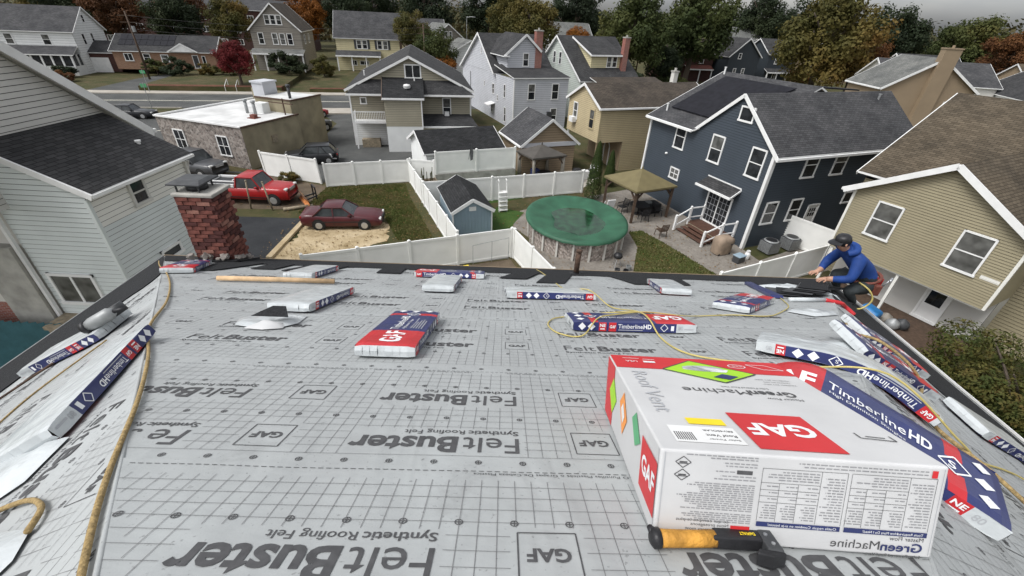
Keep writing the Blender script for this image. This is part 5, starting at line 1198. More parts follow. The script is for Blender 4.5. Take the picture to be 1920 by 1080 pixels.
# ================================================================ houses
def clip_poly(poly, z0, z1):
    def cut(P, zc, keep_above):
        out = []
        for i in range(len(P)):
            a, b = P[i], P[(i + 1) % len(P)]
            ia = (a[1] >= zc - 1e-9) if keep_above else (a[1] <= zc + 1e-9); ib = (b[1] >= zc - 1e-9) if keep_above else (b[1] <= zc + 1e-9)
            if ia: out.append(a)
            if ia != ib:
                t = (zc - a[1]) / (b[1] - a[1]); out.append((a[0] + (b[0] - a[0]) * t, zc))
        return out
    P = cut(poly, z0, True)
    return cut(P, z1, False) if len(P) >= 3 else []
class House:
    def __init__(s, name, label, cat, loc, rot): s.o = thing(name, label, cat, (loc[0], loc[1], loc[2] if len(loc) > 2 else 0), rot)
    def face(s, p0, p1):
        p0, p1 = Vector(p0), Vector(p1); d = (p1 - p0).normalized(); return dict(p=p0, d=d, n=Vector((d.y, -d.x)), L=(p1 - p0).length)
    def pt(s, W, t, z, out=0.0): q = W['p'] + W['d'] * t + W['n'] * out; return Vector((q.x, q.y, z))
    def wall(s, p0, p1, polys, mat, exp=0.13, lap=0.028, boards=False, z0=0.0, mats=None, name='wall'):
        """polys: convex outlines in (distance along, height); lapped siding courses, or a flat wall when exp is None"""
        W = s.face(p0, p1)
        if isinstance(polys, (int, float)): polys = [[(0, z0), (W['L'], z0), (W['L'], polys), (0, polys)]]
        mb = MB(); bo = []
        for P in polys:
            if exp is None: mb.poly([s.pt(W, t, z, 0.01) for t, z in P]); continue
            za = min(z for t, z in P); zb = max(z for t, z in P); k0 = int(math.floor((za - z0) / exp)); z = z0 + k0 * exp
            while z < zb - 1e-6:
                gp_ = 0.0 if boards is None else min(0.022, exp * 0.13)
                Q = clip_poly(P, z, z + exp - gp_)
                if len(Q) >= 3:
                    tgt = MB() if boards else mb
                    tgt.poly([s.pt(W, t, zz, 0.004 + lap * (1 - (zz - z) / exp)) for t, zz in Q])
                    lo = [t for t, zz in Q if abs(zz - z) < 1e-6]
                    if len(lo) >= 2: a, b = min(lo), max(lo); tgt.poly([s.pt(W, a, z, 0), s.pt(W, b, z, 0), s.pt(W, b, z, 0.004 + lap), s.pt(W, a, z, 0.004 + lap)])
                    if boards: bo.append((z, tgt))
                z += exp
        if boards:
            back = MB()
            for P in polys: back.poly([s.pt(W, t, z, -0.01) for t, z in P])
            w_o = back.build(name, 'gap', s.o)  # dark backing showing between boards imitates the shade below each lap
            for z, t_ in bo: t_.build('siding_board', (mats(z) if mats else mat), w_o, uv=False)
        else:
            if exp is not None:
                for P in polys: mb.poly([s.pt(W, t, z, -0.012) for t, z in P], 1)  # same dark backing, painted shade lines between the courses
            w_o = mb.build(name, [mat, 'gap'], s.o)
        W['o'] = w_o; return W
    def win(s, W, t, z, w, h, kind='dh', trim='trim', glass=None, tw=0.09, proud=0.075, par=None):
        """t: centre along the wall, z: sill height"""
        fr = MB(); a, b = t - w / 2, t + w / 2
        def bx(t0, t1, z0, z1, o0, o1, mb):
            P = [s.pt(W, x, y, o) for o in (o0, o1) for y in (z0, z1) for x in (t0, t1)]
            mb.add(P, [(0, 2, 3, 1), (4, 5, 7, 6), (0, 1, 5, 4), (2, 6, 7, 3), (0, 4, 6, 2), (1, 3, 7, 5)])
        bx(a, a + tw, z, z + h, 0, proud, fr); bx(b - tw, b, z, z + h, 0, proud, fr); bx(a, b, z + h - tw, z + h, 0, proud + 0.004, fr); bx(a - 0.03, b + 0.03, z - 0.03, z + tw * 0.8, 0, proud + 0.02, fr)
        f_o = fr.build('window' if kind != 'door' else 'door', trim, s.o, uv=False)
        pn = MB(); g = glass or ('glass' if rnd.random() < 0.7 else 'shade'); zi, zt = z + tw * 0.8, z + h - tw
        a += tw; b -= tw
        if kind == 'dh':
            zm = (zi + zt) / 2
            p1 = MB(); p1.poly([s.pt(W, a, zi, 0.043), s.pt(W, b, zi, 0.043), s.pt(W, b, zm, 0.043), s.pt(W, a, zm, 0.043)]); p1.build('pane', g, f_o, uv=False)
            p2 = MB(); p2.poly([s.pt(W, a, zm, 0.049), s.pt(W, b, zm, 0.049), s.pt(W, b, zt, 0.049), s.pt(W, a, zt, 0.049)]); p2.build('pane', 'shade' if rnd.random() < 0.5 else g, f_o, uv=False)
            r_ = MB(); bx(a, b, zm - 0.025, zm + 0.025, 0.04, 0.064, r_); r_.build('meeting_rail', trim, f_o, uv=False)
        elif kind == 'slide':
            tm = (a + b) / 2
            for q0, q1 in ((a, tm), (tm, b)):
                p1 = MB(); p1.poly([s.pt(W, q0, zi, 0.045), s.pt(W, q1, zi, 0.045), s.pt(W, q1, zt, 0.045), s.pt(W, q0, zt, 0.045)]); p1.build('pane', g, f_o, uv=False)
            r_ = MB(); bx(tm - 0.035, tm + 0.035, zi, zt, 0.04, 0.066, r_); r_.build('mullion', trim, f_o, uv=False)
        elif kind == 'grid':
            p1 = MB(); p1.poly([s.pt(W, a, zi, 0.045), s.pt(W, b, zi, 0.045), s.pt(W, b, zt, 0.045), s.pt(W, a, zt, 0.045)]); p1.build('pane', g, f_o, uv=False)
            r_ = MB(); bx((a + b) / 2 - 0.025, (a + b) / 2 + 0.025, zi, zt, 0.04, 0.06, r_); bx(a, b, (zi + zt) / 2 - 0.025, (zi + zt) / 2 + 0.025, 0.04, 0.062, r_); r_.build('muntin', trim, f_o, uv=False)
        else:
            p1 = MB(); p1.poly([s.pt(W, a, zi, 0.045), s.pt(W, b, zi, 0.045), s.pt(W, b, zt, 0.045), s.pt(W, a, zt, 0.045)]); p1.build('pane', g, f_o, uv=False)
        return f_o
    def slope(s, pts, mat, t=0.10, under='trim', name='roof_slope'):
        m_ = MB(); m_.slab(pts, t, 0, 1)
        return m_.build(name, [mat, under], s.o)
    def board(s, p, q, w=0.04, h=0.2, mat='trim', name='rake_board', up=(0, 0, 1)):
        m_ = MB(); m_.bar(p, q, w, h, 0, up); return m_.build(name, mat, s.o, uv=False)
    def post(s, p, q, w=0.12, mat='trim', name='post'):
        m_ = MB(); m_.bar(p, q, w); return m_.build(name, mat, s.o, uv=False)
    def gable(s, x0, x1, y0, y1, e, ap, axis, wmat, rmat, ov=0.3, z0=0.0, exp=0.13, faces='NSEW', rakes='NSEW', th=0.1, gut=True, drop=None):
        """axis 'x': ridge along x, gables at x0 / x1.  S = near (-y), N = far, W = -x, E = +x.  Returns faces"""
        F_ = {}
        if axis == 'x':
            m = (y0 + y1) / 2; hw = (y1 - y0) / 2; sl = (ap - e) / hw; Lx = x1 - x0
            if 'S' in faces: F_['S'] = s.wall((x0, y0), (x1, y0), e, wmat, exp, z0=z0)
            if 'N' in faces: F_['N'] = s.wall((x1, y1), (x0, y1), e, wmat, exp, z0=z0)
            D = y1 - y0
            for k, a, b in (('W', (x0, y1), (x0, y0)), ('E', (x1, y0), (x1, y1))):
                if k in faces: F_[k] = s.wall(a, b, [[(0, z0), (D, z0), (D, e), (0, e)], [(0, e), (D, e), (D / 2, ap)]], wmat, exp, z0=z0)
            zo = e - sl * ov
            s.slope([(x0 - ov, y0 - ov, zo + 0.1), (x1 + ov, y0 - ov, zo + 0.1), (x1 + ov, m, ap + 0.1), (x0 - ov, m, ap + 0.1)], rmat, th)
            s.slope([(x1 + ov, y1 + ov, zo + 0.1), (x0 - ov, y1 + ov, zo + 0.1), (x0 - ov, m, ap + 0.1), (x1 + ov, m, ap + 0.1)], rmat, th)
            for xx, k in ((x0 - ov - 0.022, 'W'), (x1 + ov + 0.022, 'E')):
                if k in rakes:
                    s.board((xx, y0 - ov, zo), (xx, m, ap), 0.04, 0.2); s.board((xx, m, ap), (xx, y1 + ov, zo), 0.04, 0.2)
            if gut:
                for yy, k in ((y0 - ov - 0.05, 'S'), (y1 + ov + 0.05, 'N')):
                    if k in rakes: s.board((x0 - ov, yy, zo + 0.02), (x1 + ov, yy, zo + 0.02), 0.1, 0.12, name='gutter')
        else:
            m = (x0 + x1) / 2; hw = (x1 - x0) / 2; sl = (ap - e) / hw; D = x1 - x0
            if 'W' in faces: F_['W'] = s.wall((x0, y1), (x0, y0), e, wmat, exp, z0=z0)
            if 'E' in faces: F_['E'] = s.wall((x1, y0), (x1, y1), e, wmat, exp, z0=z0)
            for k, a, b in (('S', (x0, y0), (x1, y0)), ('N', (x1, y1), (x0, y1))):
                if k in faces: F_[k] = s.wall(a, b, [[(0, z0), (D, z0), (D, e), (0, e)], [(0, e), (D, e), (D / 2, ap)]], wmat, exp, z0=z0)
            zo = e - sl * ov
            s.slope([(x0 - ov, y1 + ov, zo + 0.1), (x0 - ov, y0 - ov, zo + 0.1), (m, y0 - ov, ap + 0.1), (m, y1 + ov, ap + 0.1)], rmat, th)
            s.slope([(x1 + ov, y0 - ov, zo + 0.1), (x1 + ov, y1 + ov, zo + 0.1), (m, y1 + ov, ap + 0.1), (m, y0 - ov, ap + 0.1)], rmat, th)
            for yy, k in ((y0 - ov - 0.022, 'S'), (y1 + ov + 0.022, 'N')):
                if k in rakes:
                    s.board((x0 - ov, yy, zo), (m, yy, ap), 0.04, 0.2); s.board((m, yy, ap), (x1 + ov, yy, zo), 0.04, 0.2)
            if gut:
                for xx, k in ((x0 - ov - 0.05, 'W'), (x1 + ov + 0.05, 'E')):
                    if k in rakes: s.board((xx, y0 - ov, zo + 0.02), (xx, y1 + ov, zo + 0.02), 0.1, 0.12, name='gutter')
        return F_
    def corner(s, x, y, z0, z1, w=0.13, mat='trim'): return s.post((x, y, z0), (x, y, z1), w, mat, 'corner_board')
    def chim(s, x, y, w, d, z0, z1, mat='brickwall', cap='cement'):
        m_ = MB(); m_.box(x - w / 2, x + w / 2, y - d / 2, y + d / 2, z0, z1); o = m_.build('chimney', mat, s.o)
        m_ = MB(); m_.box(x - w / 2 - 0.05, x + w / 2 + 0.05, y - d / 2 - 0.05, y + d / 2 + 0.05, z1 - 0.02, z1 + 0.1); m_.cyl((x, y, z1 + 0.1), 0.12, 0.22, 10); m_.build('chimney_cap', cap, o, uv=False); return o
    def vent(s, x, y, z, h=0.35, mat='trim', r_=0.06):
        m_ = MB(); m_.cyl((x, y, z), r_, h, 10); m_.cyl((x, y, z + h), r_ * 1.5, 0.05, 10); return m_.build('roof_vent', mat, s.o, uv=False)
rnd = random.Random(21)

# ---- navy blue house
H = House('blue_house', 'navy blue clapboard house with white trim and grey roof behind the covered pool', 'house', (14.12, 24.07), 22.5)
e, W_, D_ = 5.79, 12.4, 10.9
S_ = H.wall((0, 0), (W_, 0), e, 's_blue', 0.15); H.wall((W_, 0), (W_, D_), e, 's_blue', 0.15); H.wall((W_, D_), (0, D_), e, 's_blue', 0.15)
Wf = H.wall((0, D_), (0, 0), [[(0, 0), (D_, 0), (D_, e), (0, e)], [(4.7, e), (D_, e), (7.8, 8.29)]], 's_blue', 0.15)
sg = 2.5 / 3.1
H.slope([(-0.14, -0.3, e - 0.3 * sg + 0.1), (W_ + 0.3, -0.3, e - 0.3 * sg + 0.1), (W_ + 0.3, 3.1, 8.39), (-0.14, 3.1, 8.39)], 'sh_grey')
H.slope([(-0.14, 6.35, e - 0.12 + 0.1), (-0.14, 3.1, 8.39), (5.4, 3.1, 8.39), (0.3, 6.35, e - 0.02)], 'sh_grey')
ms = 2.78 / 5.95
H.slope([(-0.38, 6.2, e - 0.38 * ms + 0.1), (5.35, 3.1, 8.39), (5.95, 3.1, 8.67), (5.95, D_ + 0.3, 8.67), (-0.38, D_ + 0.3, e - 0.38 * ms + 0.1)][::-1], 'sh_grey')
H.slope([(5.95, 3.1, 8.67), (W_ + 0.3, 3.1, 5.7), (W_ + 0.3, D_ + 0.3, 5.7), (5.95, D_ + 0.3, 8.67)], 'sh_grey')
H.board((-0.165, -0.3, e - 0.3 * sg), (-0.165, 3.1, 8.29), 0.045, 0.2); H.board((-0.165, 3.1, 8.29), (-0.165, 6.3, e - 0.1), 0.045, 0.2)
H.board((-0.43, 6.25, 5.62), (-0.43, D_ + 0.3, 5.62), 0.1, 0.13, name='gutter'); H.board((-0.3, -0.40, 5.52), (W_ + 0.3, -0.40, 5.52), 0.11, 0.13, name='gutter')
H.board((-0.38, D_ + 0.32, 5.6), (5.95, D_ + 0.32, 8.57), 0.04, 0.2)
H.corner(-0.03, -0.03, 0, e, 0.2); H.corner(-0.03, D_ + 0.03, 0, e, 0.16); H.corner(W_ + 0.03, -0.03, 0, e)
H.post((-0.16, -0.12, 0.1), (-0.16, -0.12, 5.5), 0.09, 'trim', 'downspout')
def tY(y): return D_ - y
for y in (7.55, 4.15, 1.02): H.win(Wf, tY(y), 4.14, 1.05, 1.68)
H.win(Wf, tY(2.65), 6.93, 1.05, 0.82, 'fixed', glass='glass'); H.win(Wf, tY(7.27), 2.05, 0.98, 0.8, 'grid')
dr = H.win(Wf, tY(2.7), 0.42, 2.05, 2.15, 'slide', glass='glass', tw=0.11)
m_ = MB()
for t0 in (tY(2.7) - 0.9, tY(2.7) + 0.04):
    for k in range(1, 3): m_.bar(H.pt(Wf, t0 + 0.29 * k, 0.52, 0.05), H.pt(Wf, t0 + 0.29 * k, 2.45, 0.05), 0.02)
    for k in range(1, 5): m_.bar(H.pt(Wf, t0, 0.5 + 0.39 * k, 0.052), H.pt(Wf, t0 + 0.86, 0.5 + 0.39 * k, 0.052), 0.02)
m_.build('muntin', 'pgrey', dr, uv=False)
m_ = MB(); m_.slab([H.pt(Wf, tY(4.15), 3.25, 0), H.pt(Wf, tY(4.25), 2.8, 0.75), H.pt(Wf, tY(1.35), 2.8, 0.75), H.pt(Wf, tY(1.35), 3.25, 0)][::-1], 0.06); aw = m_.build('awning', 'sh_char', H.o)
m_ = MB(); m_.bar(H.pt(Wf, tY(4.3), 2.76, 0.79), H.pt(Wf, tY(1.3), 2.76, 0.79), 0.09, 0.13); m_.bar(H.pt(Wf, tY(4.15), 3.30, 0.03), H.pt(Wf, tY(1.35), 3.30, 0.03), 0.06, 0.07); m_.bar(H.pt(Wf, tY(1.33), 2.76, 0.79), H.pt(Wf, tY(1.33), 3.22, 0.03), 0.05, 0.1); m_.build('awning_trim', 'trim', aw, uv=False)
for x in (3.15, 5.62): H.win(S_, x, 4.22, 1.1, 1.55)
for x in (1.2, 3.27): H.win(S_, x, 1.5, 1.0, 1.42)
H.win(S_, 7.87, 2.2, 0.9, 0.78, 'fixed'); d_ = H.win(S_, 4.98, 0.35, 1.0, 2.05, 'door', glass='trim')
m_ = MB()
for i in range(3):
    for j in range(2): a = 4.7 + 0.2 * i; z = 1.6 + 0.3 * j; m_.poly([H.pt(S_, a, z, 0.052), H.pt(S_, a + 0.15, z, 0.052), H.pt(S_, a + 0.15, z + 0.24, 0.052), H.pt(S_, a, z + 0.24, 0.052)])
m_.build('door_light', 'glass', d_, uv=False)
m_ = MB(); m_.lathe(H.pt(Wf, tY(8.55), 3.55, 0.05), [(0.02, -0.08), (0.09, -0.05), (0.11, 0), (0.09, 0.06), (0.02, 0.08)], 10); m_.build('floodlight', 'trim', H.o, smooth=True, uv=False)
m_ = MB(); up = Vector((0, 0, 0.14)); m_.slab([Vector(p) + up for p in ((0.9, 6.3, e + 0.9 * ms + 0.1), (0.9, 10.2, e + 0.9 * ms + 0.1), (5.2, 10.2, e + 5.2 * ms + 0.1), (5.2, 4.2, e + 5.2 * ms + 0.1), (3.4, 4.9, e + 3.4 * ms + 0.1))][::-1], 0.06); m_.build('solar_array', 'solar', H.o)
m_ = MB(); m_.slab([(6.6, 3.3, 8.62), (9.8, 3.3, 8.46), (10.4, 4.1, 8.4), (6.6, 4.3, 8.6)], 0.08); m_.build('ridge_panel', 'solar', H.o)
H.vent(0.6, 10.3, 6.1, 0.5); H.vent(5.6, 10.8, 8.5, 0.45); H.vent(10.9, 2.6, 7.9, 0.35, 'steel')
# ---- beige house on the right
H = House('beige_house', 'beige clapboard house with brown roof and an overhanging gable above a porch', 'house', (18.98, 14.51), 27.6)
Wb = H.wall((0, 6.18), (0, 0), [[(0, 2.4), (6.18, 2.4), (6.18, 5.46), (0, 5.46)], [(0, 5.46), (6.18, 5.46), (3.13, 7.32)]], 's_beige', 0.115, z0=2.4)
H.wall((0, 0), (4, 0), 5.46, 's_beige', 0.115, z0=2.4); H.wall((4, 6.18), (0, 6.18), 5.46, 's_beige', 0.115, z0=2.4)
m_ = MB(); m_.slab([(0, 0, 2.4), (4, 0, 2.4), (4, 6.18, 2.4), (0, 6.18, 2.4)], 0.06); m_.build('soffit', 's_greyer', H.o)
bs = 1.86 / 3.09
H.slope([(-0.3, -0.4, 5.46 - 0.4 * bs + 0.1), (6.5, -0.4, 5.46 - 0.4 * bs + 0.1), (6.5, 3.09, 7.42), (-0.3, 3.09, 7.42)], 'sh_brown'); H.slope([(6.5, 6.6, 5.46 - 0.42 * bs + 0.1), (-0.3, 6.6, 5.46 - 0.42 * bs + 0.1), (-0.3, 3.09, 7.42), (6.5, 3.09, 7.42)], 'sh_brown')
H.board((-0.33, -0.4, 5.46 - 0.4 * bs + 0.02), (-0.33, 3.09, 7.34), 0.05, 0.24); H.board((-0.33, 3.09, 7.34), (-0.33, 6.6, 5.46 - 0.42 * bs + 0.02), 0.05, 0.24)
H.board((-0.3, 6.66, 5.26), (2.6, 6.66, 5.26), 0.1, 0.12, name='gutter')
for t, w, h, z in ((1.6, 1.05, 1.62, 3.56), (4.8, 1.08, 1.62, 3.5)): H.win(Wb, t, z, w, h, glass='shade', tw=0.07)
m_ = MB(); m_.poly([H.pt(Wb, 5.5, 3.52, 0.03), H.pt(Wb, 6.1, 3.52, 0.03), H.pt(Wb, 6.1, 3.68, 0.03), H.pt(Wb, 5.5, 3.68, 0.03)]); m_.build('patch_board', 's_white', Wb['o'], uv=False)
H.corner(-0.02, 6.2, 2.4, 5.3, 0.1, 's_white'); H.corner(-0.02, -0.02, 2.4, 5.3, 0.1, 's_white')
Pb = H.wall((1.5, 6.18), (1.5, 0), 2.4, 's_greyer', None); H.wall((1.5, -0.0), (4, -0.0), 2.4, 's_greyer', None)
dd = H.win(Pb, 6.18 - 1.75, 0.28, 0.98, 2.02, 'door', glass='trim', tw=0.1)
m_ = MB(); m_.poly([H.pt(Pb, 4.12, 1.1, 0.052), H.pt(Pb, 4.72, 1.1, 0.052), H.pt(Pb, 4.72, 2.14, 0.052), H.pt(Pb, 4.12, 2.14, 0.052)]); m_.build('door_glass', 'glass', dd, uv=False)
m_ = MB(); m_.tube([H.pt(Pb, 4.84, 1.22, 0.05), H.pt(Pb, 4.84, 1.30, 0.05)], 0.02, 8); m_.build('handle', 'dark', dd, uv=False)
m_ = MB(); m_.slab([(-1.6, -0.3, 0.22), (1.5, -0.3, 0.22), (1.5, 6.18, 0.22), (-1.6, 6.18, 0.22)], 0.22); m_.build('porch_floor', 'dwood', H.o)
for y in (3.05, 6.05): H.post((0.1, y, 0.2), (0.1, y, 2.4), 0.11, 's_white', 'porch_post')
# main body behind the gable
H.wall((2.6, 7.2), (2.6, 6.2), 5.3, 's_beige', 0.15); H.wall((2.6, 0), (2.6, -9), 5.3, 's_beige', 0.15); H.wall((14.2, 7.2), (2.6, 7.2), [[(0, 0), (11.6, 0), (11.6, 5.6), (0, 5.6)], [(0, 5.6), (11.6, 5.6), (5.8, 8.9)]], 's_beige', 0.2)
H.slope([(2.2, 7.5, 5.62), (2.2, -9, 5.62), (8.4, -9, 9.15), (8.4, 7.5, 9.15)], 'sh_brown'); H.slope([(14.6, -9, 5.62), (14.6, 7.5, 5.62), (8.4, 7.5, 9.15), (8.4, -9, 9.15)], 'sh_brown')
H.board((2.2, 7.53, 5.5), (8.4, 7.53, 9.05), 0.04, 0.18)
# ---- neighbour on the left with a lean-to
H = House('left_house', 'pale grey clapboard neighbour with dark lean-to roof, left of the chimney', 'house', (-12.0, 11.03), 0)
xg = -2.32; two = lambda z: 's_white' if z > 5.86 else 's_left'
Er = H.wall((0, 0), (0, 3.9), 6.88, 's_left', 0.155, 0.022, True, 0, two)
Nr = H.wall((xg - 0.35, 0), (0, 0), [[(0, 0), (2.67, 0), (2.67, 6.88), (0, 6.88)], [(0, 6.88), (2.67, 6.88), (0, 8.2)]], 's_left', 0.155, 0.022, True)
H.wall((0, 3.9), (xg, 3.9), [[(0, 0), (2.32, 0), (2.32, 6.88), (0, 6.88)], [(0, 6.88), (2.32, 6.88), (2.32, 8.0)]], 's_left', 0.155)
H.slope([(0.30, -0.05, 6.95), (0.30, 4.15, 6.95), (xg, 4.15, 8.2), (xg, -0.05, 8.2)][::1], 'sh_char', 0.07)
H.board((0.32, -0.1, 6.86), (xg - 0.3, -0.1, 8.28), 0.05, 0.17); H.board((0.33, -0.1, 6.88), (0.33, 4.15, 6.88), 0.05, 0.09, name='fascia')
Eg = H.wall((xg, -1.2), (xg, 5.2), [[(0, 6.4), (6.4, 6.4), (6.4, 7.38), (0, 7.38)], [(0, 7.38), (6.4, 7.38), (1.8, 11.05), (0, 9.8)]], 's_greyer', 0.155, 0.022, True, 6.4)
H.slope([(xg + 0.32, 0.6, 11.34), (xg + 0.32, 5.55, 7.36), (xg - 9, 5.55, 7.36), (xg - 9, 0.6, 11.34)], 'sh_char', 0.1); H.slope([(xg + 0.32, -3.5, 8.3), (xg + 0.32, 0.6, 11.34), (xg - 9, 0.6, 11.34), (xg - 9, -3.5, 8.3)], 'sh_char', 0.1)
H.board((xg + 0.34, 0.6, 11.2), (xg + 0.34, 5.55, 7.22), 0.06, 0.26); H.board((xg + 0.34, -3.5, 8.15), (xg + 0.34, 0.6, 11.2), 0.06, 0.26)
m_ = MB(); m_.slab([(xg + 0.32, 0.7, 11.1), (xg + 0.32, 5.4, 7.3), (xg, 5.4, 7.3), (xg, 0.7, 11.1)], 0.02); m_.build('soffit', 's_greyer', H.o)
m_ = MB(); m_.bar((xg + 0.4, 5.6, 7.3), (xg - 8, 5.6, 7.3), 0.12, 0.14); m_.build('gutter', 'trim', H.o, uv=False)
H.wall((xg, 5.2), (xg, 5.21), 7.3, 's_greyer', None); m_ = MB(); m_.box(xg - 9, xg - 0.02, 0.05, 5.2, 0, 7.3); m_.build('wall', 's_stuc', H.o)
H.win(Er, 1.68, 6.02, 0.66, 0.78, glass='glass', trim='s_greyer'); H.win(Er, 1.95, 3.92, 0.95, 0.42, 'fixed', glass='glass')
wn_ = H.win(Nr, 0.95, 3.16, 1.45, 1.12, 'slide', glass='shade'); H.corner(0.0, 0.0, 0, 6.75, 0.10, 's_left')
H.post((0.06, 3.95, 0), (0.06, 3.95, 6.7), 0.09, 's_greyer', 'downspout')
m_ = MB(); m_.bar((0.12, 4.05, 6.7), (0.0, 4.0, 6.3), 0.08); m_.build('downspout_elbow', 's_greyer', H.o, uv=False)
H.vent(-0.75, 3.3, 7.2, 0.3)
H.post((xg - 0.42, -0.12, 0), (xg - 0.42, -0.12, 7.9), 0.10, 'trim', 'downspout')
m_ = MB(); m_.box(xg - 1.75, xg - 0.52, -0.25, 0.04, 0, 5.2); m_.build('stucco_chimney_breast', 'cement', H.o)
m_ = MB(); m_.box(xg - 4.4, xg - 1.75, -0.1, 0.04, 0, 3.1); m_.build('brick_wall', 'brickwall', H.o)
m_ = MB(); m_.box(xg - 9, xg - 1.75, -0.08, 0.04, 3.1, 7.8); m_.build('stucco_wall', 's_stuc', H.o)
m_ = MB(); m_.box(-2.62, -1.98, -0.75, -0.02, 2.05, 2.62); m_.box(-2.68, -1.92, -0.8, 0, 2.6, 2.72); o = m_.build('wall_box', 'greywood', H.o)
# ---- yellow clapboard house
H = House('yellow_house', 'pale yellow clapboard house with brown roof, left of the navy house', 'house', (6.7, 38.0), 22.5)
e, ap = 5.44, 6.87
F_ = H.gable(0, 11.5, 0, 5.7, e, ap, 'x', 's_yellow', 'sh_dkbrown', 0.25, 2.6, 0.15, faces='SWN')
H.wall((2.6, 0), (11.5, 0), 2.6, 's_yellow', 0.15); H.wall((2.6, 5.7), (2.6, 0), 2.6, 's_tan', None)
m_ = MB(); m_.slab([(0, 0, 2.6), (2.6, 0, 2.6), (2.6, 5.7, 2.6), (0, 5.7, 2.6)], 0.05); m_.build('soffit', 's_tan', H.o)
H.win(F_['W'], 5.7 - 4.3, 3.75, 0.8, 1.45); H.win(F_['W'], 5.7 - 1.3, 3.5, 0.85, 1.6, trim='s_yellow')
m_ = MB(); m_.box(-0.45, 0.0, 4.0, 4.7, 3.5, 3.95); m_.build('air_conditioner', 'trim', H.o, uv=False)
H.corner(0, 0, 2.6, e - 0.1, 0.12, 's_yellow'); H.post((0.1, 5.5, 0), (0.1, 5.5, 2.6), 0.14, 'trim'); H.post((0.1, 0.15, 0), (0.1, 0.15, 2.6), 0.12, 's_tan')
H.chim(9.2, 3.0, 0.45, 0.45, 6.0, 7.8, 's_stuc')
m_ = MB(); 
for i in range(9):
    a = math.pi * i / 8; m_.bar((2.54, 2.2 + 0.45 * math.cos(a), 1.6 + 0.45 * math.sin(a)), (2.54, 2.2 + 0.45 * math.cos(a + 0.4), 1.6 + 0.45 * math.sin(a + 0.4)), 0.06)
m_.bar((2.54, 1.75, 0), (2.54, 1.75, 1.6), 0.08); m_.bar((2.54, 2.65, 0), (2.54, 2.65, 1.6), 0.08); m_.build('arched_doorway', 'trim', H.o, uv=False)
# ---- light grey house with dormer
H = House('light_grey_house', 'light grey clapboard house with a gabled dormer and brick chimney', 'house', (-0.9, 53.4), 24)
Fs = H.wall((0, 0), (7.0, 0), 5.5, 's_lgrey', 0.2); Ew = H.wall((7.0, 0), (7.0, 6), 5.5, 's_lgrey', 0.2)
Lw = H.wall((0, 20.0), (0, 0), [[(0, 0), (20, 0), (20, 5.5), (0, 5.2)], [(0, 5.2), (13.8, 5.45), (8.0, 9.35)]], 's_lgrey', 0.2)
H.slope([(-0.15, -0.2, 5.62), (7.2, -0.2, 5.62), (7.2, 6.2, 6.4), (-0.15, 6.2, 6.4)], 'sh_char', 0.1)
H.slope([(-0.35, 5.9, 5.4), (8.2, 5.9, 5.4), (8.2, 12.0, 9.5), (-0.35, 12.0, 9.5)], 'sh_char'); H.slope([(8.2, 20.4, 4.9), (-0.35, 20.4, 4.9), (-0.35, 12.0, 9.5), (8.2, 12.0, 9.5)], 'sh_char')
H.board((-0.38, 5.9, 5.32), (-0.38, 12, 9.42), 0.05, 0.22); H.board((-0.38, 12, 9.42), (-0.38, 20.4, 4.82), 0.05, 0.22)
H.wall((8.0, 6), (8.0, 20), [[(0, 0), (14, 0), (14, 5.2), (0, 5.2)], [(0, 5.2), (14, 5.2), (6.0, 9.3)]], 's_lgrey', None)
Df = H.wall((0.9, 4.4), (4.7, 4.4), [[(0, 5.9), (3.8, 5.9), (3.8, 8.15), (0, 7.75)], [(0, 7.75), (3.8, 8.15), (2.2, 9.6)]], 's_lgrey', 0.2); H.wall((0.9, 8.5), (0.9, 4.4), 7.75, 's_lgrey', 0.2, z0=6)
H.slope([(0.3, 4.1, 7.45), (0.3, 11, 7.45), (3.1, 11, 9.75), (3.1, 4.1, 9.75)][::-1], 'sh_char'); H.slope([(5.2, 4.1, 8.0), (3.1, 4.1, 9.75), (3.1, 11, 9.75), (5.2, 11, 8.0)][::-1], 'sh_char')
H.board((0.3, 4.07, 7.4), (3.1, 4.07, 9.67), 0.05, 0.24); H.board((3.1, 4.07, 9.67), (5.2, 4.07, 7.95), 0.05, 0.24); H.board((0.25, 4.05, 7.42), (1.0, 4.05, 7.42), 0.3, 0.12, name='return')
H.win(Df, 2.35, 6.35, 0.8, 1.45)
H.chim(4.9, 4.6, 0.85, 0.7, 5.8, 10.1)
for x in (2.2, 5.3): H.win(Fs, x, 3.25, 0.95, 1.75, glass='glass')
H.win(Fs, 5.3, 0.6, 0.9, 1.7, glass='glass'); m_ = MB(); m_.box(4.4, 5.0, -0.3, 0.02, 1.2, 1.9); m_.build('air_conditioner', 'dark', H.o, uv=False)
for t, z, w, h in ((13.3, 3.0, 0.7, 1.2), (17.2, 3.1, 0.55, 1.5), (10.0, 3.5, 0.35, 0.6), (14.9, 2.4, 0.4, 0.7), (17.5, 0.4, 0.6, 1.7), (13.0, 0.7, 0.7, 1.0), (8.6, 7.2, 0.4, 0.7)): H.win(Lw, t, z, w, h, tw=0.07)
m_ = MB(); m_.slab([(-0.02, 6.0, 2.0), (-0.02, 7.6, 2.0), (-1.0, 7.6, 1.75), (-1.0, 6.0, 1.75)], 0.06); m_.build('door_hood', 'trim', H.o, uv=False); H.corner(0, 0, 0, 5.4, 0.13)
m_ = MB(); m_.tube([(-0.1, 16, 0.2), (-0.1, 16, 4.6)], 0.05, 8); m_.box(-0.25, 0, 15.7, 16.1, 1.2, 2.1); m_.build('service_pipe', 'galv', H.o, uv=False)
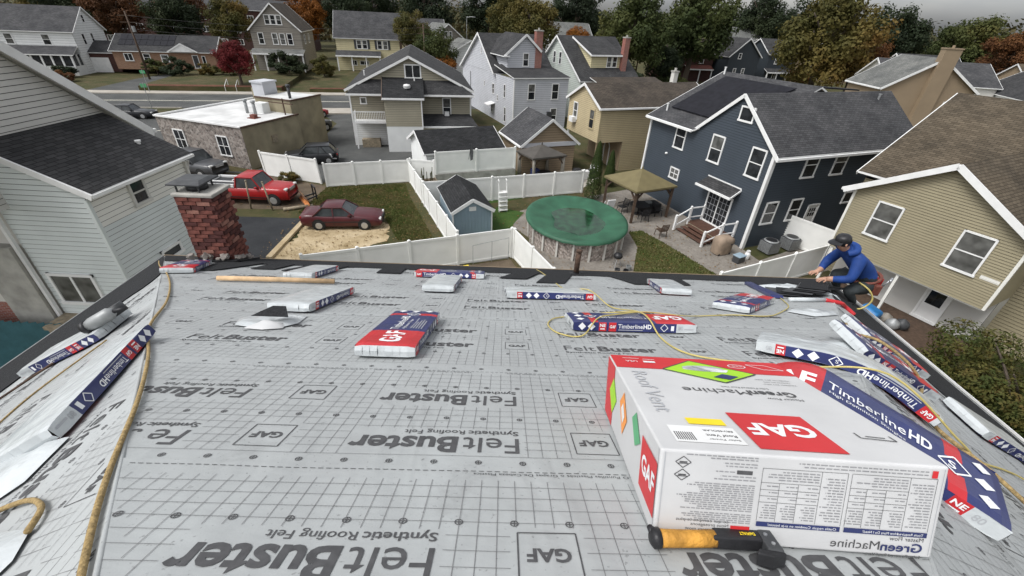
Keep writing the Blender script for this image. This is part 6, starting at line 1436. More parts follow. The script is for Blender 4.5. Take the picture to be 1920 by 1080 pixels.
# ---- pale green house with yellow dormer
H = House('pale_green_house', 'pale green gabled house with a yellow shed dormer and red chimney', 'house', (8.7, 57.7), 24)
Lw = H.wall((0, 16), (0, 2.8), [[(0, 0), (13.2, 0), (13.2, 4.9), (0, 4.9)], [(0, 4.9), (13.2, 4.9), (6.0, 9.45)]], 's_pale', 0.22); H.wall((0, 2.8), (9, 2.8), 4.9, 's_pale', 0.22)
H.slope([(-0.35, 2.5, 4.85), (9, 2.5, 4.85), (9, 10.0, 9.6), (-0.35, 10.0, 9.6)], 'sh_char'); H.slope([(9, 16.4, 4.8), (-0.35, 16.4, 4.8), (-0.35, 10, 9.6), (9, 10, 9.6)], 'sh_char')
H.board((-0.38, 2.5, 4.76), (-0.38, 10, 9.5), 0.05, 0.2); H.board((-0.38, 10, 9.5), (-0.38, 16.4, 4.7), 0.05, 0.2)
for t in (5.3, 7.0): H.win(Lw, t, 6.2, 0.7, 1.5, tw=0.08, glass='glass')
Df = H.wall((2.2, 4.6), (6.6, 4.6), 7.75, 's_cream', 0.2, z0=6.0); H.wall((2.2, 9), (2.2, 4.6), [[(0, 6.0), (4.4, 6.0), (4.4, 7.75), (0, 9.1)]], 's_cream', 0.2, z0=6)
H.slope([(1.9, 4.2, 7.72), (6.9, 4.2, 7.72), (6.9, 9.6, 9.5), (1.9, 9.6, 9.5)], 'sh_char'); H.board((1.87, 4.2, 7.64), (1.87, 9.6, 9.42), 0.05, 0.2); H.board((1.9, 4.15, 7.62), (6.9, 4.15, 7.62), 0.06, 0.16, name='fascia')
H.win(Df, 2.7, 6.25, 0.75, 1.3); H.win(Df, 3.55, 6.25, 0.75, 1.3)
H.chim(7.0, 4.4, 0.75, 0.65, 4.5, 9.7)
H.wall((1.5, -2.2), (11.0, -2.2), 4.0, 's_pale', 0.22); H.slope([(1.2, -2.5, 4.15), (11.4, -2.5, 4.15), (11.4, 2.9, 5.3), (1.2, 2.9, 5.3)], 'sh_dkbrown'); H.board((1.2, -2.55, 4.05), (11.4, -2.55, 4.05), 0.06, 0.16, name='fascia')
# ---- grey-green house across the parking lot
H = House('grey_green_house', 'grey-green house with a wide white-edged gable, across the parking lot', 'house', (-16.2, 43.2), 12)
F_ = H.gable(0, 11.4, 0, 15, 5.2, 7.95, 'y', 's_green', 'sh_char', 0.35, 0, 0.2, faces='SWE', gut=False)
H.win(F_['S'], 6.0, 6.15, 1.55, 1.2, 'slide', glass='glass', tw=0.12)
H.slope([(-0.2, -1.0, 4.86), (11.7, -1.0, 4.86), (9.9, 0, 6.05), (1.5, 0, 6.05)], 'sh_char', 0.08); H.board((-0.2, -1.03, 4.8), (11.7, -1.03, 4.8), 0.06, 0.16, name='gutter')
Bf = H.wall((3.3, -2.6), (6.6, -2.6), 4.75, 's_green', 0.15, z0=2.35); Bw = H.wall((3.3, -2.6), (6.6, -2.6), 2.35, 's_pure', None); H.wall((3.3, 0), (3.3, -2.6), 4.9, 's_brown', None); H.wall((6.6, -2.6), (6.6, 0), 4.9, 's_green', 0.15)
H.slope([(3.1, -2.8, 4.82), (6.9, -2.8, 4.82), (6.9, 0.2, 6.3), (3.1, 0.2, 6.3)], 'sh_black', 0.08); H.board((3.1, -2.83, 4.75), (6.9, -2.83, 4.75), 0.07, 0.16, name='gutter'); H.post((6.62, -2.68, 0.6), (6.62, -2.68, 4.7), 0.1, 'trim', 'downspout'); H.board((3.12, -2.85, 4.75), (3.12, 0, 6.2), 0.05, 0.16, 's_brown')
m_ = MB(); m_.lathe((5.4, -1.4, 5.5), [(0.32, 0), (0.3, 0.12), (0.36, 0.13), (0.28, 0.28), (0.01, 0.34)], 16); m_.build('roof_fan', 'trim', H.o, smooth=True, uv=False); H.vent(6.1, -0.4, 5.95, 0.3)
H.win(F_['S'], 9.05, 2.75, 0.85, 1.75); H.win(F_['S'], 1.2, 3.85, 0.6, 0.6, 'fixed')
m_ = MB(); m_.box(8.8, 9.25, -0.4, 0.0, 2.85, 3.25); m_.build('air_conditioner', 'trim', H.o, uv=False)
H.slope([(6.6, -2.3, 2.3), (11.9, -2.3, 2.3), (11.3, 0, 3.0), (6.6, 0, 3.0)], 'sh_char', 0.08); H.board((6.6, -2.34, 2.2), (11.9, -2.34, 2.2), 0.06, 0.14, name='fascia'); H.wall((6.7, -2.0), (11.4, -2.0), 2.2, 's_cream', None)
H.wall((0, -0.02), (3.3, -0.02), 2.4, 's_pure', None)
m_ = MB(); m_.box(0.3, 3.3, -1.4, -0.05, 2.35, 2.47); m_.build('balcony_floor', 'trim', H.o, uv=False)
m_ = MB()
for i in range(19): m_.bar((0.35 + i * 0.155, -1.38, 2.45), (0.35 + i * 0.155, -1.38, 3.35), 0.035)
for z in (2.55, 3.38): m_.bar((0.3, -1.38, z), (3.25, -1.38, z), 0.06)
for i in range(5): m_.bar((0.33, -1.38 + i * 0.3, 2.45), (0.33, -1.38 + i * 0.3, 3.35), 0.035)
m_.build('balcony_rail', 'trim', H.o, uv=False); H.post((0.35, -1.35, 0), (0.35, -1.35, 2.4), 0.13); H.corner(0, 0, 0, 5.1, 0.13); H.corner(11.4, 0, 0, 5.1, 0.13)
m_ = MB(); m_.box(0.7, 2.4, -0.9, -0.15, 0, 0.75); m_.build('storage_box', 'greywood', H.o, uv=False); H.vent(1.2, 3.5, 5.9, 0.4)
# ---- dark roofed garage and grey garage
H = House('garage', 'long low garage with black shingle roof behind the white fence', 'garage', (-7.3, 33.9), 27)
F_ = H.gable(0.1, 6.6, 0.2, 5.2, 2.1, 3.2, 'x', 's_pure', 'sh_black', 0.28, 0, 0.2, rakes='WE', gut=False)
H = House('garage', 'tan gabled garage with grey roof beside the dark canopy', 'garage', (0.2, 36.2), 22)
F_ = H.gable(0.2, 5.1, 0.2, 5.0, 2.6, 4.45, 'y', 's_tan', 'sh_grey', 0.3, 0, 0.2, faces='SWE'); m_ = MB(); m_.box(0.15, 5.15, -0.02, 0.18, 2.3, 2.62); m_.build('lintel_band', 's_lgrey', H.o, uv=False)
# ---- stone-faced flat-roofed building
H = House('stone_building', 'flat-roofed stone-faced building with white roof by the parking lot', 'building', (-21.8, 34.2), -17)
Sf = H.wall((-9.0, 0), (0, 0), 3.3, 'stone', None); Ef = H.wall((0, 0), (0, 6.2), 3.25, 'stucco', None); H.wall((-9, 10.2), (-9, 0), 3.3, 'stone', None)
H.wall((-0.6, 6.2), (-0.6, 10.2), 4.3, 'stucco', None); H.wall((-4.5, 6.2), (-0.6, 6.2), 4.3, 'stucco', None, z0=3.2); H.wall((-0.6, 10.2), (-9, 10.2), 4.3, 'stucco', None)
m_ = MB(); m_.slab([(-9, 0, 3.25), (0, 0, 3.25), (0, 6.2, 3.25), (-4.5, 6.2, 3.25), (-4.5, 10.2, 3.25), (-9, 10.2, 3.25)], 0.1); m_.build('roof', 'membrane', H.o)
m_ = MB(); m_.slab([(-4.5, 6.2, 4.3), (-0.6, 6.2, 4.3), (-0.6, 10.2, 4.3), (-4.5, 10.2, 4.3)], 0.1); m_.build('roof', 'membrane', H.o)
for p, q, z in (((-9.05, -0.06), (0.06, -0.06), 3.34), ((0.06, -0.06), (0.06, 6.2), 3.30), ((-9.05, 10.2), (-9.05, -0.06), 3.34), ((-0.54, 6.2), (-0.54, 10.2), 4.36), ((-4.5, 6.2), (-0.54, 6.2), 4.36)): H.board((*p, z), (*q, z), 0.14, 0.12, 'iron' if z < 3.33 or z > 4 else 'trim', 'coping')
for t in (2.1, 6.75): H.win(Sf, t, 0.85, 1.2, 1.6, 'grid', glass='glass')
m_ = MB(); m_.box(-0.02, 0.12, 2.7, 3.3, 1.55, 2.15); m_.build('wall_vent', 'greywood', H.o, uv=False)
m_ = MB(); m_.box(-6.0, -4.7, 7.6, 9.2, 3.25, 5.3); m_.box(-6.1, -4.6, 7.5, 9.3, 5.28, 5.42); m_.build('rooftop_unit', 's_lgrey', H.o, uv=False)
m_ = MB(); m_.box(-3.6, -2.6, 5.0, 5.8, 3.25, 4.1); m_.build('rooftop_unit', 's_pure', H.o, uv=False)
for x, y, z in ((-4.0, 4.6, 3.25), (-1.6, 7.4, 4.3), (-2.9, 4.4, 3.25)):
    m_ = MB(); m_.tube([(x, y, z), (x, y, z + 1.0)], 0.13, 10); m_.tube([(x, y, z + 1.0), (x, y, z + 1.15)], 0.2, 10); m_.build('flue_pipe', 'galv' if x < -2 else 'dark', H.o, smooth=True, uv=False)
m_ = MB(); m_.box(-2.2, -1.75, 3.1, 3.5, 3.25, 3.55); m_.box(-2.4, -1.6, 2.95, 3.65, 3.24, 3.3); m_.build('roof_hatch', 'leather', H.o, uv=False)
m_ = MB(); m_.tube([(-0.8, 5.6, 3.25), (-0.8, 5.6, 4.6)], 0.06, 8); m_.bar((-2.4, 5.6, 4.2), (0.2, 5.6, 4.2), 0.08); m_.build('roof_mast', 'iron', H.o, uv=False)
# ---- tan gabled house with a broad chimney, upper right
H = House('tan_house', 'tan gabled house with a broad chimney up its front, upper right', 'house', (36.6, 48.6), -5)
F_ = H.gable(0, 8.8, 0, 6, 7.0, 9.7, 'y', 's_tan', 'sh_light', 0.25, 0, None, faces='SW'); H.chim(4.6, -0.15, 1.5, 0.7, 0, 10.6, 's_tan', 's_tan'); H.win(F_['S'], 6.8, 4.3, 0.8, 1.7)
# ---------------------------------------------------------------- far houses: same builder, plainer
def far_house(label, loc, rot, w, d, e, ap, axis, wm, rm, wins=(), porch=None, chim=None, exp=None, z=0.0, name='house', ov=0.35):
    H = House(name, label, 'house', (loc[0], loc[1], z), rot)
    F_ = H.gable(0, w, 0, d, e, ap, axis, wm, rm, ov, 0, exp, gut=False)
    for fc, t, zz, ww, hh, kd in wins: H.win(F_[fc], t, zz, ww, hh, kd, tw=0.12)
    if porch:
        x0, x1, dep, z0, z1, rmat = porch
        H.slope([(x0, -dep, z0), (x1, -dep, z0), (x1, 0, z1), (x0, 0, z1)], rmat, 0.12); H.board((x0, -dep - 0.04, z0 - 0.12), (x1, -dep - 0.04, z0 - 0.12), 0.06, 0.25, name='fascia')
        n = max(2, int((x1 - x0) / 2.2))
        for i in range(n + 1): H.post((x0 + 0.25 + (x1 - x0 - 0.5) * i / n, -dep + 0.25, 0), (x0 + 0.25 + (x1 - x0 - 0.5) * i / n, -dep + 0.25, z0 - 0.1), 0.2)
    if chim: H.chim(*chim)
    return H, F_
H, F_ = far_house('white two-storey house with a glazed front porch across the street', (-86.5, 76.5), 15, 12.5, 9.5, 6.3, 9.6, 'x', 's_pure', 'sh_grey', [('S', 3.6, 4.2, 1.2, 1.6, 'dh'), ('S', 8.6, 4.2, 1.2, 1.6, 'dh'), ('E', 2.6, 4.2, 0.9, 1.7, 'dh'), ('E', 5.2, 4.2, 0.9, 1.7, 'dh'), ('E', 4.6, 7.4, 0.8, 1.2, 'dh'), ('E', 2.0, 1.6, 0.7, 1.0, 'dh'), ('E', 4.6, 1.7, 0.7, 1.0, 'dh'), ('E', 7.2, 1.4, 0.9, 1.4, 'dh')], exp=0.35)
H.slope([(-0.3, -3.0, 3.1), (12.9, -3.0, 3.1), (12.4, 0, 4.1), (0.2, 0, 4.1)], 'sh_grey', 0.14)
Pw = H.wall((0, -2.7), (12.5, -2.7), 1.4, 's_pure', None); H.wall((12.5, -2.7), (12.5, 0), 1.4, 's_pure', None); H.wall((0, -2.6), (12.5, -2.6), 3.0, 'glass', None, z0=1.4, name='porch_glazing'); H.wall((12.4, -2.6), (12.4, 0), 3.0, 'glass', None, z0=1.4, name='porch_glazing')
for i in range(10): H.post((0.1 + i * 1.366, -2.68, 1.3), (0.1 + i * 1.366, -2.68, 3.05), 0.22, 'trim', 'porch_mullion')
for y in (-1.4, -0.2): H.post((12.48, y, 1.3), (12.48, y, 3.05), 0.18, 'trim', 'porch_mullion')
far_house('white gabled house at the far upper left edge', (-99.0, 71.0), 15, 9, 9, 6.4, 9.8, 'y', 's_pure', 'sh_char', [('S', 3, 4.2, 1, 1.7, 'dh'), ('S', 6, 4.2, 1, 1.7, 'dh'), ('S', 4.5, 7.2, 0.9, 1.2, 'dh'), ('E', 3, 4.2, 0.9, 1.6, 'dh'), ('E', 6, 1.5, 0.9, 1.5, 'dh')], exp=0.35)
H, F_ = far_house('low brick ranch house with solar panels on its roof', (-70.5, 81.5), 17, 15.5, 9, 2.9, 5.1, 'x', 'brickwall_o', 'sh_char', [('S', 2.2, 1.3, 1.3, 1.2, 'slide'), ('S', 4.9, 1.3, 1.1, 1.2, 'dh'), ('S', 7.6, 1.2, 1.2, 1.2, 'dh')], z=0.75)
H.win(F_['S'], 12.3, 0.3, 0.95, 2.1, 'door', glass='dark'); H.win(F_['S'], 13.6, 1.0, 0.6, 1.3, 'fixed')
H.slope([(9.0, -0.6, 3.0), (12.2, -0.6, 3.0), (10.6, -0.6, 4.1), (10.6, 2.5, 4.1)][:0] or [(8.6, -0.7, 2.95), (10.8, -0.7, 4.15), (10.8, 3.5, 4.15), (8.6, 1.0, 2.95)], 'sh_char'); H.slope([(10.8, -0.7, 4.15), (13.0, -0.7, 2.95), (13.0, 1.0, 2.95), (10.8, 3.5, 4.15)], 'sh_char')
m_ = MB(); m_.poly([(8.8, -0.72, 2.9), (12.8, -0.72, 2.9), (10.8, -0.72, 4.0)]); m_.build('porch_gable', 'trim', H.o, uv=False); H.board((8.5, -0.76, 2.86), (10.8, -0.76, 4.14), 0.05, 0.2); H.board((10.8, -0.76, 4.14), (13.1, -0.76, 2.86), 0.05, 0.2)
for i in range(8):
    for j in range(2):
        x = 0.7 + i * 1.05; y0 = 1.3 + j * 1.5; z_ = lambda y: 2.9 + y * 0.489 + 0.16
        m_ = MB(); m_.slab([(x, y0, z_(y0)), (x + 1.0, y0, z_(y0)), (x + 1.0, y0 + 1.4, z_(y0 + 1.4)), (x, y0 + 1.4, z_(y0 + 1.4))], 0.04); m_.build('solar_panel', 'solar', H.o, uv=False)
H.gable(-6.2, -0.2, 1.5, 8, 2.4, 3.9, 'x', 'brickwall_d', 'sh_grey', 0.3, -0.6, None, gut=False); m_ = MB(); m_.box(-4.4, -1.5, 1.38, 1.48, -0.7, 1.6); m_.build('garage_door', 'trim', H.o, uv=False)
H, F_ = far_house('taupe three-storey gabled house with a porch across the street', (-50.6, 90.5), 13, 8.6, 12, 6.9, 10.9, 'y', 's_taupe', 'sh_dkbrown', [('S', 1.6, 4.4, 1.0, 1.9, 'dh'), ('S', 4.0, 4.4, 1.0, 1.9, 'dh'), ('S', 5.3, 4.4, 1.0, 1.9, 'dh'), ('S', 6.6, 4.4, 1.0, 1.9, 'dh'), ('S', 3.3, 7.6, 0.95, 1.6, 'dh'), ('S', 4.3, 7.6, 0.95, 1.6, 'dh'), ('S', 5.3, 7.6, 0.95, 1.6, 'dh'), ('S', 2.2, 1.0, 1.0, 2.0, 'dh'), ('E', 3, 4.5, 0.9, 1.6, 'dh'), ('E', 7, 4.5, 0.9, 1.6, 'dh')], (-0.3, 8.9, 2.4, 3.1, 3.7, 'sh_light'), exp=0.3, z=0.6)
H, F_ = far_house('cream house with a tall dark roof and shuttered windows across the street', (-37.5, 97.0), 13, 13.5, 11, 5.9, 10.2, 'x', 's_cream', 'sh_grey', [('S', 4.4, 3.9, 1.0, 1.6, 'dh'), ('S', 5.5, 3.9, 1.0, 1.6, 'dh'), ('S', 8.4, 3.9, 1.0, 1.6, 'dh'), ('S', 9.5, 3.9, 1.0, 1.6, 'dh'), ('S', 3.0, 0.9, 1.2, 1.0, 'slide'), ('S', 5.0, 1.0, 1.8, 0.8, 'slide')], (-0.2, 8.5, 1.6, 2.8, 3.6, 'sh_grey'), exp=0.35, z=0.6)
for x in (3.65, 6.25, 7.65, 10.25): m_ = MB(); m_.box(x - 0.22, x + 0.22, -0.08, -0.02, 3.9, 5.5); m_.build('shutter', 'dark', H.o, uv=False)
H.post((12.6, -1.5, 0), (12.6, -1.5, 5.5), 0.5, 'dwood', 'dark_end_wall')
H = House('apartment_block', 'long dark red brick apartment block among the trees, upper left', 'building', (-122, 128), 12)
Fa = H.wall((0, 0), (62, 0), 9.5, 'brickwall_d', None); H.wall((62, 0), (62, 12), 9.5, 'brickwall_d', None); H.slope([(-0.5, -0.5, 9.6), (62.5, -0.5, 9.6), (62.5, 6, 12.2), (-0.5, 6, 12.2)], 'sh_grey')
for i in range(15):
    for j in range(3): H.win(Fa, 3 + i * 4, 1.2 + j * 2.9, 1.6, 1.4, 'slide', tw=0.15)
far_house('grey-roofed brick house behind the cream house', (-36, 122), 13, 16, 10, 6.2, 9.8, 'x', 'brickwall_d', 'sh_grey', [('S', 12, 3.9, 1.2, 1.5, 'dh'), ('E', 3, 3.9, 1.2, 1.5, 'dh')])
far_house('tan gabled house with white rakes behind the orange tree', (-21.5, 112), 30, 9, 10, 5.8, 9.2, 'y', 's_taupe', 'sh_light', [('S', 4.0, 6.4, 0.8, 1.4, 'dh'), ('S', 5.0, 6.4, 0.8, 1.4, 'dh'), ('S', 7, 3.6, 0.9, 1.2, 'dh')], exp=0.3)
far_house('white gabled house above a red brick storey, left of the light grey house', (-14.2, 95), 22, 8, 9, 4.8, 7.0, 'y', 's_pure', 'sh_light', [('S', 5.0, 3.6, 0.9, 1.2, 'dh')], exp=0.3)
H, F_ = far_house('red brick house with a red porch roof, upper right of centre', (33, 113), 10, 12, 9, 6.0, 8.7, 'x', 'brickwall_d', 'sh_dkbrown', [('S', 2, 3.8, 1.2, 1.5, 'dh'), ('S', 9, 3.8, 1.2, 1.5, 'dh')], (5, 11.5, 2.0, 2.8, 3.5, 'brick'))
far_house('dark slate-blue gabled house right of the red brick house', (47, 112), 20, 9, 10, 5.8, 9.3, 'y', 's_dblue', 'sh_char', [('S', 2.5, 1.6, 0.9, 1.7, 'dh'), ('S', 5, 1.6, 0.9, 1.7, 'dh'), ('S', 3, 5.2, 0.9, 1.2, 'dh')])
H, F_ = far_house('slate-blue house with two white-framed windows and a porch', (58, 116), 12, 7.5, 9, 6.4, 9.3, 'x', 's_dblue', 'sh_char', [('S', 2.4, 4.3, 1.2, 1.6, 'dh'), ('S', 5.0, 4.3, 1.2, 1.6, 'dh'), ('S', 3.0, 1, 1.4, 1.4, 'slide')], (-0.4, 8, 1.6, 2.7, 3.4, 'sh_char'))
H = House('tan_block', 'flat-roofed tan commercial block at the upper right', 'building', (66, 124), 8)
Fb = H.wall((0, 0), (26, 0), 8.6, 's_tan', None); H.wall((0, 14), (0, 0), 8.6, 's_tan', None); m_ = MB(); m_.slab([(-0.2, -0.2, 8.8), (26.2, -0.2, 8.8), (26.2, 14, 8.8), (-0.2, 14, 8.8)], 0.25); m_.build('roof', 'cement', H.o)
for t in (7, 11, 17): H.win(Fb, t, 1.8, 1.6, 3.2, 'fixed', glass='shade')
far_house('pale-roofed house far behind the slate-blue houses', (62, 150), 20, 12, 10, 8.2, 11.2, 'x', 's_lgrey', 'sh_light', [('S', 3, 5.5, 1.2, 1.6, 'dh')])
far_house('white house with a cut gable at the far centre', (8, 135), 15, 11, 9, 7.2, 10.4, 'x', 's_pure', 'sh_light', [('S', 3, 5.0, 1.4, 1.6, 'dh'), ('S', 7, 5.0, 1.2, 1.6, 'dh')])
far_house('white house with broad dark roof at the right edge', (60.5, 56.5), -20, 9, 12, 5.6, 8.4, 'y', 's_pure', 'sh_char', [('S', 3, 3.6, 0.9, 1.5, 'dh'), ('S', 5, 3.6, 0.9, 1.5, 'dh'), ('S', 4.5, 6.2, 0.6, 0.9, 'dh')], exp=0.3)
far_house('grey-roofed house beyond the tan gabled house', (50, 66), -12, 13, 9, 6.2, 8.6, 'x', 's_stuc', 'sh_grey', [('S', 3, 3.6, 1, 1.5, 'dh')])
far_house('small white-gabled house under the trees at the far right', (72, 92), -10, 10, 9, 5.6, 8.4, 'x', 's_lgrey', 'sh_char', [('S', 3, 3.4, 1, 1.5, 'dh')])
far_house('red-roofed house beneath the trees at the far right', (92, 88), -12, 12, 9, 5.2, 7.8, 'x', 's_tan', 'sh_brown', [('S', 4, 3.2, 1, 1.4, 'dh')])

# ---------------------------------------------------------------- vehicles
def paint(name, c): M[name] = pm(name, c, 0.07, 2, 0.35, spec=0.4, coat=0.25)
paint('p_maroon', (0.075, 0.012, 0.016)); paint('p_red', (0.34, 0.012, 0.014)); paint('p_grey', (0.06, 0.062, 0.066)); paint('p_black', (0.018, 0.019, 0.022)); paint('p_silver', (0.33, 0.34, 0.35)); paint('p_white', (0.6, 0.6, 0.6))
M['carglass'] = glassy('car_glass', (0.035, 0.04, 0.042), 0.05, 0.5); M['lamp'] = pm('headlamp', (0.62, 0.62, 0.6), 0.05, 9, 0.2); M['tail'] = pm('tail_lamp', (0.3, 0.01, 0.01), 0.1, 9, 0.3)
def car(name, label, cat, loc, rot, pmat, L=4.8, Wd=1.78, Ht=1.42, belt=0.92, hood=0.86, deck=0.98, ws=(0.62, 0.16), rw=(-1.55, -1.0), wheel=0.32, wb=2.68, clear=0.2, bed=None, roofm=None, boxy=0.0, nose=0.0, rear=0.0):
    """x forward, origin on the ground under the middle. ws: windscreen foot / head, rw: rear window foot / head"""
    t = thing(name, label, cat, (loc[0], loc[1], 0), rot, 'parked vehicles'); hw = Wd / 2; f, b = L / 2, -L / 2
    st_ = [(b, 0.80, 0.42, deck - 0.14), (b + 0.08, 0.93, clear + 0.08, deck - 0.03), (b + 0.5, 1.0, clear, deck), (rw[0], 1.0, clear, deck if bed is None else belt), (rw[1] + 0.2, 1.0, clear, belt), (0, 1.0, clear, belt), (ws[0], 1.0, clear, belt if hood > 0.95 else max(hood + 0.05, belt - 0.02)), (ws[0] + 0.35, 1.0, clear, hood + 0.03), (f - 0.55, 0.98, clear, hood - 0.03 + boxy * 0.03), (f - 0.15, 0.93, clear + 0.03, hood - 0.12 + boxy * 0.1), (f, 0.78, 0.36, hood - 0.28 + boxy * 0.18)]
    mb = MB(); K = 9
    for x, wk, zb, zt in st_:
        w_ = hw * wk; h = zt - zb
        for y, z in ((w_ * 0.86, zb), (w_ * 0.97, zb + 0.10 * h), (w_, zb + 0.42 * h), (w_ * 0.985, zb + 0.70 * h), (w_ * 0.93, zb + 0.93 * h), (w_ * 0.80, zt), (w_ * 0.4, zt + 0.022), (0, zt + 0.028)): mb.v.append((x, y, z))
        mb.v.append((x, 0, zb))
    n = len(st_); S8 = 9; half = list(mb.v); mb.v += [(x, -y, z) for x, y, z in half]; o2 = len(half)
    for i in range(n - 1):
        for k in range(7):
            a = i * S8 + k; mb.f.append((a, a + S8, a + S8 + 1, a + 1)); mb.m.append(0); mb.f.append((o2 + a, o2 + a + 1, o2 + a + S8 + 1, o2 + a + S8)); mb.m.append(0)
        a = i * S8; mb.f.append((a + 8, a + 8 + S8, a + S8, a)); mb.m.append(0); mb.f.append((o2 + a, o2 + a + S8, o2 + a + 8 + S8, o2 + a + 8)); mb.m.append(0)
    for i in (0, n - 1):
        a = [i * S8 + k for k in range(8)] + [o2 + i * S8 + k for k in reversed(range(7))]; mb.f.append(tuple(a)); mb.m.append(0)
    body = mb.build('body', pmat, t, smooth=True, uv=False)
    # cabin: glass all round, painted roof and pillars
    zb = belt - 0.02; zr = Ht; wb_, wr_ = hw * 0.93, hw * (0.74 + boxy * 0.06)
    A = [(ws[0], wb_, zb), (rw[0], wb_, zb), (ws[1], wr_, zr - 0.05), (rw[1], wr_, zr - 0.05)]
    g = MB()
    g.poly([(ws[0], -wb_, zb), (ws[0], wb_, zb), (ws[1], wr_, zr - 0.05), (ws[1], -wr_, zr - 0.05)]); g.build('windscreen', 'carglass', t, uv=False)
    g = MB(); g.poly([(rw[0], wb_, zb), (rw[0], -wb_, zb), (rw[1], -wr_, zr - 0.05), (rw[1], wr_, zr - 0.05)]); g.build('rear_window', 'carglass', t, uv=False)
    for s_ in (-1, 1):
        g = MB(); q = [(rw[0], s_ * wb_, zb), (ws[0], s_ * wb_, zb), (ws[1], s_ * wr_, zr - 0.05), (rw[1], s_ * wr_, zr - 0.05)]; g.poly(q if s_ < 0 else q[::-1]); g.build('side_window', 'carglass', t, uv=False)
    r_ = MB(); nx = 8
    rows = []
    for i in range(nx + 1):
        x = rw[1] + (ws[1] - rw[1]) * i / nx; cr = 0.05 * (1 - (2 * i / nx - 1) ** 2); rows.append([(x, wr_ * y, zr - 0.05 + (cr + 0.05 * (1 - abs(y) ** 3)) * (1 if abs(y) < 1 else 0) + (cr * 0.3 if abs(y) == 1 else 0)) for y in (-1, -0.7, 0, 0.7, 1)])
    r_.add([p for q in rows for p in q], [(i * 5 + k, i * 5 + k + 1, i * 5 + k + 6, i * 5 + k + 5) for i in range(nx) for k in range(4)]); r_.build('roof', roofm or pmat, t, smooth=True, uv=False)
    for s_ in (-1, 1):
        pl = MB(); pl.bar((ws[0], s_ * wb_, zb), (ws[1], s_ * wr_, zr - 0.03), 0.06, 0.06); pl.bar((rw[0], s_ * wb_, zb), (rw[1], s_ * wr_, zr - 0.03), 0.10, 0.06); pl.bar((ws[1], s_ * wr_, zr - 0.04), (rw[1], s_ * wr_, zr - 0.04), 0.06, 0.06)
        m_ = ((ws[0] + rw[0]) / 2, (ws[1] + rw[1]) / 2)
        if rw[1] < -0.6: pl.bar((m_[0], s_ * wb_, zb), (m_[1], s_ * wr_, zr - 0.04), 0.07, 0.05)
        if rw[1] < -1.3: pl.bar((rw[0] + 0.75, s_ * wb_, zb), (rw[1] + 0.7, s_ * wr_, zr - 0.04), 0.07, 0.05)
        pl.build('door_frame', pmat, t, uv=False)
    for s_ in (-1, 1):
        mm = MB(); mm.box(ws[0] - 0.32, ws[0] - 0.16, s_ * (hw + 0.02) - 0.07, s_ * (hw + 0.02) + 0.07, belt - 0.02, belt + 0.11); o = mm.build('mirror', pmat, t, uv=False); bevel(o, 0.025)
        hl = MB(); hl.box(f - 0.22, f - 0.015 - 0.02 * (1 - boxy), s_ * hw * 0.66 - 0.17, s_ * hw * 0.66 + 0.17, hood - 0.27 + boxy * 0.12, hood - 0.13 + boxy * 0.12); o = hl.build('headlight', 'lamp', t, uv=False); bevel(o, 0.04)
        tl = MB(); tl.box(b + 0.01, b + 0.16, s_ * hw * 0.7 - 0.18, s_ * hw * 0.7 + 0.18, deck - 0.28, deck - 0.10); o = tl.build('tail_light', 'tail', t, uv=False); bevel(o, 0.03)
        for x in (f - (L - wb) / 2 + 0.02, f - (L - wb) / 2 + 0.02 - wb):
            ar = MB(); ar.tube([(x, s_ * (hw - 0.12), wheel + 0.03), (x, s_ * (hw + 0.004), wheel + 0.03)], wheel + 0.065, 22); ar.build('wheel_arch', 'tyre', t, uv=False)
            wmb = MB(); wmb.tube([(x, s_ * (hw - 0.18), wheel), (x, s_ * (hw - 0.03), wheel), (x, s_ * (hw + 0.025), wheel)], [wheel * 0.98, wheel, wheel * 0.92], 22); w_o = wmb.build('wheel', 'tyre', t, smooth=False, uv=False)
            rm = MB(); rm.tube([(x, s_ * (hw + 0.02), wheel), (x, s_ * (hw + 0.032), wheel)], [wheel * 0.66, wheel * 0.58], 16); rm.build('rim', 'rim', w_o, uv=False)
        tr = MB(); tr.bar((f - 0.9, s_ * (hw + 0.004), 0.55), (b + 0.7, s_ * (hw + 0.004), 0.55), 0.02, 0.05); tr.bar(((ws[0] + rw[0]) / 2, s_ * (hw - 0.004), 0.32), ((ws[0] + rw[0]) / 2, s_ * (hw - 0.02), belt - 0.05), 0.012, 0.02, up=(1, 0, 0)); tr.build('side_moulding', 'black', t, uv=False)
    bm__ = MB(); bm__.box(f - 0.05, f + 0.012, -hw * 0.62, hw * 0.62, 0.40, 0.52); bm__.build('bumper_insert', 'black', t, uv=False); bm__ = MB(); bm__.box(b - 0.012, b + 0.05, -hw * 0.7, hw * 0.7, 0.42, 0.55); bm__.build('bumper_insert', 'black', t, uv=False)
    gr_ = MB(); gr_.box(f - 0.06, f + 0.006 + 0.012 * boxy, -hw * 0.38, hw * 0.38, hood - 0.32 + boxy * 0.08, hood - 0.17 + boxy * 0.1); gr_.build('grille', 'steel' if boxy else 'black', t, uv=False)
    return t
car('sedan', 'dark maroon sedan parked on the straw patch', 'car', (-10.72, 24.62), 8, 'p_maroon', rw=(-1.62, -1.02), ws=(0.78, 0.12))
tk = car('pickup_truck', 'red pickup truck with an orange snow plough blade on its nose', 'pickup truck', (-18.1, 27.9), 1, 'p_red', L=5.4, Wd=1.95, Ht=1.86, belt=1.18, hood=1.16, deck=1.18, ws=(1.02, 0.55), rw=(-0.62, -0.52), wheel=0.38, wb=3.45, clear=0.36, bed=True, boxy=1)
m_ = MB(); m_.box(-2.55, -0.75, -0.80, 0.80, 1.12, 1.24); m_.build('bed_floor', 'black', tk, uv=False); m_ = MB()
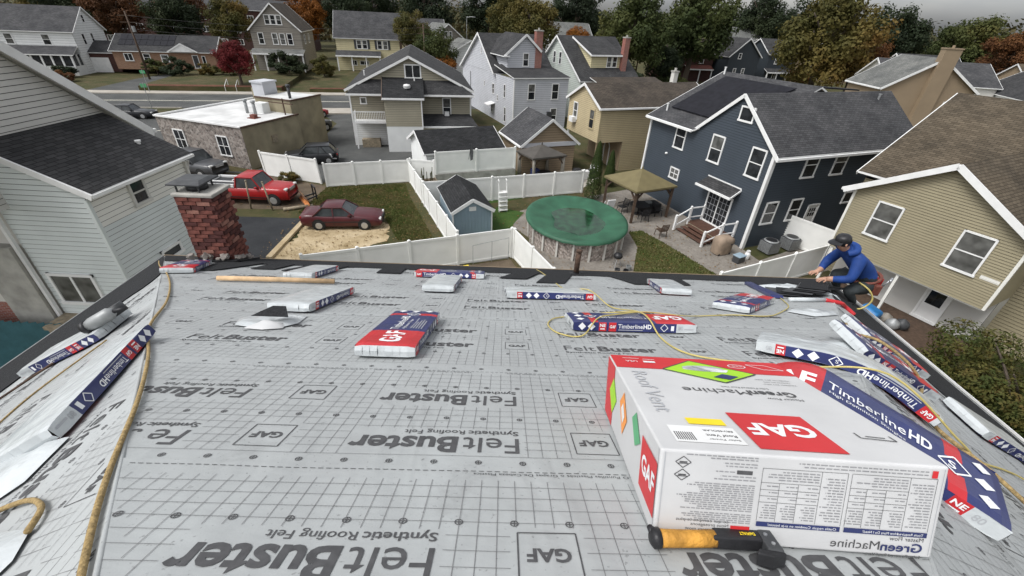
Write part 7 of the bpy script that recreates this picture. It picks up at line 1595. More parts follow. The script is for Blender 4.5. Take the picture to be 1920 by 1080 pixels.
for s_ in (-1, 1): m_.bar((-2.6, s_ * 0.88, 1.27), (-0.7, s_ * 0.88, 1.27), 0.12, 0.2)
m_.bar((-2.6, -0.88, 1.27), (-2.6, 0.88, 1.27), 0.1, 0.2); m_.build('bed_rail', 'trim', tk, uv=False)
m_ = MB(); m_.bar((-0.7, -0.85, 1.62), (-0.7, 0.85, 1.62), 0.07); m_.bar((-2.4, -0.7, 1.5), (-0.7, -0.7, 1.5), 0.06); m_.build('ladder_rack', 'trim', tk, uv=False)
pw = thing('snow_plough', 'orange snow plough blade mounted in front of the red pickup', 'snow plough', (-14.75, 27.6, 0), -52)
m_ = MB(); pr_ = [(0.0, 0.05), (0.16, 0.12), (0.22, 0.3), (0.18, 0.5), (0.05, 0.66)]
for i in range(len(pr_) - 1):
    (a, z0), (b_, z1) = pr_[i], pr_[i + 1]; m_.add([(-1.15, a, z0), (1.15, a, z0), (1.15, b_, z1), (-1.15, b_, z1)], [(0, 1, 2, 3)]); m_.add([(-1.15, a + 0.03, z0), (1.15, a + 0.03, z0), (1.15, b_ + 0.03, z1), (-1.15, b_ + 0.03, z1)], [(3, 2, 1, 0)])
m_.build('blade', pm('plough_orange', (0.50, 0.19, 0.06), 0.25, 4, 0.7), pw, uv=False)
m_ = MB(); m_.bar((-1.15, 0.0, 0.06), (1.15, 0.0, 0.06), 0.05, 0.12); m_.bar((-1.15, 0.06, 0.66), (1.15, 0.06, 0.66), 0.05, 0.05); m_.build('cutting_edge', 'dwood', pw, uv=False)
m_ = MB()
for x in (-0.35, 0.35): m_.bar((x, 0.2, 0.35), (x * 0.8, 1.0, 0.5), 0.08)
m_.bar((-0.4, 0.9, 0.3), (-0.4, 0.9, 1.1), 0.08); m_.bar((0.4, 0.9, 0.3), (0.4, 0.9, 1.1), 0.08); m_.bar((-0.4, 0.9, 1.1), (0.4, 0.9, 1.1), 0.08); m_.build('push_frame', 'black', pw, uv=False)
car('pickup_truck', 'dark grey double-cab truck parked against the stone building', 'pickup truck', (-25.4, 32.6), -14, 'p_grey', L=5.3, Wd=1.95, Ht=1.82, belt=1.14, hood=1.12, deck=1.14, ws=(1.15, 0.62), rw=(-1.1, -0.95), wheel=0.38, wb=3.3, clear=0.36, bed=True, boxy=1)
car('hatchback', 'black hatchback seen over the white fence by the parking lot', 'car', (-17.9, 36.9), 200, 'p_black', L=4.3, Ht=1.55, belt=0.98, hood=0.95, deck=1.0, ws=(0.9, 0.25), rw=(-2.0, -1.55), boxy=0.4)
car('suv', 'dark grey sport utility vehicle at the far side of the parking lot', 'car', (-22.6, 47.6), 62, 'p_grey', L=4.6, Wd=1.85, Ht=1.7, belt=1.05, hood=1.02, deck=1.05, ws=(1.0, 0.4), rw=(-2.15, -1.85), wheel=0.36, boxy=0.6)
car('sedan', 'red sedan parked beside the stone building near the street', 'car', (-25.4, 54.0), 70, 'p_red')
car('sedan', 'dark sedan parked at the kerb on the left', 'car', (-43.7, 49.9), 14, 'p_black', L=4.6)
for i, (x, y, mt, nm) in enumerate(((-70, 118, 'p_silver', 'silver'), (-64, 119.5, 'p_white', 'white'), (-58, 121, 'p_grey', 'grey'))): car('sedan', '%s car parked before the apartment block' % nm, 'car', (x, y), 12, mt)

# ---------------------------------------------------------------- fences
def fence(label, pts_, h=1.8, step=2.35, mat='vinyl', lean=0.0, z=0.0):
    base = Vector((pts_[0][0], pts_[0][1], z)); t = thing('vinyl_fence', label, 'fence', base, 0, 'white vinyl fences')
    for a, b in zip(pts_[:-1], pts_[1:]):
        A, B = Vector((a[0], a[1], z)) - base, Vector((b[0], b[1], z)) - base; L = (B - A).length; n = max(1, round(L / step)); d = (B - A) / n
        for i in range(n + 1):
            if i == n and b != pts_[-1]: continue
            p = A + d * i; m_ = MB(); m_.bar(p, p + Vector((lean, 0, h + 0.05)), 0.13, up=d); po = m_.build('post', mat, t, uv=False)
            c_ = MB(); q = p + Vector((lean, 0, h + 0.05)); c_.lathe(q, [(0.1, 0), (0.1, 0.03), (0.001, 0.09)], 4); c_.build('post_cap', mat, po, uv=False)
            if i < n:
                u = d.normalized(); s0, s1 = p + u * 0.06, p + d - u * 0.06
                m_ = MB(); m_.bar(s0 + Vector((lean * 0.5, 0, h / 2)), s1 + Vector((lean * 0.5, 0, h / 2)), 0.03, h - 0.2); m_.build('panel', mat, t, uv=False)
                m_ = MB(); m_.bar(s0 + Vector((lean, 0, h - 0.05)), s1 + Vector((lean, 0, h - 0.05)), 0.07, 0.13); m_.build('rail', mat, t, uv=False)
                m_ = MB(); m_.bar(s0 + Vector((0, 0, 0.1)), s1 + Vector((0, 0, 0.1)), 0.07, 0.13); m_.build('rail', mat, t, uv=False)
    return t
fence('white fence run behind the red pickup, leaning a little', [(-20.0, 33.0), (-15.1, 31.7)], 1.85, lean=-0.12)
fence('white fence run closing the lawn at the parking lot', [(-14.4, 31.1), (-8.6, 33.1)], 1.75)
fence('white fence between the lawn and the blue shed', [(-8.5, 32.9), (-3.1, 20.9)], 1.65)
fence('white fence nearest the roof eave, left of centre', [(-9.9, 17.3), (-3.0, 20.2), (-0.15, 21.4)], 1.75)
fence('white fence returning towards the house beside the pool', [(0.0, 21.3), (1.9, 17.2)], 1.75)
fence('short white fence run joining the lawn fence to the garage fence', [(-8.45, 33.2), (-6.55, 33.0)], 1.8)
fence('tall white fence in front of the dark roofed garage', [(-6.35, 32.75), (-0.3, 35.3)], 1.7, 3.2, z=0.85)
m_ = MB(); m_.bar((0, 0, 0.42), (6.2, 2.6, 0.42), 0.25, 0.85); o = m_.build('retaining_wall', 'cement', None); o.location = (-6.45, 32.75, 0); tag(o, 'low grey retaining wall under the tall white fence', 'wall')
fence('white fence behind the blue shed and the pool', [(-6.4, 28.2), (5.1, 32.6)], 1.75)
fence('low white fence along the right side of the back yard', [(9.9, 17.7), (17.2, 21.4)], 1.7)
fence('white gate panel beside the navy house', [(17.2, 25.4), (19.0, 22.6)], 1.8, 3.4)

# ---------------------------------------------------------------- shed
H = House('shed', 'small pale blue shed with dark roof inside the white fence', 'shed', (-3.75, 23.75), 20)
F_ = H.gable(0, 2.42, 0, 4.3, 1.55, 2.25, 'y', 's_shed', 'sh_black', 0.14, 0, None, gut=False)
for i in range(12): m_ = MB(); m_.bar((0.1 + i * 0.2, -0.03, 0.05), (0.1 + i * 0.2, -0.03, 1.6), 0.03); m_.build('batten', 's_shed', H.o, uv=False)
m_ = MB(); m_.box(1.0, 1.42, -0.06, -0.01, 1.55, 1.8); m_.build('gable_vent', 'trim', H.o, uv=False); H.corner(0, 0, 0, 1.55, 0.08); H.corner(2.42, 0, 0, 1.55, 0.08)
# ---------------------------------------------------------------- pool
pool = thing('above_ground_pool', 'round above-ground pool under a sagging green cover', 'swimming pool', (3.75, 24.75, 0), 0)
PA, PB, PR, N = 2.9, 3.45, rad(8), 48
def pe(a, k, z): x, y = PA * k * math.cos(a), PB * k * math.sin(a); return Vector((x * math.cos(PR) - y * math.sin(PR), x * math.sin(PR) + y * math.cos(PR), z))
m_ = MB(); an = [2 * math.pi * i / N for i in range(N)]
m_.add([pe(a, 1.0, 0) for a in an] + [pe(a, 1.0, 1.18) for a in an], [(i, (i + 1) % N, N + (i + 1) % N, N + i) for i in range(N)]); m_.build('pool_wall', 'poolwall', pool)
for i in range(20):
    a = 2 * math.pi * i / 20; p = pe(a, 1.02, 0); m_ = MB(); m_.bar(p, pe(a, 1.02, 1.2), 0.11, 0.09, up=(p.x, p.y, 0)); m_.build('upright', 's_stuc', pool, uv=False)
m_ = MB(); vs = []; rg = [(0.0, 0.86), (0.15, 0.86), (0.3, 0.875), (0.45, 0.91), (0.6, 0.98), (0.75, 1.08), (0.88, 1.17), (0.97, 1.24), (1.02, 1.27), (1.07, 1.24), (1.075, 1.12)]
for k, z in rg:
    for i, a in enumerate(an):
        zz = z + (0.035 * noise.noise(Vector((math.cos(a) * 3 * max(k, .1), math.sin(a) * 3 * max(k, .1), 2))) + 0.02 * math.sin(a * 11) * k ** 3 if 0 < k < 1.0 else 0) - (0.05 * max(0, math.sin(a * 20)) if k > 1.07 else 0)
        vs.append(pe(a, k, zz))
m_.add(vs, [(r_ * N + i, r_ * N + (i + 1) % N, (r_ + 1) * N + (i + 1) % N, (r_ + 1) * N + i) for r_ in range(len(rg) - 1) for i in range(N)]); cv = m_.build('pool_cover', 'tarp', pool, smooth=True, uv=False)
m_ = MB(); m_.poly([pe(a, 0.62 + 0.3 * noise.noise(Vector((math.cos(a) * 1.5, math.sin(a) * 1.5, 5))), 0.985) for a in an]); m_.build('rain_puddle', 'puddle', cv, uv=False)
# ---------------------------------------------------------------- canopies
def canopy(label, near, left, right, zc, za, cm, pmx, curtains=False, pw_=0.16):
    n, l, r_ = Vector((*near, 0)), Vector((*left, 0)), Vector((*right, 0)); bk = l + r_ - n; c4 = [n, r_, bk, l]; ctr = (n + bk) / 2; t = thing('gazebo', label, 'gazebo', n)
    q = [p - n for p in c4]; cc = ctr - n
    m_ = MB(); ou = [cc + (p - cc) * 1.06 + Vector((0, 0, zc)) for p in q]; m_.add(ou + [cc + Vector((0, 0, za))], [(i, (i + 1) % 4, 4) for i in range(4)])
    lo = [p - Vector((0, 0, 0.12)) for p in ou]; m_.add(ou + lo, [((i + 1) % 4, i, 4 + i, 4 + (i + 1) % 4) for i in range(4)]); m_.add([p - Vector((0, 0, 0.12)) for p in ou] + [cc + Vector((0, 0, za - 0.15))], [((i + 1) % 4, i, 4) for i in range(4)]); m_.build('roof', cm, t, uv=False)
    for p in q:
        ip = cc + (p - cc) * 0.94; m_ = MB(); m_.bar(ip, ip + Vector((0, 0, zc - 0.05)), pw_); m_.build('post', pmx, t, uv=False)
        for p2 in q:
            if p2 is not p and abs((p2 - p).length) < (q[2] - q[0]).length * 0.9:
                dr_ = (p2 - p).normalized(); m_ = MB(); m_.bar(ip + Vector((0, 0, zc - 0.75)), ip + dr_ * 0.6 + Vector((0, 0, zc - 0.12)), 0.09); m_.build('brace', pmx, t, uv=False)
        if curtains:
            for k in range(2):
                m_ = MB(); s0 = ip + (cc - p).normalized() * 0.12 * k; pa = [s0 + Vector((0.07 * math.cos(a), 0.07 * math.sin(a), 0)) for a in (0, 1.2, 2.4, 3.6, 4.8)]
                m_.tube([s0 + Vector((0.05, 0.03, 0.02)), s0 + Vector((0.02, 0, 1.0)), s0 + Vector((0, 0, zc - 0.15))], [0.13, 0.1, 0.12], 9); m_.build('curtain', 's_taupe', t, smooth=True, uv=False)
    m_ = MB()
    for i in range(4): m_.bar(cc + (q[i] - cc) * 0.96 + Vector((0, 0, zc - 0.14)), cc + (q[(i + 1) % 4] - cc) * 0.96 + Vector((0, 0, zc - 0.14)), 0.1, 0.16)
    m_.build('beam', pmx, t, uv=False); m_ = MB(); m_.lathe(cc + Vector((0, 0, za - 0.05)), [(0.06, 0), (0.07, 0.1), (0.02, 0.2), (0.001, 0.22)], 8); m_.build('finial', cm, t, uv=False); return t
canopy('olive square canopy on dark wooden posts beside the navy house', (7.8, 26.95), (6.25, 29.85), (10.75, 28.45), 2.3, 3.15, 'canopy', 'dwood')
canopy('dark grey canopy with tied curtains behind the white fence', (1.2, 33.9), (-0.1, 35.9), (3.85, 35.3), 2.15, 2.85, 'canopy_d', 'dwood', True, 0.08)
# ---------------------------------------------------------------- deck stairs at the navy house
dk = thing('deck_stairs', 'stained wooden deck steps with white railings at the glazed doors', 'stairs', (14.12, 24.07, 0), 22.5)
for i in range(9): m_ = MB(); m_.box(-1.25 + i * 0.14, -1.25 + i * 0.14 + 0.13, 0.75, 3.7, 0.37, 0.41); m_.build('deck_board', 'cedar', dk, uv=False)
for k, (x, z) in enumerate(((-1.6, 0.31), (-1.95, 0.21), (-2.3, 0.11))):
    m_ = MB(); m_.box(x, x + 0.36, 0.95, 3.4, z - 0.03, z); m_.box(x + 0.3, x + 0.34, 0.97, 3.38, 0, z - 0.03); m_.build('step', 'cedar', dk, uv=False)
m_ = MB(); m_.box(-1.25, 0, 0.75, 3.7, 0.0, 0.36); m_.build('deck_skirt', 'greywood', dk, uv=False)
def rail(pts_, nm='railing'):
    for p, q in zip(pts_[:-1], pts_[1:]):
        p, q = Vector(p), Vector(q); m_ = MB(); m_.bar(p + Vector((0, 0, 0.92)), q + Vector((0, 0, 0.92)), 0.07); m_.build('rail', 'trim', dk, uv=False); m_ = MB(); m_.bar(p + Vector((0, 0, 0.28)), q + Vector((0, 0, 0.28)), 0.06); m_.build('rail', 'trim', dk, uv=False)
    for p in pts_: p = Vector(p); m_ = MB(); m_.bar(p - Vector((0, 0, 0.3 if p.z > 0.3 else p.z)), p + Vector((0, 0, 1.02)), 0.12); m_.lathe(p + Vector((0, 0, 1.02)), [(0.085, 0), (0.085, 0.03), (0.001, 0.07)], 4); m_.build('rail_post', 'trim', dk, uv=False)
rail([(-0.1, 3.62, 0.41), (-1.2, 3.62, 0.41), (-2.45, 3.45, 0.0)]); rail([(-2.45, 0.85, 0.0), (-1.2, 0.82, 0.41), (-0.1, 0.82, 0.41)])
# ---------------------------------------------------------------- back yard things
g = thing('covered_grill', 'barbecue grill under a fitted tan cover beside the deck steps', 'grill', (12.45, 23.25, 0), 22.5)
m_ = MB(); rings = [(0.52, 0.36, 0.05), (0.53, 0.37, 0.55), (0.55, 0.40, 0.85), (0.50, 0.36, 1.02), (0.34, 0.24, 1.12), (0.0, 0.0, 1.15)]; K = 16; vs = []
for a_, b_, z in rings:
    for i in range(K):
        an_ = 2 * math.pi * i / K; c_, s_ = math.cos(an_), math.sin(an_); k = 1 / max(abs(c_), abs(s_)) ** 0.7; vs.append((a_ * c_ * k + 0.012 * math.sin(i * 3.1 + z * 9), b_ * s_ * k, z))
m_.add(vs, [(r_ * K + i, r_ * K + (i + 1) % K, (r_ + 1) * K + (i + 1) % K, (r_ + 1) * K + i) for r_ in range(5) for i in range(K)]); m_.build('cover', 'gcover', g, smooth=True, uv=False)
m_ = MB()
for x in (-0.4, 0.4): m_.tube([(x, -0.28, 0.07), (x, -0.34, 0.07)], 0.07, 12)
m_.build('caster', 'black', g, uv=False); m_ = MB(); m_.bar((0.2, -0.42, 0.72), (0.45, -0.42, 0.74), 0.05, 0.03); m_.build('strap', 'black', g, uv=False)
for k, (x, y, lb) in enumerate(((15.5, 23.65, 'dark grey air-conditioning unit nearest the house corner'), (17.1, 24.3, 'dark grey air-conditioning unit further along the navy wall'))):
    a = thing('air_conditioner', lb, 'air conditioner', (x, y, 0), 22.5, 'air-conditioning units'); m_ = MB(); m_.box(-0.42, 0.42, -0.42, 0.42, 0.06, 0.80); o = m_.build('casing', 'dark', a, uv=False); bevel(o, 0.12, 3)
    m_ = MB(); m_.tube([(0, 0, 0.8), (0, 0, 0.85)], [0.42, 0.36], 20); m_.build('top_guard', 'galv', a, uv=False); m_ = MB(); m_.tube([(0, 0, 0.851), (0, 0, 0.855)], 0.33, 20); m_.build('fan_opening', 'black', a, uv=False)
    m_ = MB()
    for i in range(10): z = 0.13 + i * 0.065; m_.bar((-0.40, -0.425, z), (0.40, -0.425, z), 0.012, 0.03); m_.bar((-0.425, -0.40, z), (-0.425, 0.40, z), 0.012, 0.03)
    m_.build('louvre', 'galv', a, uv=False)
g = thing('propane_tank', 'white propane tank beside the navy house corner', 'gas tank', (13.75, 22.6, 0)); m_ = MB(); m_.lathe((0, 0, 0), [(0.1, 0), (0.13, 0.03), (0.155, 0.1), (0.155, 0.33), (0.12, 0.42), (0.04, 0.45)], 16); m_.build('tank', 'trim', g, smooth=True, uv=False); m_ = MB(); m_.lathe((0, 0, 0.42), [(0.11, 0), (0.11, 0.14)], 12); m_.build('collar', 'trim', g, uv=False)
g = thing('plastic_bin', 'blue lidded plastic bin near the propane tank', 'bin', (13.1, 22.2, 0), 30); m_ = MB(); m_.box(-0.3, 0.3, -0.22, 0.22, 0, 0.4); o = m_.build('tub', 'dark', g, uv=False); bevel(o, 0.04); m_ = MB(); m_.box(-0.33, 0.33, -0.25, 0.25, 0.4, 0.46); o = m_.build('lid', 's_shed', g, uv=False); bevel(o, 0.03)
def chair(label, x, y, rot, mat, h=0.95):
    t = thing('patio_chair', label, 'chair', (x, y, 0), rot, 'patio chairs'); m_ = MB(); m_.box(-0.25, 0.25, -0.25, 0.25, 0.42, 0.46); m_.build('seat', mat, t, uv=False); m_ = MB(); m_.bar((-0.25, 0.26, 0.46), (-0.25, 0.36, h), 0.035); m_.bar((0.25, 0.26, 0.46), (0.25, 0.36, h), 0.035)
    for i in range(6): m_.bar((-0.25, 0.27 + 0.015 * i, 0.52 + i * 0.08), (0.25, 0.27 + 0.015 * i, 0.52 + i * 0.08), 0.02, 0.045)
    m_.build('backrest', mat, t, uv=False)
    for sx in (-1, 1):
        for sy in (-1, 1): m_ = MB(); m_.bar((sx * 0.24, sy * 0.23, 0.44), (sx * 0.27, sy * 0.27, 0), 0.035); m_.build('leg', mat, t, uv=False)
        m_ = MB(); m_.bar((sx * 0.26, -0.25, 0.64), (sx * 0.26, 0.3, 0.66), 0.04); m_.build('armrest', mat, t, uv=False)
    return t
chair('dark metal patio chair standing alone by the lawn edge', 9.35, 25.2, 200, 'dwood'); chair('dark patio chair at the near side of the canopy table', 8.8, 27.6, 190, 'black'); chair('dark patio chair at the right side of the canopy table', 10.0, 28.7, 100, 'black'); chair('dark patio chair at the left side of the canopy table', 7.6, 29.0, -60, 'black')
t = thing('patio_table', 'dark round table under the olive canopy', 'table', (8.7, 28.8, 0)); m_ = MB(); m_.cyl((0, 0, 0.7), 0.7, 0.04, 20); m_.build('table_top', 'black', t, uv=False); m_ = MB(); m_.cyl((0, 0, 0), 0.3, 0.03, 14); m_.cyl((0, 0, 0), 0.05, 0.7, 10); m_.build('pedestal', 'black', t, uv=False)
t = thing('covered_table', 'table under a dark cover at the back of the canopy', 'table', (9.6, 29.3, 0), 22); m_ = MB(); m_.box(-0.7, 0.7, -0.45, 0.45, 0.0, 0.72); o = m_.build('cover', 'black', t, uv=False); bevel(o, 0.1, 3); m_ = MB(); m_.box(-0.3, 0.1, -0.2, 0.2, 0.72, 0.78); m_.build('folded_cloth', 'galv', t, uv=False)
t = thing('plastic_loungers', 'white plastic lounger folded upright beside the cypress', 'lounger', (6.45, 28.3, 0), 20); m_ = MB(); m_.box(-0.3, 0.3, -0.06, 0.0, 0.1, 1.25, 0, Matrix.Rotation(rad(12), 4, 'X')); o = m_.build('backrest', 'trim', t, uv=False)
m_ = MB(); m_.box(-0.3, 0.3, 0.0, 0.5, 0.28, 0.34); m_.build('seat', 'trim', t, uv=False)
for sx in (-0.26, 0.26): m_ = MB(); m_.bar((sx, 0.45, 0), (sx, 0.1, 1.0), 0.05); m_.build('leg', 'trim', t, uv=False)
t = thing('pool_ladder', 'white plastic pool ladder propped against the white fence', 'ladder', (-0.95, 28.1, 0), 22)
for sx in (-0.28, 0.28): m_ = MB(); m_.bar((sx, -0.15, 0), (sx, 0.05, 1.95), 0.07); m_.tube(curve_path([(sx, 0.05, 1.9), (sx, 0.05, 2.15), (sx, 0.22, 2.2), (sx, 0.35, 2.0)], 5), 0.03, 8); m_.build('side_rail', 'vinyl', t, uv=False)
for i in range(5): m_ = MB(); z = 0.12 + i * 0.3; m_.box(-0.3, 0.3, -0.28 + 0.03 * i, 0.0 + 0.03 * i, z, z + 0.06); m_.box(-0.28, 0.28, -0.02 + 0.03 * i, 0.0 + 0.03 * i, z, z + 0.14); m_.build('tread', 'vinyl', t, uv=False)
t = thing('planter_box', 'rough timber planter box in the fence corner', 'planter', (-6.9, 31.6, 0), 24)
for i in range(4): m_ = MB(); m_.box(-0.75, 0.75, -0.5, -0.46, i * 0.2, i * 0.2 + 0.19); m_.build('plank', 'greywood', t, uv=False); m_ = MB(); m_.box(0.71, 0.75, -0.46, 0.5, i * 0.2, i * 0.2 + 0.19); m_.build('plank', 'greywood', t, uv=False); m_ = MB(); m_.box(-0.75, -0.71, -0.46, 0.5, i * 0.2, i * 0.2 + 0.19); m_.build('plank', 'greywood', t, uv=False)
m_ = MB(); m_.box(-0.7, 0.7, -0.45, 0.5, 0, 0.7); m_.build('soil', 'dirt', t, uv=False); m_ = MB(); rs = random.Random(4)
for i in range(12): x, y = rs.uniform(-0.5, 0.5), rs.uniform(-0.3, 0.3); m_.bar((x, y, 0.7), (x + rs.uniform(-0.1, 0.1), y, 1.1 + rs.random() * 0.7), 0.04)
m_.build('dry_stalks', 'lf_olive', t, uv=False)
t = thing('ground_pool', 'small sunken pool under a dark cover weighted with white bags', 'small pool', (-1.6, 32.4, 0), 22); m_ = MB(); m_.tube([(0, 0, 0), (0, 0, 0.12)], [1.0, 0.97], 30); m_.v = [(x * 2.0, y * 1.15, z) for x, y, z in m_.v]; m_.build('cover', pm('teal_cover', (0.06, 0.10, 0.095), 0.2, 2, 0.5), t, uv=False)
for i, a in enumerate((0.3, 0.9, 1.5, 2.0, 2.6, 5.6, 6.1)): m_ = MB(); m_.tube([(1.9 * math.cos(a) - 0.22, 1.05 * math.sin(a), 0.16), (1.9 * math.cos(a), 1.05 * math.sin(a), 0.17), (1.9 * math.cos(a) + 0.22, 1.05 * math.sin(a), 0.16)], [0.06, 0.1, 0.06], 10); m_.build('weight_bag', 'trim', t, smooth=True, uv=False)
t = thing('timber_edging', 'long squared timber edging the black driveway', 'timber', (-13.35, 24.6, 0)); m_ = MB(); m_.bar((0, 0, 0.08), (0.25, -4.8, 0.08), 0.32, 0.16); o = m_.build('beam', 'straw', t, uv=False); bevel(o, 0.02)
t = thing('traffic_cone', 'orange traffic cone beside the stone building', 'traffic cone', (-20.15, 35.6, 0)); m_ = MB(); m_.lathe((0, 0, 0.0), [(0.2, 0.06), (0.17, 0.1), (0.05, 0.75), (0.03, 0.76)], 16); m_.build('cone', 'orange', t, smooth=True, uv=False); m_ = MB(); m_.box(-0.25, 0.25, -0.25, 0.25, 0, 0.06); m_.build('base', 'black', t, uv=False); m_ = MB(); m_.lathe((0, 0, 0), [(0.135, 0.36), (0.105, 0.52)], 16); m_.build('reflective_band', 'trim', t, smooth=True, uv=False)
for x, y, lb, tl in ((-17.6, 26.3, 'grey metal post before the cab of the red pickup', -0.25), (-16.1, 26.2, 'grey metal post before the bonnet of the red pickup', 0.3)):
    m_ = MB(); m_.tube([(0, 0, 0), (-tl * 0.7, 0, 1.9)], 0.05, 8); m_.tube([(-tl * 0.7, 0, 1.9), (-tl * 0.72, 0, 1.96)], 0.062, 8); o = m_.build('fence_post', 'greywood', None, smooth=True, uv=False); o.location = (x, y, 0); tag(o, lb, 'post', 'bare fence posts')
m_ = MB(); m_.tube([(0, 0, 0.12), (1.6, 0.9, 0.12)], 0.11, 10); o = m_.build('log', 'greywood', None, smooth=True, uv=False); o.location = (-15.4, 26.2, 0); tag(o, 'short bare log lying before the plough blade', 'log')
t = thing('wire_trellis', 'wire trellis frame standing against the near white fence', 'trellis', (-2.2, 20.35, 0)); m_ = MB(); m_.tube([(0, 0, 0), (0, 0, 1.15), (1.9, 0.75, 1.35), (1.9, 0.75, 0)], 0.018, 6); m_.tube([(1.0, 0.4, 0), (1.0, 0.4, 1.25)], 0.014, 6); m_.tube([(0, 0, 0.1), (1.9, 0.75, 0.1)], 0.014, 6); m_.build('frame', 'galv', t, uv=False)
t = thing('garden_bed', 'bare garden bed with a yellow tub below the near fence', 'garden bed', (-1.4, 20.2, 0), 22); m_ = MB(); m_.box(-1.8, 1.4, -0.9, 0.2, 0, 0.12); m_.build('soil', 'dirt', t, uv=False); m_ = MB(); m_.box(-1.7, -1.15, -0.6, -0.3, 0.1, 0.45); m_.build('yellow_tub', 'yellowp', t, uv=False)
t = thing('kettle_grill', 'small kettle grill and buckets by the paved pool surround', 'grill', (5.75, 20.9, 0)); m_ = MB(); m_.lathe((0, 0, 0.5), [(0.05, 0), (0.2, 0.06), (0.26, 0.16), (0.2, 0.3), (0.03, 0.36)], 14); m_.build('bowl', 'black', t, smooth=True, uv=False)
m_ = MB()
for i in range(3): a = i * 2.09; m_.bar((0.1 * math.cos(a), 0.1 * math.sin(a), 0.55), (0.28 * math.cos(a), 0.28 * math.sin(a), 0), 0.03)
m_.build('legs', 'steel', t, uv=False)
for i, (x, y, mt) in enumerate(((0.6, -0.35, 'galv'), (-0.1, -0.75, 'dark'), (0.35, -0.8, 'black'))): m_ = MB(); m_.lathe((x, y, 0), [(0.12, 0), (0.15, 0.28), (0.13, 0.28)], 12); m_.build('bucket', mt, t, uv=False)
t = thing('flag', 'dark flag hanging on the tall white fence', 'flag', (-3.9, 33.6, 0.5)); m_ = MB(); m_.tube([(0, 0, 1.4), (0.25, -0.35, 2.7)], 0.02, 6); m_.build('pole', 'dark', t, uv=False); m_ = MB(); m_.add([(0.24, -0.34, 2.65), (0.1, -0.14, 2.0), (0.16, -0.2, 1.35), (0.36, -0.34, 1.5), (0.42, -0.38, 2.1)], [(0, 1, 2, 3, 4)]); m_.build('cloth', 'dark', t, uv=False)
t = thing('storage_clutter', 'toys and folded furniture under the yellow house overhang', 'clutter', (6.9, 36.9, 0), 22); rs = random.Random(12)
for i in range(10): m_ = MB(); x, y, s_ = rs.uniform(-1.5, 1.6), rs.uniform(-0.4, 1.0), rs.uniform(0.15, 0.4); m_.box(x - s_, x + s_, y - s_ * 0.6, y + s_ * 0.6, 0, s_ * rs.uniform(1, 2.8), 0); o = m_.build('box', rs.choice(['trim', 'black', 'dark', 'red', 'dwood']), t, uv=False); bevel(o, 0.05)
t = thing('covered_tall_grill', 'tall barbecue under a black cover on the concrete patio', 'grill', (4.9, 35.2, 0), 15); m_ = MB(); m_.box(-0.35, 0.35, -0.3, 0.3, 0, 1.15); o = m_.build('cover', 'black', t, uv=False); bevel(o, 0.16, 3); m_ = MB(); m_.cyl((-0.75, -0.1, 0), 0.25, 0.06, 14); m_.cyl((-0.75, -0.1, 0.06), 0.12, 0.7, 12); m_.build('side_stand', 'trim', t, uv=False)
t = thing('patio_set', 'dark furniture and red hoses inside the dark canopy', 'patio set', (2.3, 35.2, 0), 25); m_ = MB(); m_.cyl((0, 0.3, 0.6), 0.6, 0.05, 18); m_.cyl((0, 0.3, 0), 0.06, 0.6, 8); m_.build('table', 'black', t, uv=False); m_ = MB(); m_.tube(curve_path([(-0.8, -0.6, 0.05), (-0.2, -0.8, 0.05), (0.3, -0.5, 0.05), (0.9, -0.7, 0.06), (1.3, -0.3, 0.05)], 6), 0.045, 8); m_.build('hose', 'leather', t, smooth=True, uv=False); m_ = MB(); m_.box(-0.9, -0.3, 0.5, 1.0, 0, 0.8); m_.build('armchair', 'bluep', t, uv=False)
t = thing('tarp_pile', 'blue tarp and bundled bags on the neighbour porch', 'tarp', (16.6, 16.6, 0.23), 27); m_ = MB(); m_.box(-0.35, 0.3, -0.4, 0.4, 0, 0.75, 0, Matrix.Rotation(0.2, 4, 'X')); o = m_.build('tarp', 'bluetarp', t, uv=False); bevel(o, 0.15, 3)
for i, (x, y, mt) in enumerate(((0.5, -0.9, 'galv'), (0.9, -1.1, 'dark'), (0.7, -0.5, 's_taupe'))): m_ = MB(); m_.lathe((x, y, 0), [(0.2, 0), (0.3, 0.15), (0.24, 0.35), (0.02, 0.5)], 10); m_.build('bag', mt, t, smooth=True, uv=False)
t = thing('corrugated_fence', 'teal corrugated sheet fence at the lower left below the eave', 'fence', (-24.5, 10.4, 0), 0)
for i in range(42): m_ = MB(); x = i * 0.26; m_.add([(x, 0, 0), (x + 0.065, 0.05, 0), (x + 0.13, 0, 0), (x + 0.195, -0.05, 0), (x + 0.26, 0, 0)] + [(x, 0, 2.75), (x + 0.065, 0.05, 2.75), (x + 0.13, 0, 2.75), (x + 0.195, -0.05, 2.75), (x + 0.26, 0, 2.75)], [(k, k + 1, k + 6, k + 5) for k in range(4)]); m_.build('sheet', pm('teal_sheet', (0.06, 0.16, 0.19), 0.15, 3, 0.5) if i == 0 else bpy.data.materials['teal_sheet'], t, uv=False)
m_ = MB(); m_.bar((3.0, -0.2, 0), (3.9, -0.15, 2.7), 0.1, 0.04); m_.build('brace', 'dark', t, uv=False)
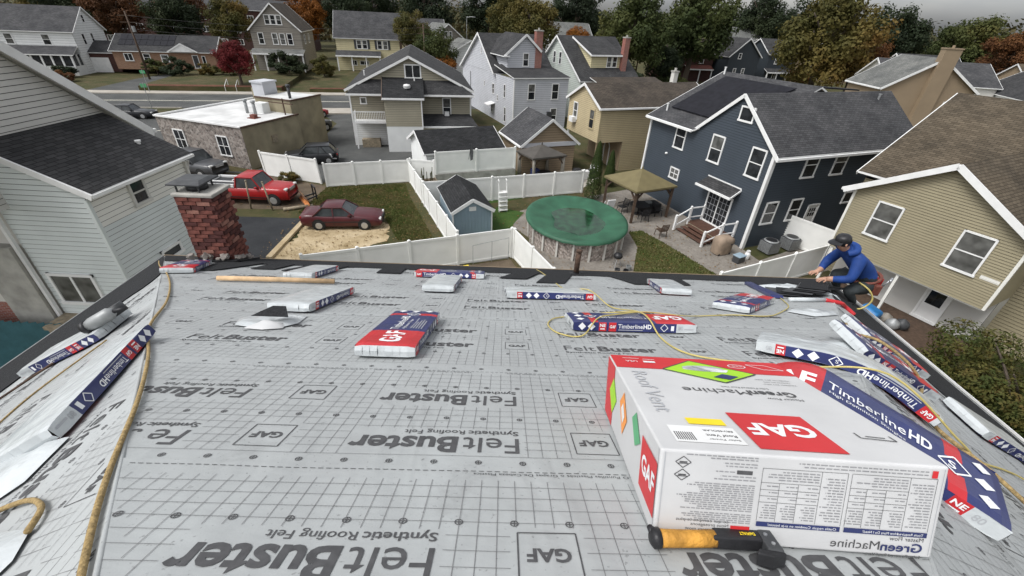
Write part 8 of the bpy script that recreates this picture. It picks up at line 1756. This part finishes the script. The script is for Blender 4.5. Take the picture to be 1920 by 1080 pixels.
# ---------------------------------------------------------------- poles, wires, lamps, signs
def upole(label, x, y, h=10.5):
    t = thing('utility_pole', label, 'utility pole', (x, y, 0), 20, 'utility poles'); m_ = MB(); m_.tube([(0, 0, 0), (0, 0, h)], [0.17, 0.11], 10); m_.build('pole', 'dwood', t, smooth=True, uv=False)
    for z in (h - 0.6, h - 1.5): m_ = MB(); m_.bar((-1.1, 0, z), (1.1, 0, z), 0.1, 0.12); m_.build('crossarm', 'dwood', t, uv=False)
    m_ = MB(); m_.cyl((0.35, 0, h - 2.8), 0.24, 0.8, 10); m_.build('transformer', 'galv', t, uv=False); return t
P1 = (24.5, 104.0); P2 = (66.0, 119.0); P3 = (-18.0, 88.0); P4 = (-62, 77)
for (x, y), lb in ((P1, 'wooden utility pole beside the big green tree'), (P2, 'wooden utility pole before the tan block'), (P3, 'wooden utility pole behind the grey-green house'), (P4, 'wooden utility pole across the street by the ranch house')): upole(lb, x, y, 9.6)
for a, b, zs, lb in ((P3, P1, 9.0, 'overhead wires between the central utility poles'), (P1, P2, 9.0, 'overhead wires crossing to the right-hand utility pole'), (P4, P3, 9.0, 'overhead wires along the street on the left')):
    base = Vector((a[0], a[1], 0)); t = thing('overhead_wires', lb, 'wires', base, 0, 'overhead wires')
    for k in range(3):
        pts_ = []
        for i in range(13): u = i / 12; pts_.append((a[0] + (b[0] - a[0]) * u - base.x, a[1] + (b[1] - a[1]) * u - base.y, zs - 0.9 * k - 4 * 0.8 * u * (1 - u)))
        m_ = MB(); m_.tube(pts_, 0.02, 5); m_.build('wire', 'wire', t, uv=False)
t = thing('street_lamp', 'curved-arm street lamp among the far trees', 'street lamp', (-17.5, 150, 0)); m_ = MB(); m_.tube(curve_path([(0, 0, 0), (0, 0, 9.5), (0.5, 0, 10.4), (2, 0, 10.6)], 5), 0.12, 8); m_.build('arm', 'galv', t, smooth=True, uv=False); m_ = MB(); m_.box(1.8, 2.6, -0.15, 0.15, 10.45, 10.65); m_.build('lamp_head', 'galv', t, uv=False)
for x, y, lb in ((-44.9, 54.4, 'street sign post at the left corner of the crossing'), (-53.2, 65.2, 'sign post on the far pavement of the street')):
    t = thing('sign_post', lb, 'sign', (x, y, 0), 20, 'street signs'); m_ = MB(); m_.tube([(0, 0, 0), (0, 0, 3.0)], 0.04, 6); m_.build('post', 'galv', t, uv=False); m_ = MB(); m_.box(-0.3, 0.3, -0.02, 0.02, 2.5, 2.9); m_.build('plate', 'cyanp', t, uv=False)
t = thing('front_steps', 'brick steps with white rails up the ranch house bank', 'stairs', (*st(10.0, 12.8), 0), SA)
for i in range(5): m_ = MB(); m_.box(-0.7, 0.7, i * 0.32, i * 0.32 + 0.4, 0, 0.14 + i * 0.15); m_.build('step', 'brick3', t, uv=False)
for x in (-0.75, 0.75): m_ = MB(); m_.bar((x, 0, 0.1), (x, 0, 0.9), 0.05); m_.bar((x, 1.6, 0.8), (x, 1.6, 1.6), 0.05); m_.bar((x, 0, 0.9), (x, 1.6, 1.6), 0.05); m_.build('rail', 'trim', t, uv=False)
# ---------------------------------------------------------------- vegetation
def crown_mesh(name, mat, seed, n, leaf, blobs, flat=0.85, shell=0.55):
    """leaf-sized faces spread through overlapping clumps: radius 1 overall, centre at the origin"""
    r_ = random.Random(seed); vs = []; fs = []; cl = []
    for i in range(blobs):
        while True:
            p = Vector((r_.uniform(-1, 1), r_.uniform(-1, 1), r_.uniform(-0.9, 1)))
            if p.length < 0.86: break
        cl.append((p, r_.uniform(0.12, 0.29)))
    tot = sum(c[1] ** 2 for c in cl)
    for p, rr in cl:
        for k in range(int(n * rr * rr / tot)):
            d = Vector((r_.gauss(0, 1), r_.gauss(0, 1), r_.gauss(0, 1)));
            if d.length < 1e-3: continue
            d.normalize(); q = p + d * rr * (shell + (1 - shell) * r_.random()) * (0.75 + 0.5 * r_.random()); q.z *= flat
            nn = (d + Vector((r_.uniform(-1, 1), r_.uniform(-1, 1), r_.uniform(-0.4, 1.2))) * 0.8).normalized()
            a = nn.orthogonal().normalized(); b = nn.cross(a); th = r_.random() * 6.28; a, b = a * math.cos(th) + b * math.sin(th), b * math.cos(th) - a * math.sin(th)
            s_ = leaf * r_.uniform(0.6, 1.35); o = len(vs)
            vs += [q - a * s_, q + b * s_ * 0.62, q + a * s_, q - b * s_ * 0.62]; fs.append((o, o + 1, o + 2, o + 3))
    me = bpy.data.meshes.new(name); me.from_pydata([tuple(v) for v in vs], [], fs); me.materials.append(M[mat]); return me
def trunk_mesh(seed, mat='bark'):
    r_ = random.Random(seed); mb = MB(); mb.tube(curve_path([(0, 0, 0), (0.02, 0.02, 0.3), (-0.02, 0.0, 0.62), (0.02, -0.02, 1.0)], 4), [0.055 - 0.035 * i / 12 for i in range(13)], 8)
    for i in range(7):
        a = r_.random() * 6.28; z = 0.35 + 0.08 * i; L = r_.uniform(0.25, 0.42); d = Vector((math.cos(a), math.sin(a), 0))
        mb.tube(curve_path([(0, 0, z), d * L * 0.45 + Vector((0, 0, z + 0.14)), d * L + Vector((0, 0, z + 0.30))], 4), [0.024 - 0.018 * k / 8 for k in range(9)], 6)
    return mb.mesh('trunk', [mat], True, False)
CR = [crown_mesh('crown', 'lf_green', 100 + i, 15000, 0.033, 70 + 8 * i, 0.85) for i in range(4)]
CS = [crown_mesh('crown', 'lf_green', 200 + i, 5000, 0.055, 30, 0.9) for i in range(3)]
TR = [trunk_mesh(i) for i in range(3)]
rt = random.Random(31)
def tree(label, x, y, cz, r_, mat, big=True, sx=1.0, cat='tree', group='trees', name='tree', z=0.0):
    t = thing(name, label, cat, (x, y, z), rt.uniform(0, 360), group)
    me = rt.choice(CR if big else CS); c = bpy.data.objects.new('crown', me); col.objects.link(c); c.parent = t; c.location = (0, 0, cz); c.scale = (r_ * sx, r_ * sx, r_)
    c.material_slots[0].link = 'OBJECT'; c.material_slots[0].material = M[mat]; c.rotation_euler = (0, 0, rt.uniform(0, 6))
    k = bpy.data.objects.new('trunk', rt.choice(TR)); col.objects.link(k); k.parent = t; hh = cz + r_ * 0.55; k.scale = (hh * 0.75, hh * 0.75, hh)
    return t
T_ = [('rust-coloured tree behind the white porch house', -119.5, 130, 10, 7, 'lf_rust'), ('olive tree left of the apartment block', -112, 118, 8.5, 6.5, 'lf_olive'), ('dark tree before the apartment block', -98, 112, 8, 6, 'lf_dark'), ('brown-leaved tree behind the ranch house', -80, 116, 9.5, 6, 'lf_rust'), ('olive tree over the apartment block corner', -90, 150, 13, 8, 'lf_olive'),
  ('bright orange tree behind the taupe three-storey house', -53.5, 122, 9, 5.5, 'lf_orange'), ('olive-orange tree right of the cream house', -22.5, 98, 8.2, 4.0, 'lf_olive'), ('dark green tree behind the wide white gable', -16.6, 90, 5.6, 4.4, 'lf_green'), ('small orange shrub-tree at the foot of the dark green one', -14.3, 86.5, 2.9, 2.6, 'lf_orange'), ('tall dark tree above the cream house roof', -50, 165, 13, 9, 'lf_dark'), ('tall dark tree by the street lamp', -12, 165, 12, 9.5, 'lf_dark'),
  ('olive-brown tree between the grey and pale green houses', 1.5, 100, 9.5, 6.4, 'lf_olive'), ('dark tree far behind the pale green house', 15, 150, 13, 9, 'lf_dark'), ('large green tree right of the red chimney', 20.5, 95, 9.6, 8.0, 'lf_green'), ('largest green tree before the red brick house', 36, 106, 11, 9.5, 'lf_green'), ('dark understorey tree by the red brick house', 29, 100, 4.0, 4.2, 'lf_dark'),
  ('dark tree behind the slate-blue houses', 74, 160, 12.5, 9, 'lf_dark'), ('big olive-brown tree above the navy house roof', 49.5, 82, 9.6, 8.6, 'lf_olive'), ('rusty tree against the big olive one', 57, 84, 7.6, 5.0, 'lf_rust'), ('dark green tree at the upper right', 100, 140, 9.5, 10.5, 'lf_dark'), ('second dark green tree at the upper right', 122, 138, 8.5, 10, 'lf_green'), ('brown tree at the right edge', 104, 106, 9, 6, 'lf_rust'), ('olive tree at the far right edge', 138, 128, 8, 9, 'lf_olive'),
  ('dark tree behind the tan block', 92, 165, 12, 10, 'lf_dark'), ('tree left of the far white house', -4, 140, 10.5, 7.5, 'lf_olive'), ('orange tree before the far white house', 12.5, 118, 7.5, 3.2, 'lf_orange'), ('dark tree over the grey-roofed brick house', -30, 150, 11, 9, 'lf_dark'), ('rusty tree behind the apartment block', -70, 160, 13, 9, 'lf_rust')]
for lb, x, y, cz, r_, mt in T_: tree(lb, x, y, cz, r_, mt)
for lb, x, y, cz, r_, mt in (('tall dark tree behind the white porch house', -103, 112, 9.5, 6.5, 'lf_dark'), ('bare brownish tree by the ranch garage', -86, 104, 8.5, 6.0, 'lf_rust'), ('dark tree rising behind the solar roof', -75, 106, 8, 6.0, 'lf_dark'), ('rusty tree at the left end of the street', -112, 100, 9, 6, 'lf_rust'), ('dark olive tree left of the taupe house', -64, 108, 8, 5.2, 'lf_olive'), ('dark tree filling the gap right of the taupe house', -45, 128, 10, 7, 'lf_dark')): tree(lb, x, y, cz, r_, mt)
tree('small crimson maple on the bank beside the ranch house', -43.4, 71.6, 4.2, 2.9, 'lf_red')
for lb, x, y, cz, r_, mt, sx in (('large round clipped bush before the ranch house', -57.5, 78.2, 1.9, 1.9, 'lf_dark', 1.3), ('low green bush at the ranch house wall', -64.2, 82.0, 1.5, 1.3, 'lf_green', 1.7), ('yellow-green bush beside the ranch house steps', -50.6, 80.8, 1.7, 1.4, 'lf_olive', 1.4), ('second yellow-green bush beside the ranch house door', -53.8, 80.2, 1.6, 1.3, 'lf_olive', 1.5), ('dark bush before the taupe house porch', -42.8, 86.2, 2.4, 2.4, 'lf_dark', 1.5), ('olive bush right of the taupe house', -36.4, 86.0, 2.2, 2.1, 'lf_olive', 1.2), ('bush at the porch of the white house', -74.0, 74.6, 1.0, 1.1, 'lf_dark', 1.9), ('dry bush on the bank of the white house', -70.6, 70.8, 0.7, 1.0, 'lf_rust', 1.8), ('dark shrub behind the light grey house', 17.5, 82, 2.6, 3.0, 'lf_dark', 1.3), ('shrub before the red brick house porch', 30.5, 98, 2.0, 2.4, 'lf_green', 1.4), ('bush at the left end of the tan block', 64, 112, 2.0, 2.4, 'lf_rust', 1.5), ('weedy shrub by the plough', -17.6, 31.6, 0.45, 0.55, 'lf_olive', 1.6)):
    tree(lb, x, y, cz, r_, mt, False, sx, 'bush', 'bushes', 'bush')
# cypresses
def cypress(label, x, y, h, r_, mat='lf_cyp'):
    t = thing('cypress', label, 'tree', (x, y, 0), 0, 'slim cypresses'); q = random.Random(int(h * 100)); vs = []; fs = []
    for i in range(5200):
        u = q.random() ** 0.8; z = 0.15 + u * (h - 0.15); rr = r_ * min(1, (1 - u) ** 0.6 * 1.05 + 0.03) * (0.86 + 0.14 * noise.noise(Vector((z * 3, i * 0.001, 1)))) * (0.8 + 0.25 * q.random()); a = q.random() * 6.28
        p = Vector((rr * math.cos(a), rr * math.sin(a), z)); n = Vector((math.cos(a), math.sin(a), 0.5)).normalized(); s_ = 0.055 * q.uniform(0.6, 1.4); b = Vector((-math.sin(a), math.cos(a), 0)); c_ = n.cross(b); c_ = (c_ + b * q.uniform(-0.6, 0.6)).normalized()
        o = len(vs); vs += [tuple(p - b * s_ * 0.5), tuple(p + n * 0.03 - c_ * s_), tuple(p + b * s_ * 0.5), tuple(p + c_ * s_ * 1.3)]; fs.append((o, o + 1, o + 2, o + 3))
    me = bpy.data.meshes.new('foliage'); me.from_pydata(vs, [], fs); me.materials.append(M[mat]); ob('foliage', me, t); m_ = MB(); m_.tube([(0, 0, 0), (0, 0, h * 0.8)], [0.07, 0.02], 7); m_.build('trunk', 'bark', t, uv=False)
cypress('tall slim cypress behind the pool', 5.75, 31.3, 4.3, 0.72); cypress('shorter cypress behind the olive canopy', 7.5, 34.6, 2.9, 0.55)
# big bush at the right edge below the eave
bb = thing('garden_bush', 'large dark leafy bush below the right eave', 'bush', (18.6, 10.8, 0), 0); q = random.Random(77); vs = []; fs = []
cl = [(Vector((q.uniform(-2.6, 3.2), q.uniform(-4.6, 2.0), q.uniform(0.4, 2.3))), q.uniform(0.6, 1.0)) for i in range(26)]
for p, rr in cl:
    for k in range(1500):
        d = Vector((q.gauss(0, 1), q.gauss(0, 1), q.gauss(0, 1))).normalized(); P = p + d * rr * (0.6 + 0.45 * q.random())
        if P.z < 0.03: continue
        n = (d + Vector((q.uniform(-1, 1), q.uniform(-1, 1), q.uniform(-0.2, 1.3))) * 0.7).normalized(); a = n.orthogonal().normalized(); b = n.cross(a); th = q.random() * 6.28; a, b = a * math.cos(th) + b * math.sin(th), b * math.cos(th) - a * math.sin(th); s_ = q.uniform(0.035, 0.085); o = len(vs)
        vs += [tuple(P - a * s_), tuple(P + b * s_ * 0.55), tuple(P + a * s_), tuple(P - b * s_ * 0.55)]; fs.append((o, o + 1, o + 2, o + 3))
me = bpy.data.meshes.new('foliage'); me.from_pydata(vs, [], fs); me.materials.append(M['lf_hedge']); ob('foliage', me, bb)
m_ = MB()
for i in range(6): a = i * 1.05; m_.tube(curve_path([(0.3 * math.cos(a), 0.3 * math.sin(a), 0), (1.0 * math.cos(a), 1.0 * math.sin(a), 1.2), (1.9 * math.cos(a), 1.9 * math.sin(a), 2.3)], 4), [0.08 - 0.007 * k for k in range(9)], 6)
m_.build('stems', 'bark', bb, uv=False)
# short grass on the nearest lawns
def grass(label, poly, n, seed, hmin=0.04, hmax=0.12, mat='lf_hedge'):
    q = random.Random(seed); xs = [p[0] for p in poly]; ys = [p[1] for p in poly]; vs = []; fs = []
    def ins(x, y):
        c_ = False; j = len(poly) - 1
        for i in range(len(poly)):
            if (poly[i][1] > y) != (poly[j][1] > y) and x < (poly[j][0] - poly[i][0]) * (y - poly[i][1]) / (poly[j][1] - poly[i][1]) + poly[i][0]: c_ = not c_
            j = i
        return c_
    while len(fs) < n:
        x, y = q.uniform(min(xs), max(xs)), q.uniform(min(ys), max(ys))
        if not ins(x, y) or noise.noise(Vector((x * 0.8, y * 0.8, seed))) < -0.62: continue
        a = q.random() * 6.28; w_, h = q.uniform(0.02, 0.05), q.uniform(hmin, hmax); o = len(vs); dx, dy = math.cos(a) * w_, math.sin(a) * w_
        vs += [(x - dx, y - dy, 0.005), (x + dx, y + dy, 0.005), (x + q.uniform(-0.05, 0.05), y + q.uniform(-0.05, 0.05), h)]; fs.append((o, o + 1, o + 2))
    me = bpy.data.meshes.new('grass'); me.from_pydata(vs, [], fs); me.materials.append(M[mat]); o = ob('grass', me); return tag(o, label, 'grass', kind='stuff')
M['lf_grass'] = leafmat('leaf_grass', [(0.06, 0.078, 0.02), (0.095, 0.115, 0.032), (0.14, 0.13, 0.05), (0.18, 0.135, 0.066)], 0.8)
grass('patchy grass on the lawn around the sedan', [(-14.3, 25.9), (-8.9, 26.6), (-7.0, 22.8), (-4.6, 22.6), (-7.9, 30), (-8.8, 32.6), (-14.4, 30.9)], 26000, 1, mat='lf_grass')
grass('patchy grass beside the navy house patio', [(7.4, 25.6), (8.3, 25.9), (9.3, 24.3), (11.2, 20.6), (10.6, 18.2), (7.2, 17.4), (6.6, 20.4), (7.5, 23.4)], 9000, 2, mat='lf_grass')
# distant wood closing the horizon: one mass
vs = []; fs = []; q = random.Random(91)
for i in range(230):
    a = rad(q.uniform(-62, 62)); dist = q.uniform(190, 330); x, y = dist * math.sin(a), dist * math.cos(a); rr = q.uniform(7, 12); cz = q.uniform(3, 6.5) + max(0, (dist - 190) * 0.018)
    for k in range(330):
        d = Vector((q.gauss(0, 1), q.gauss(0, 1), q.gauss(0, 1))).normalized(); P = Vector((x, y, cz)) + Vector((d.x, d.y, d.z * 0.9)) * rr * (0.6 + 0.45 * q.random())
        if P.z < 0: continue
        n = (d + Vector((q.uniform(-1, 1), q.uniform(-1, 1), q.uniform(-0.2, 1.2))) * 0.7).normalized(); aa = n.orthogonal().normalized(); b = n.cross(aa); s_ = q.uniform(0.5, 1.1); o = len(vs)
        vs += [tuple(P - aa * s_), tuple(P + b * s_ * 0.7), tuple(P + aa * s_), tuple(P - b * s_ * 0.7)]; fs.append((o, o + 1, o + 2, o + 3))
me = bpy.data.meshes.new('distant_wood'); me.from_pydata(vs, [], fs); M['lf_far'] = leafmat('leaf_far', [(0.02, 0.03, 0.016), (0.045, 0.05, 0.022), (0.085, 0.07, 0.028), (0.12, 0.075, 0.03)], 0.06); me.materials.append(M['lf_far']); tag(ob('distant_wood', me), 'distant autumn wood closing the horizon', 'wood', kind='stuff')

# fallen leaves and scraps in the yards
q = random.Random(5); vs = []; fs = []
for x0, x1, y0, y1, n in ((-14, -4.5, 19, 32, 1500), (0, 14, 17.5, 33, 1300), (-27, -14, 25.5, 33, 500), (-6, 0, 22, 33, 350)):
    for i in range(n):
        x, y = q.uniform(x0, x1), q.uniform(y0, y1); a = q.random() * 6.28; s_ = q.uniform(0.03, 0.075); o = len(vs); z = 0.02 + q.random() * 0.05
        vs += [(x + s_ * math.cos(a + k * 1.57) * (1 if k % 2 else 0.6), y + s_ * math.sin(a + k * 1.57) * (1 if k % 2 else 0.6), z + q.random() * 0.03) for k in range(4)]; fs.append((o, o + 1, o + 2, o + 3))
me = bpy.data.meshes.new('fallen_leaves'); me.from_pydata(vs, [], fs); me.materials.append(leafmat('leaf_litter', [(0.08, 0.05, 0.02), (0.2, 0.12, 0.045), (0.34, 0.24, 0.12)], 3.0)); tag(ob('fallen_leaves', me), 'fallen autumn leaves scattered over the back yards', 'leaves', kind='stuff')
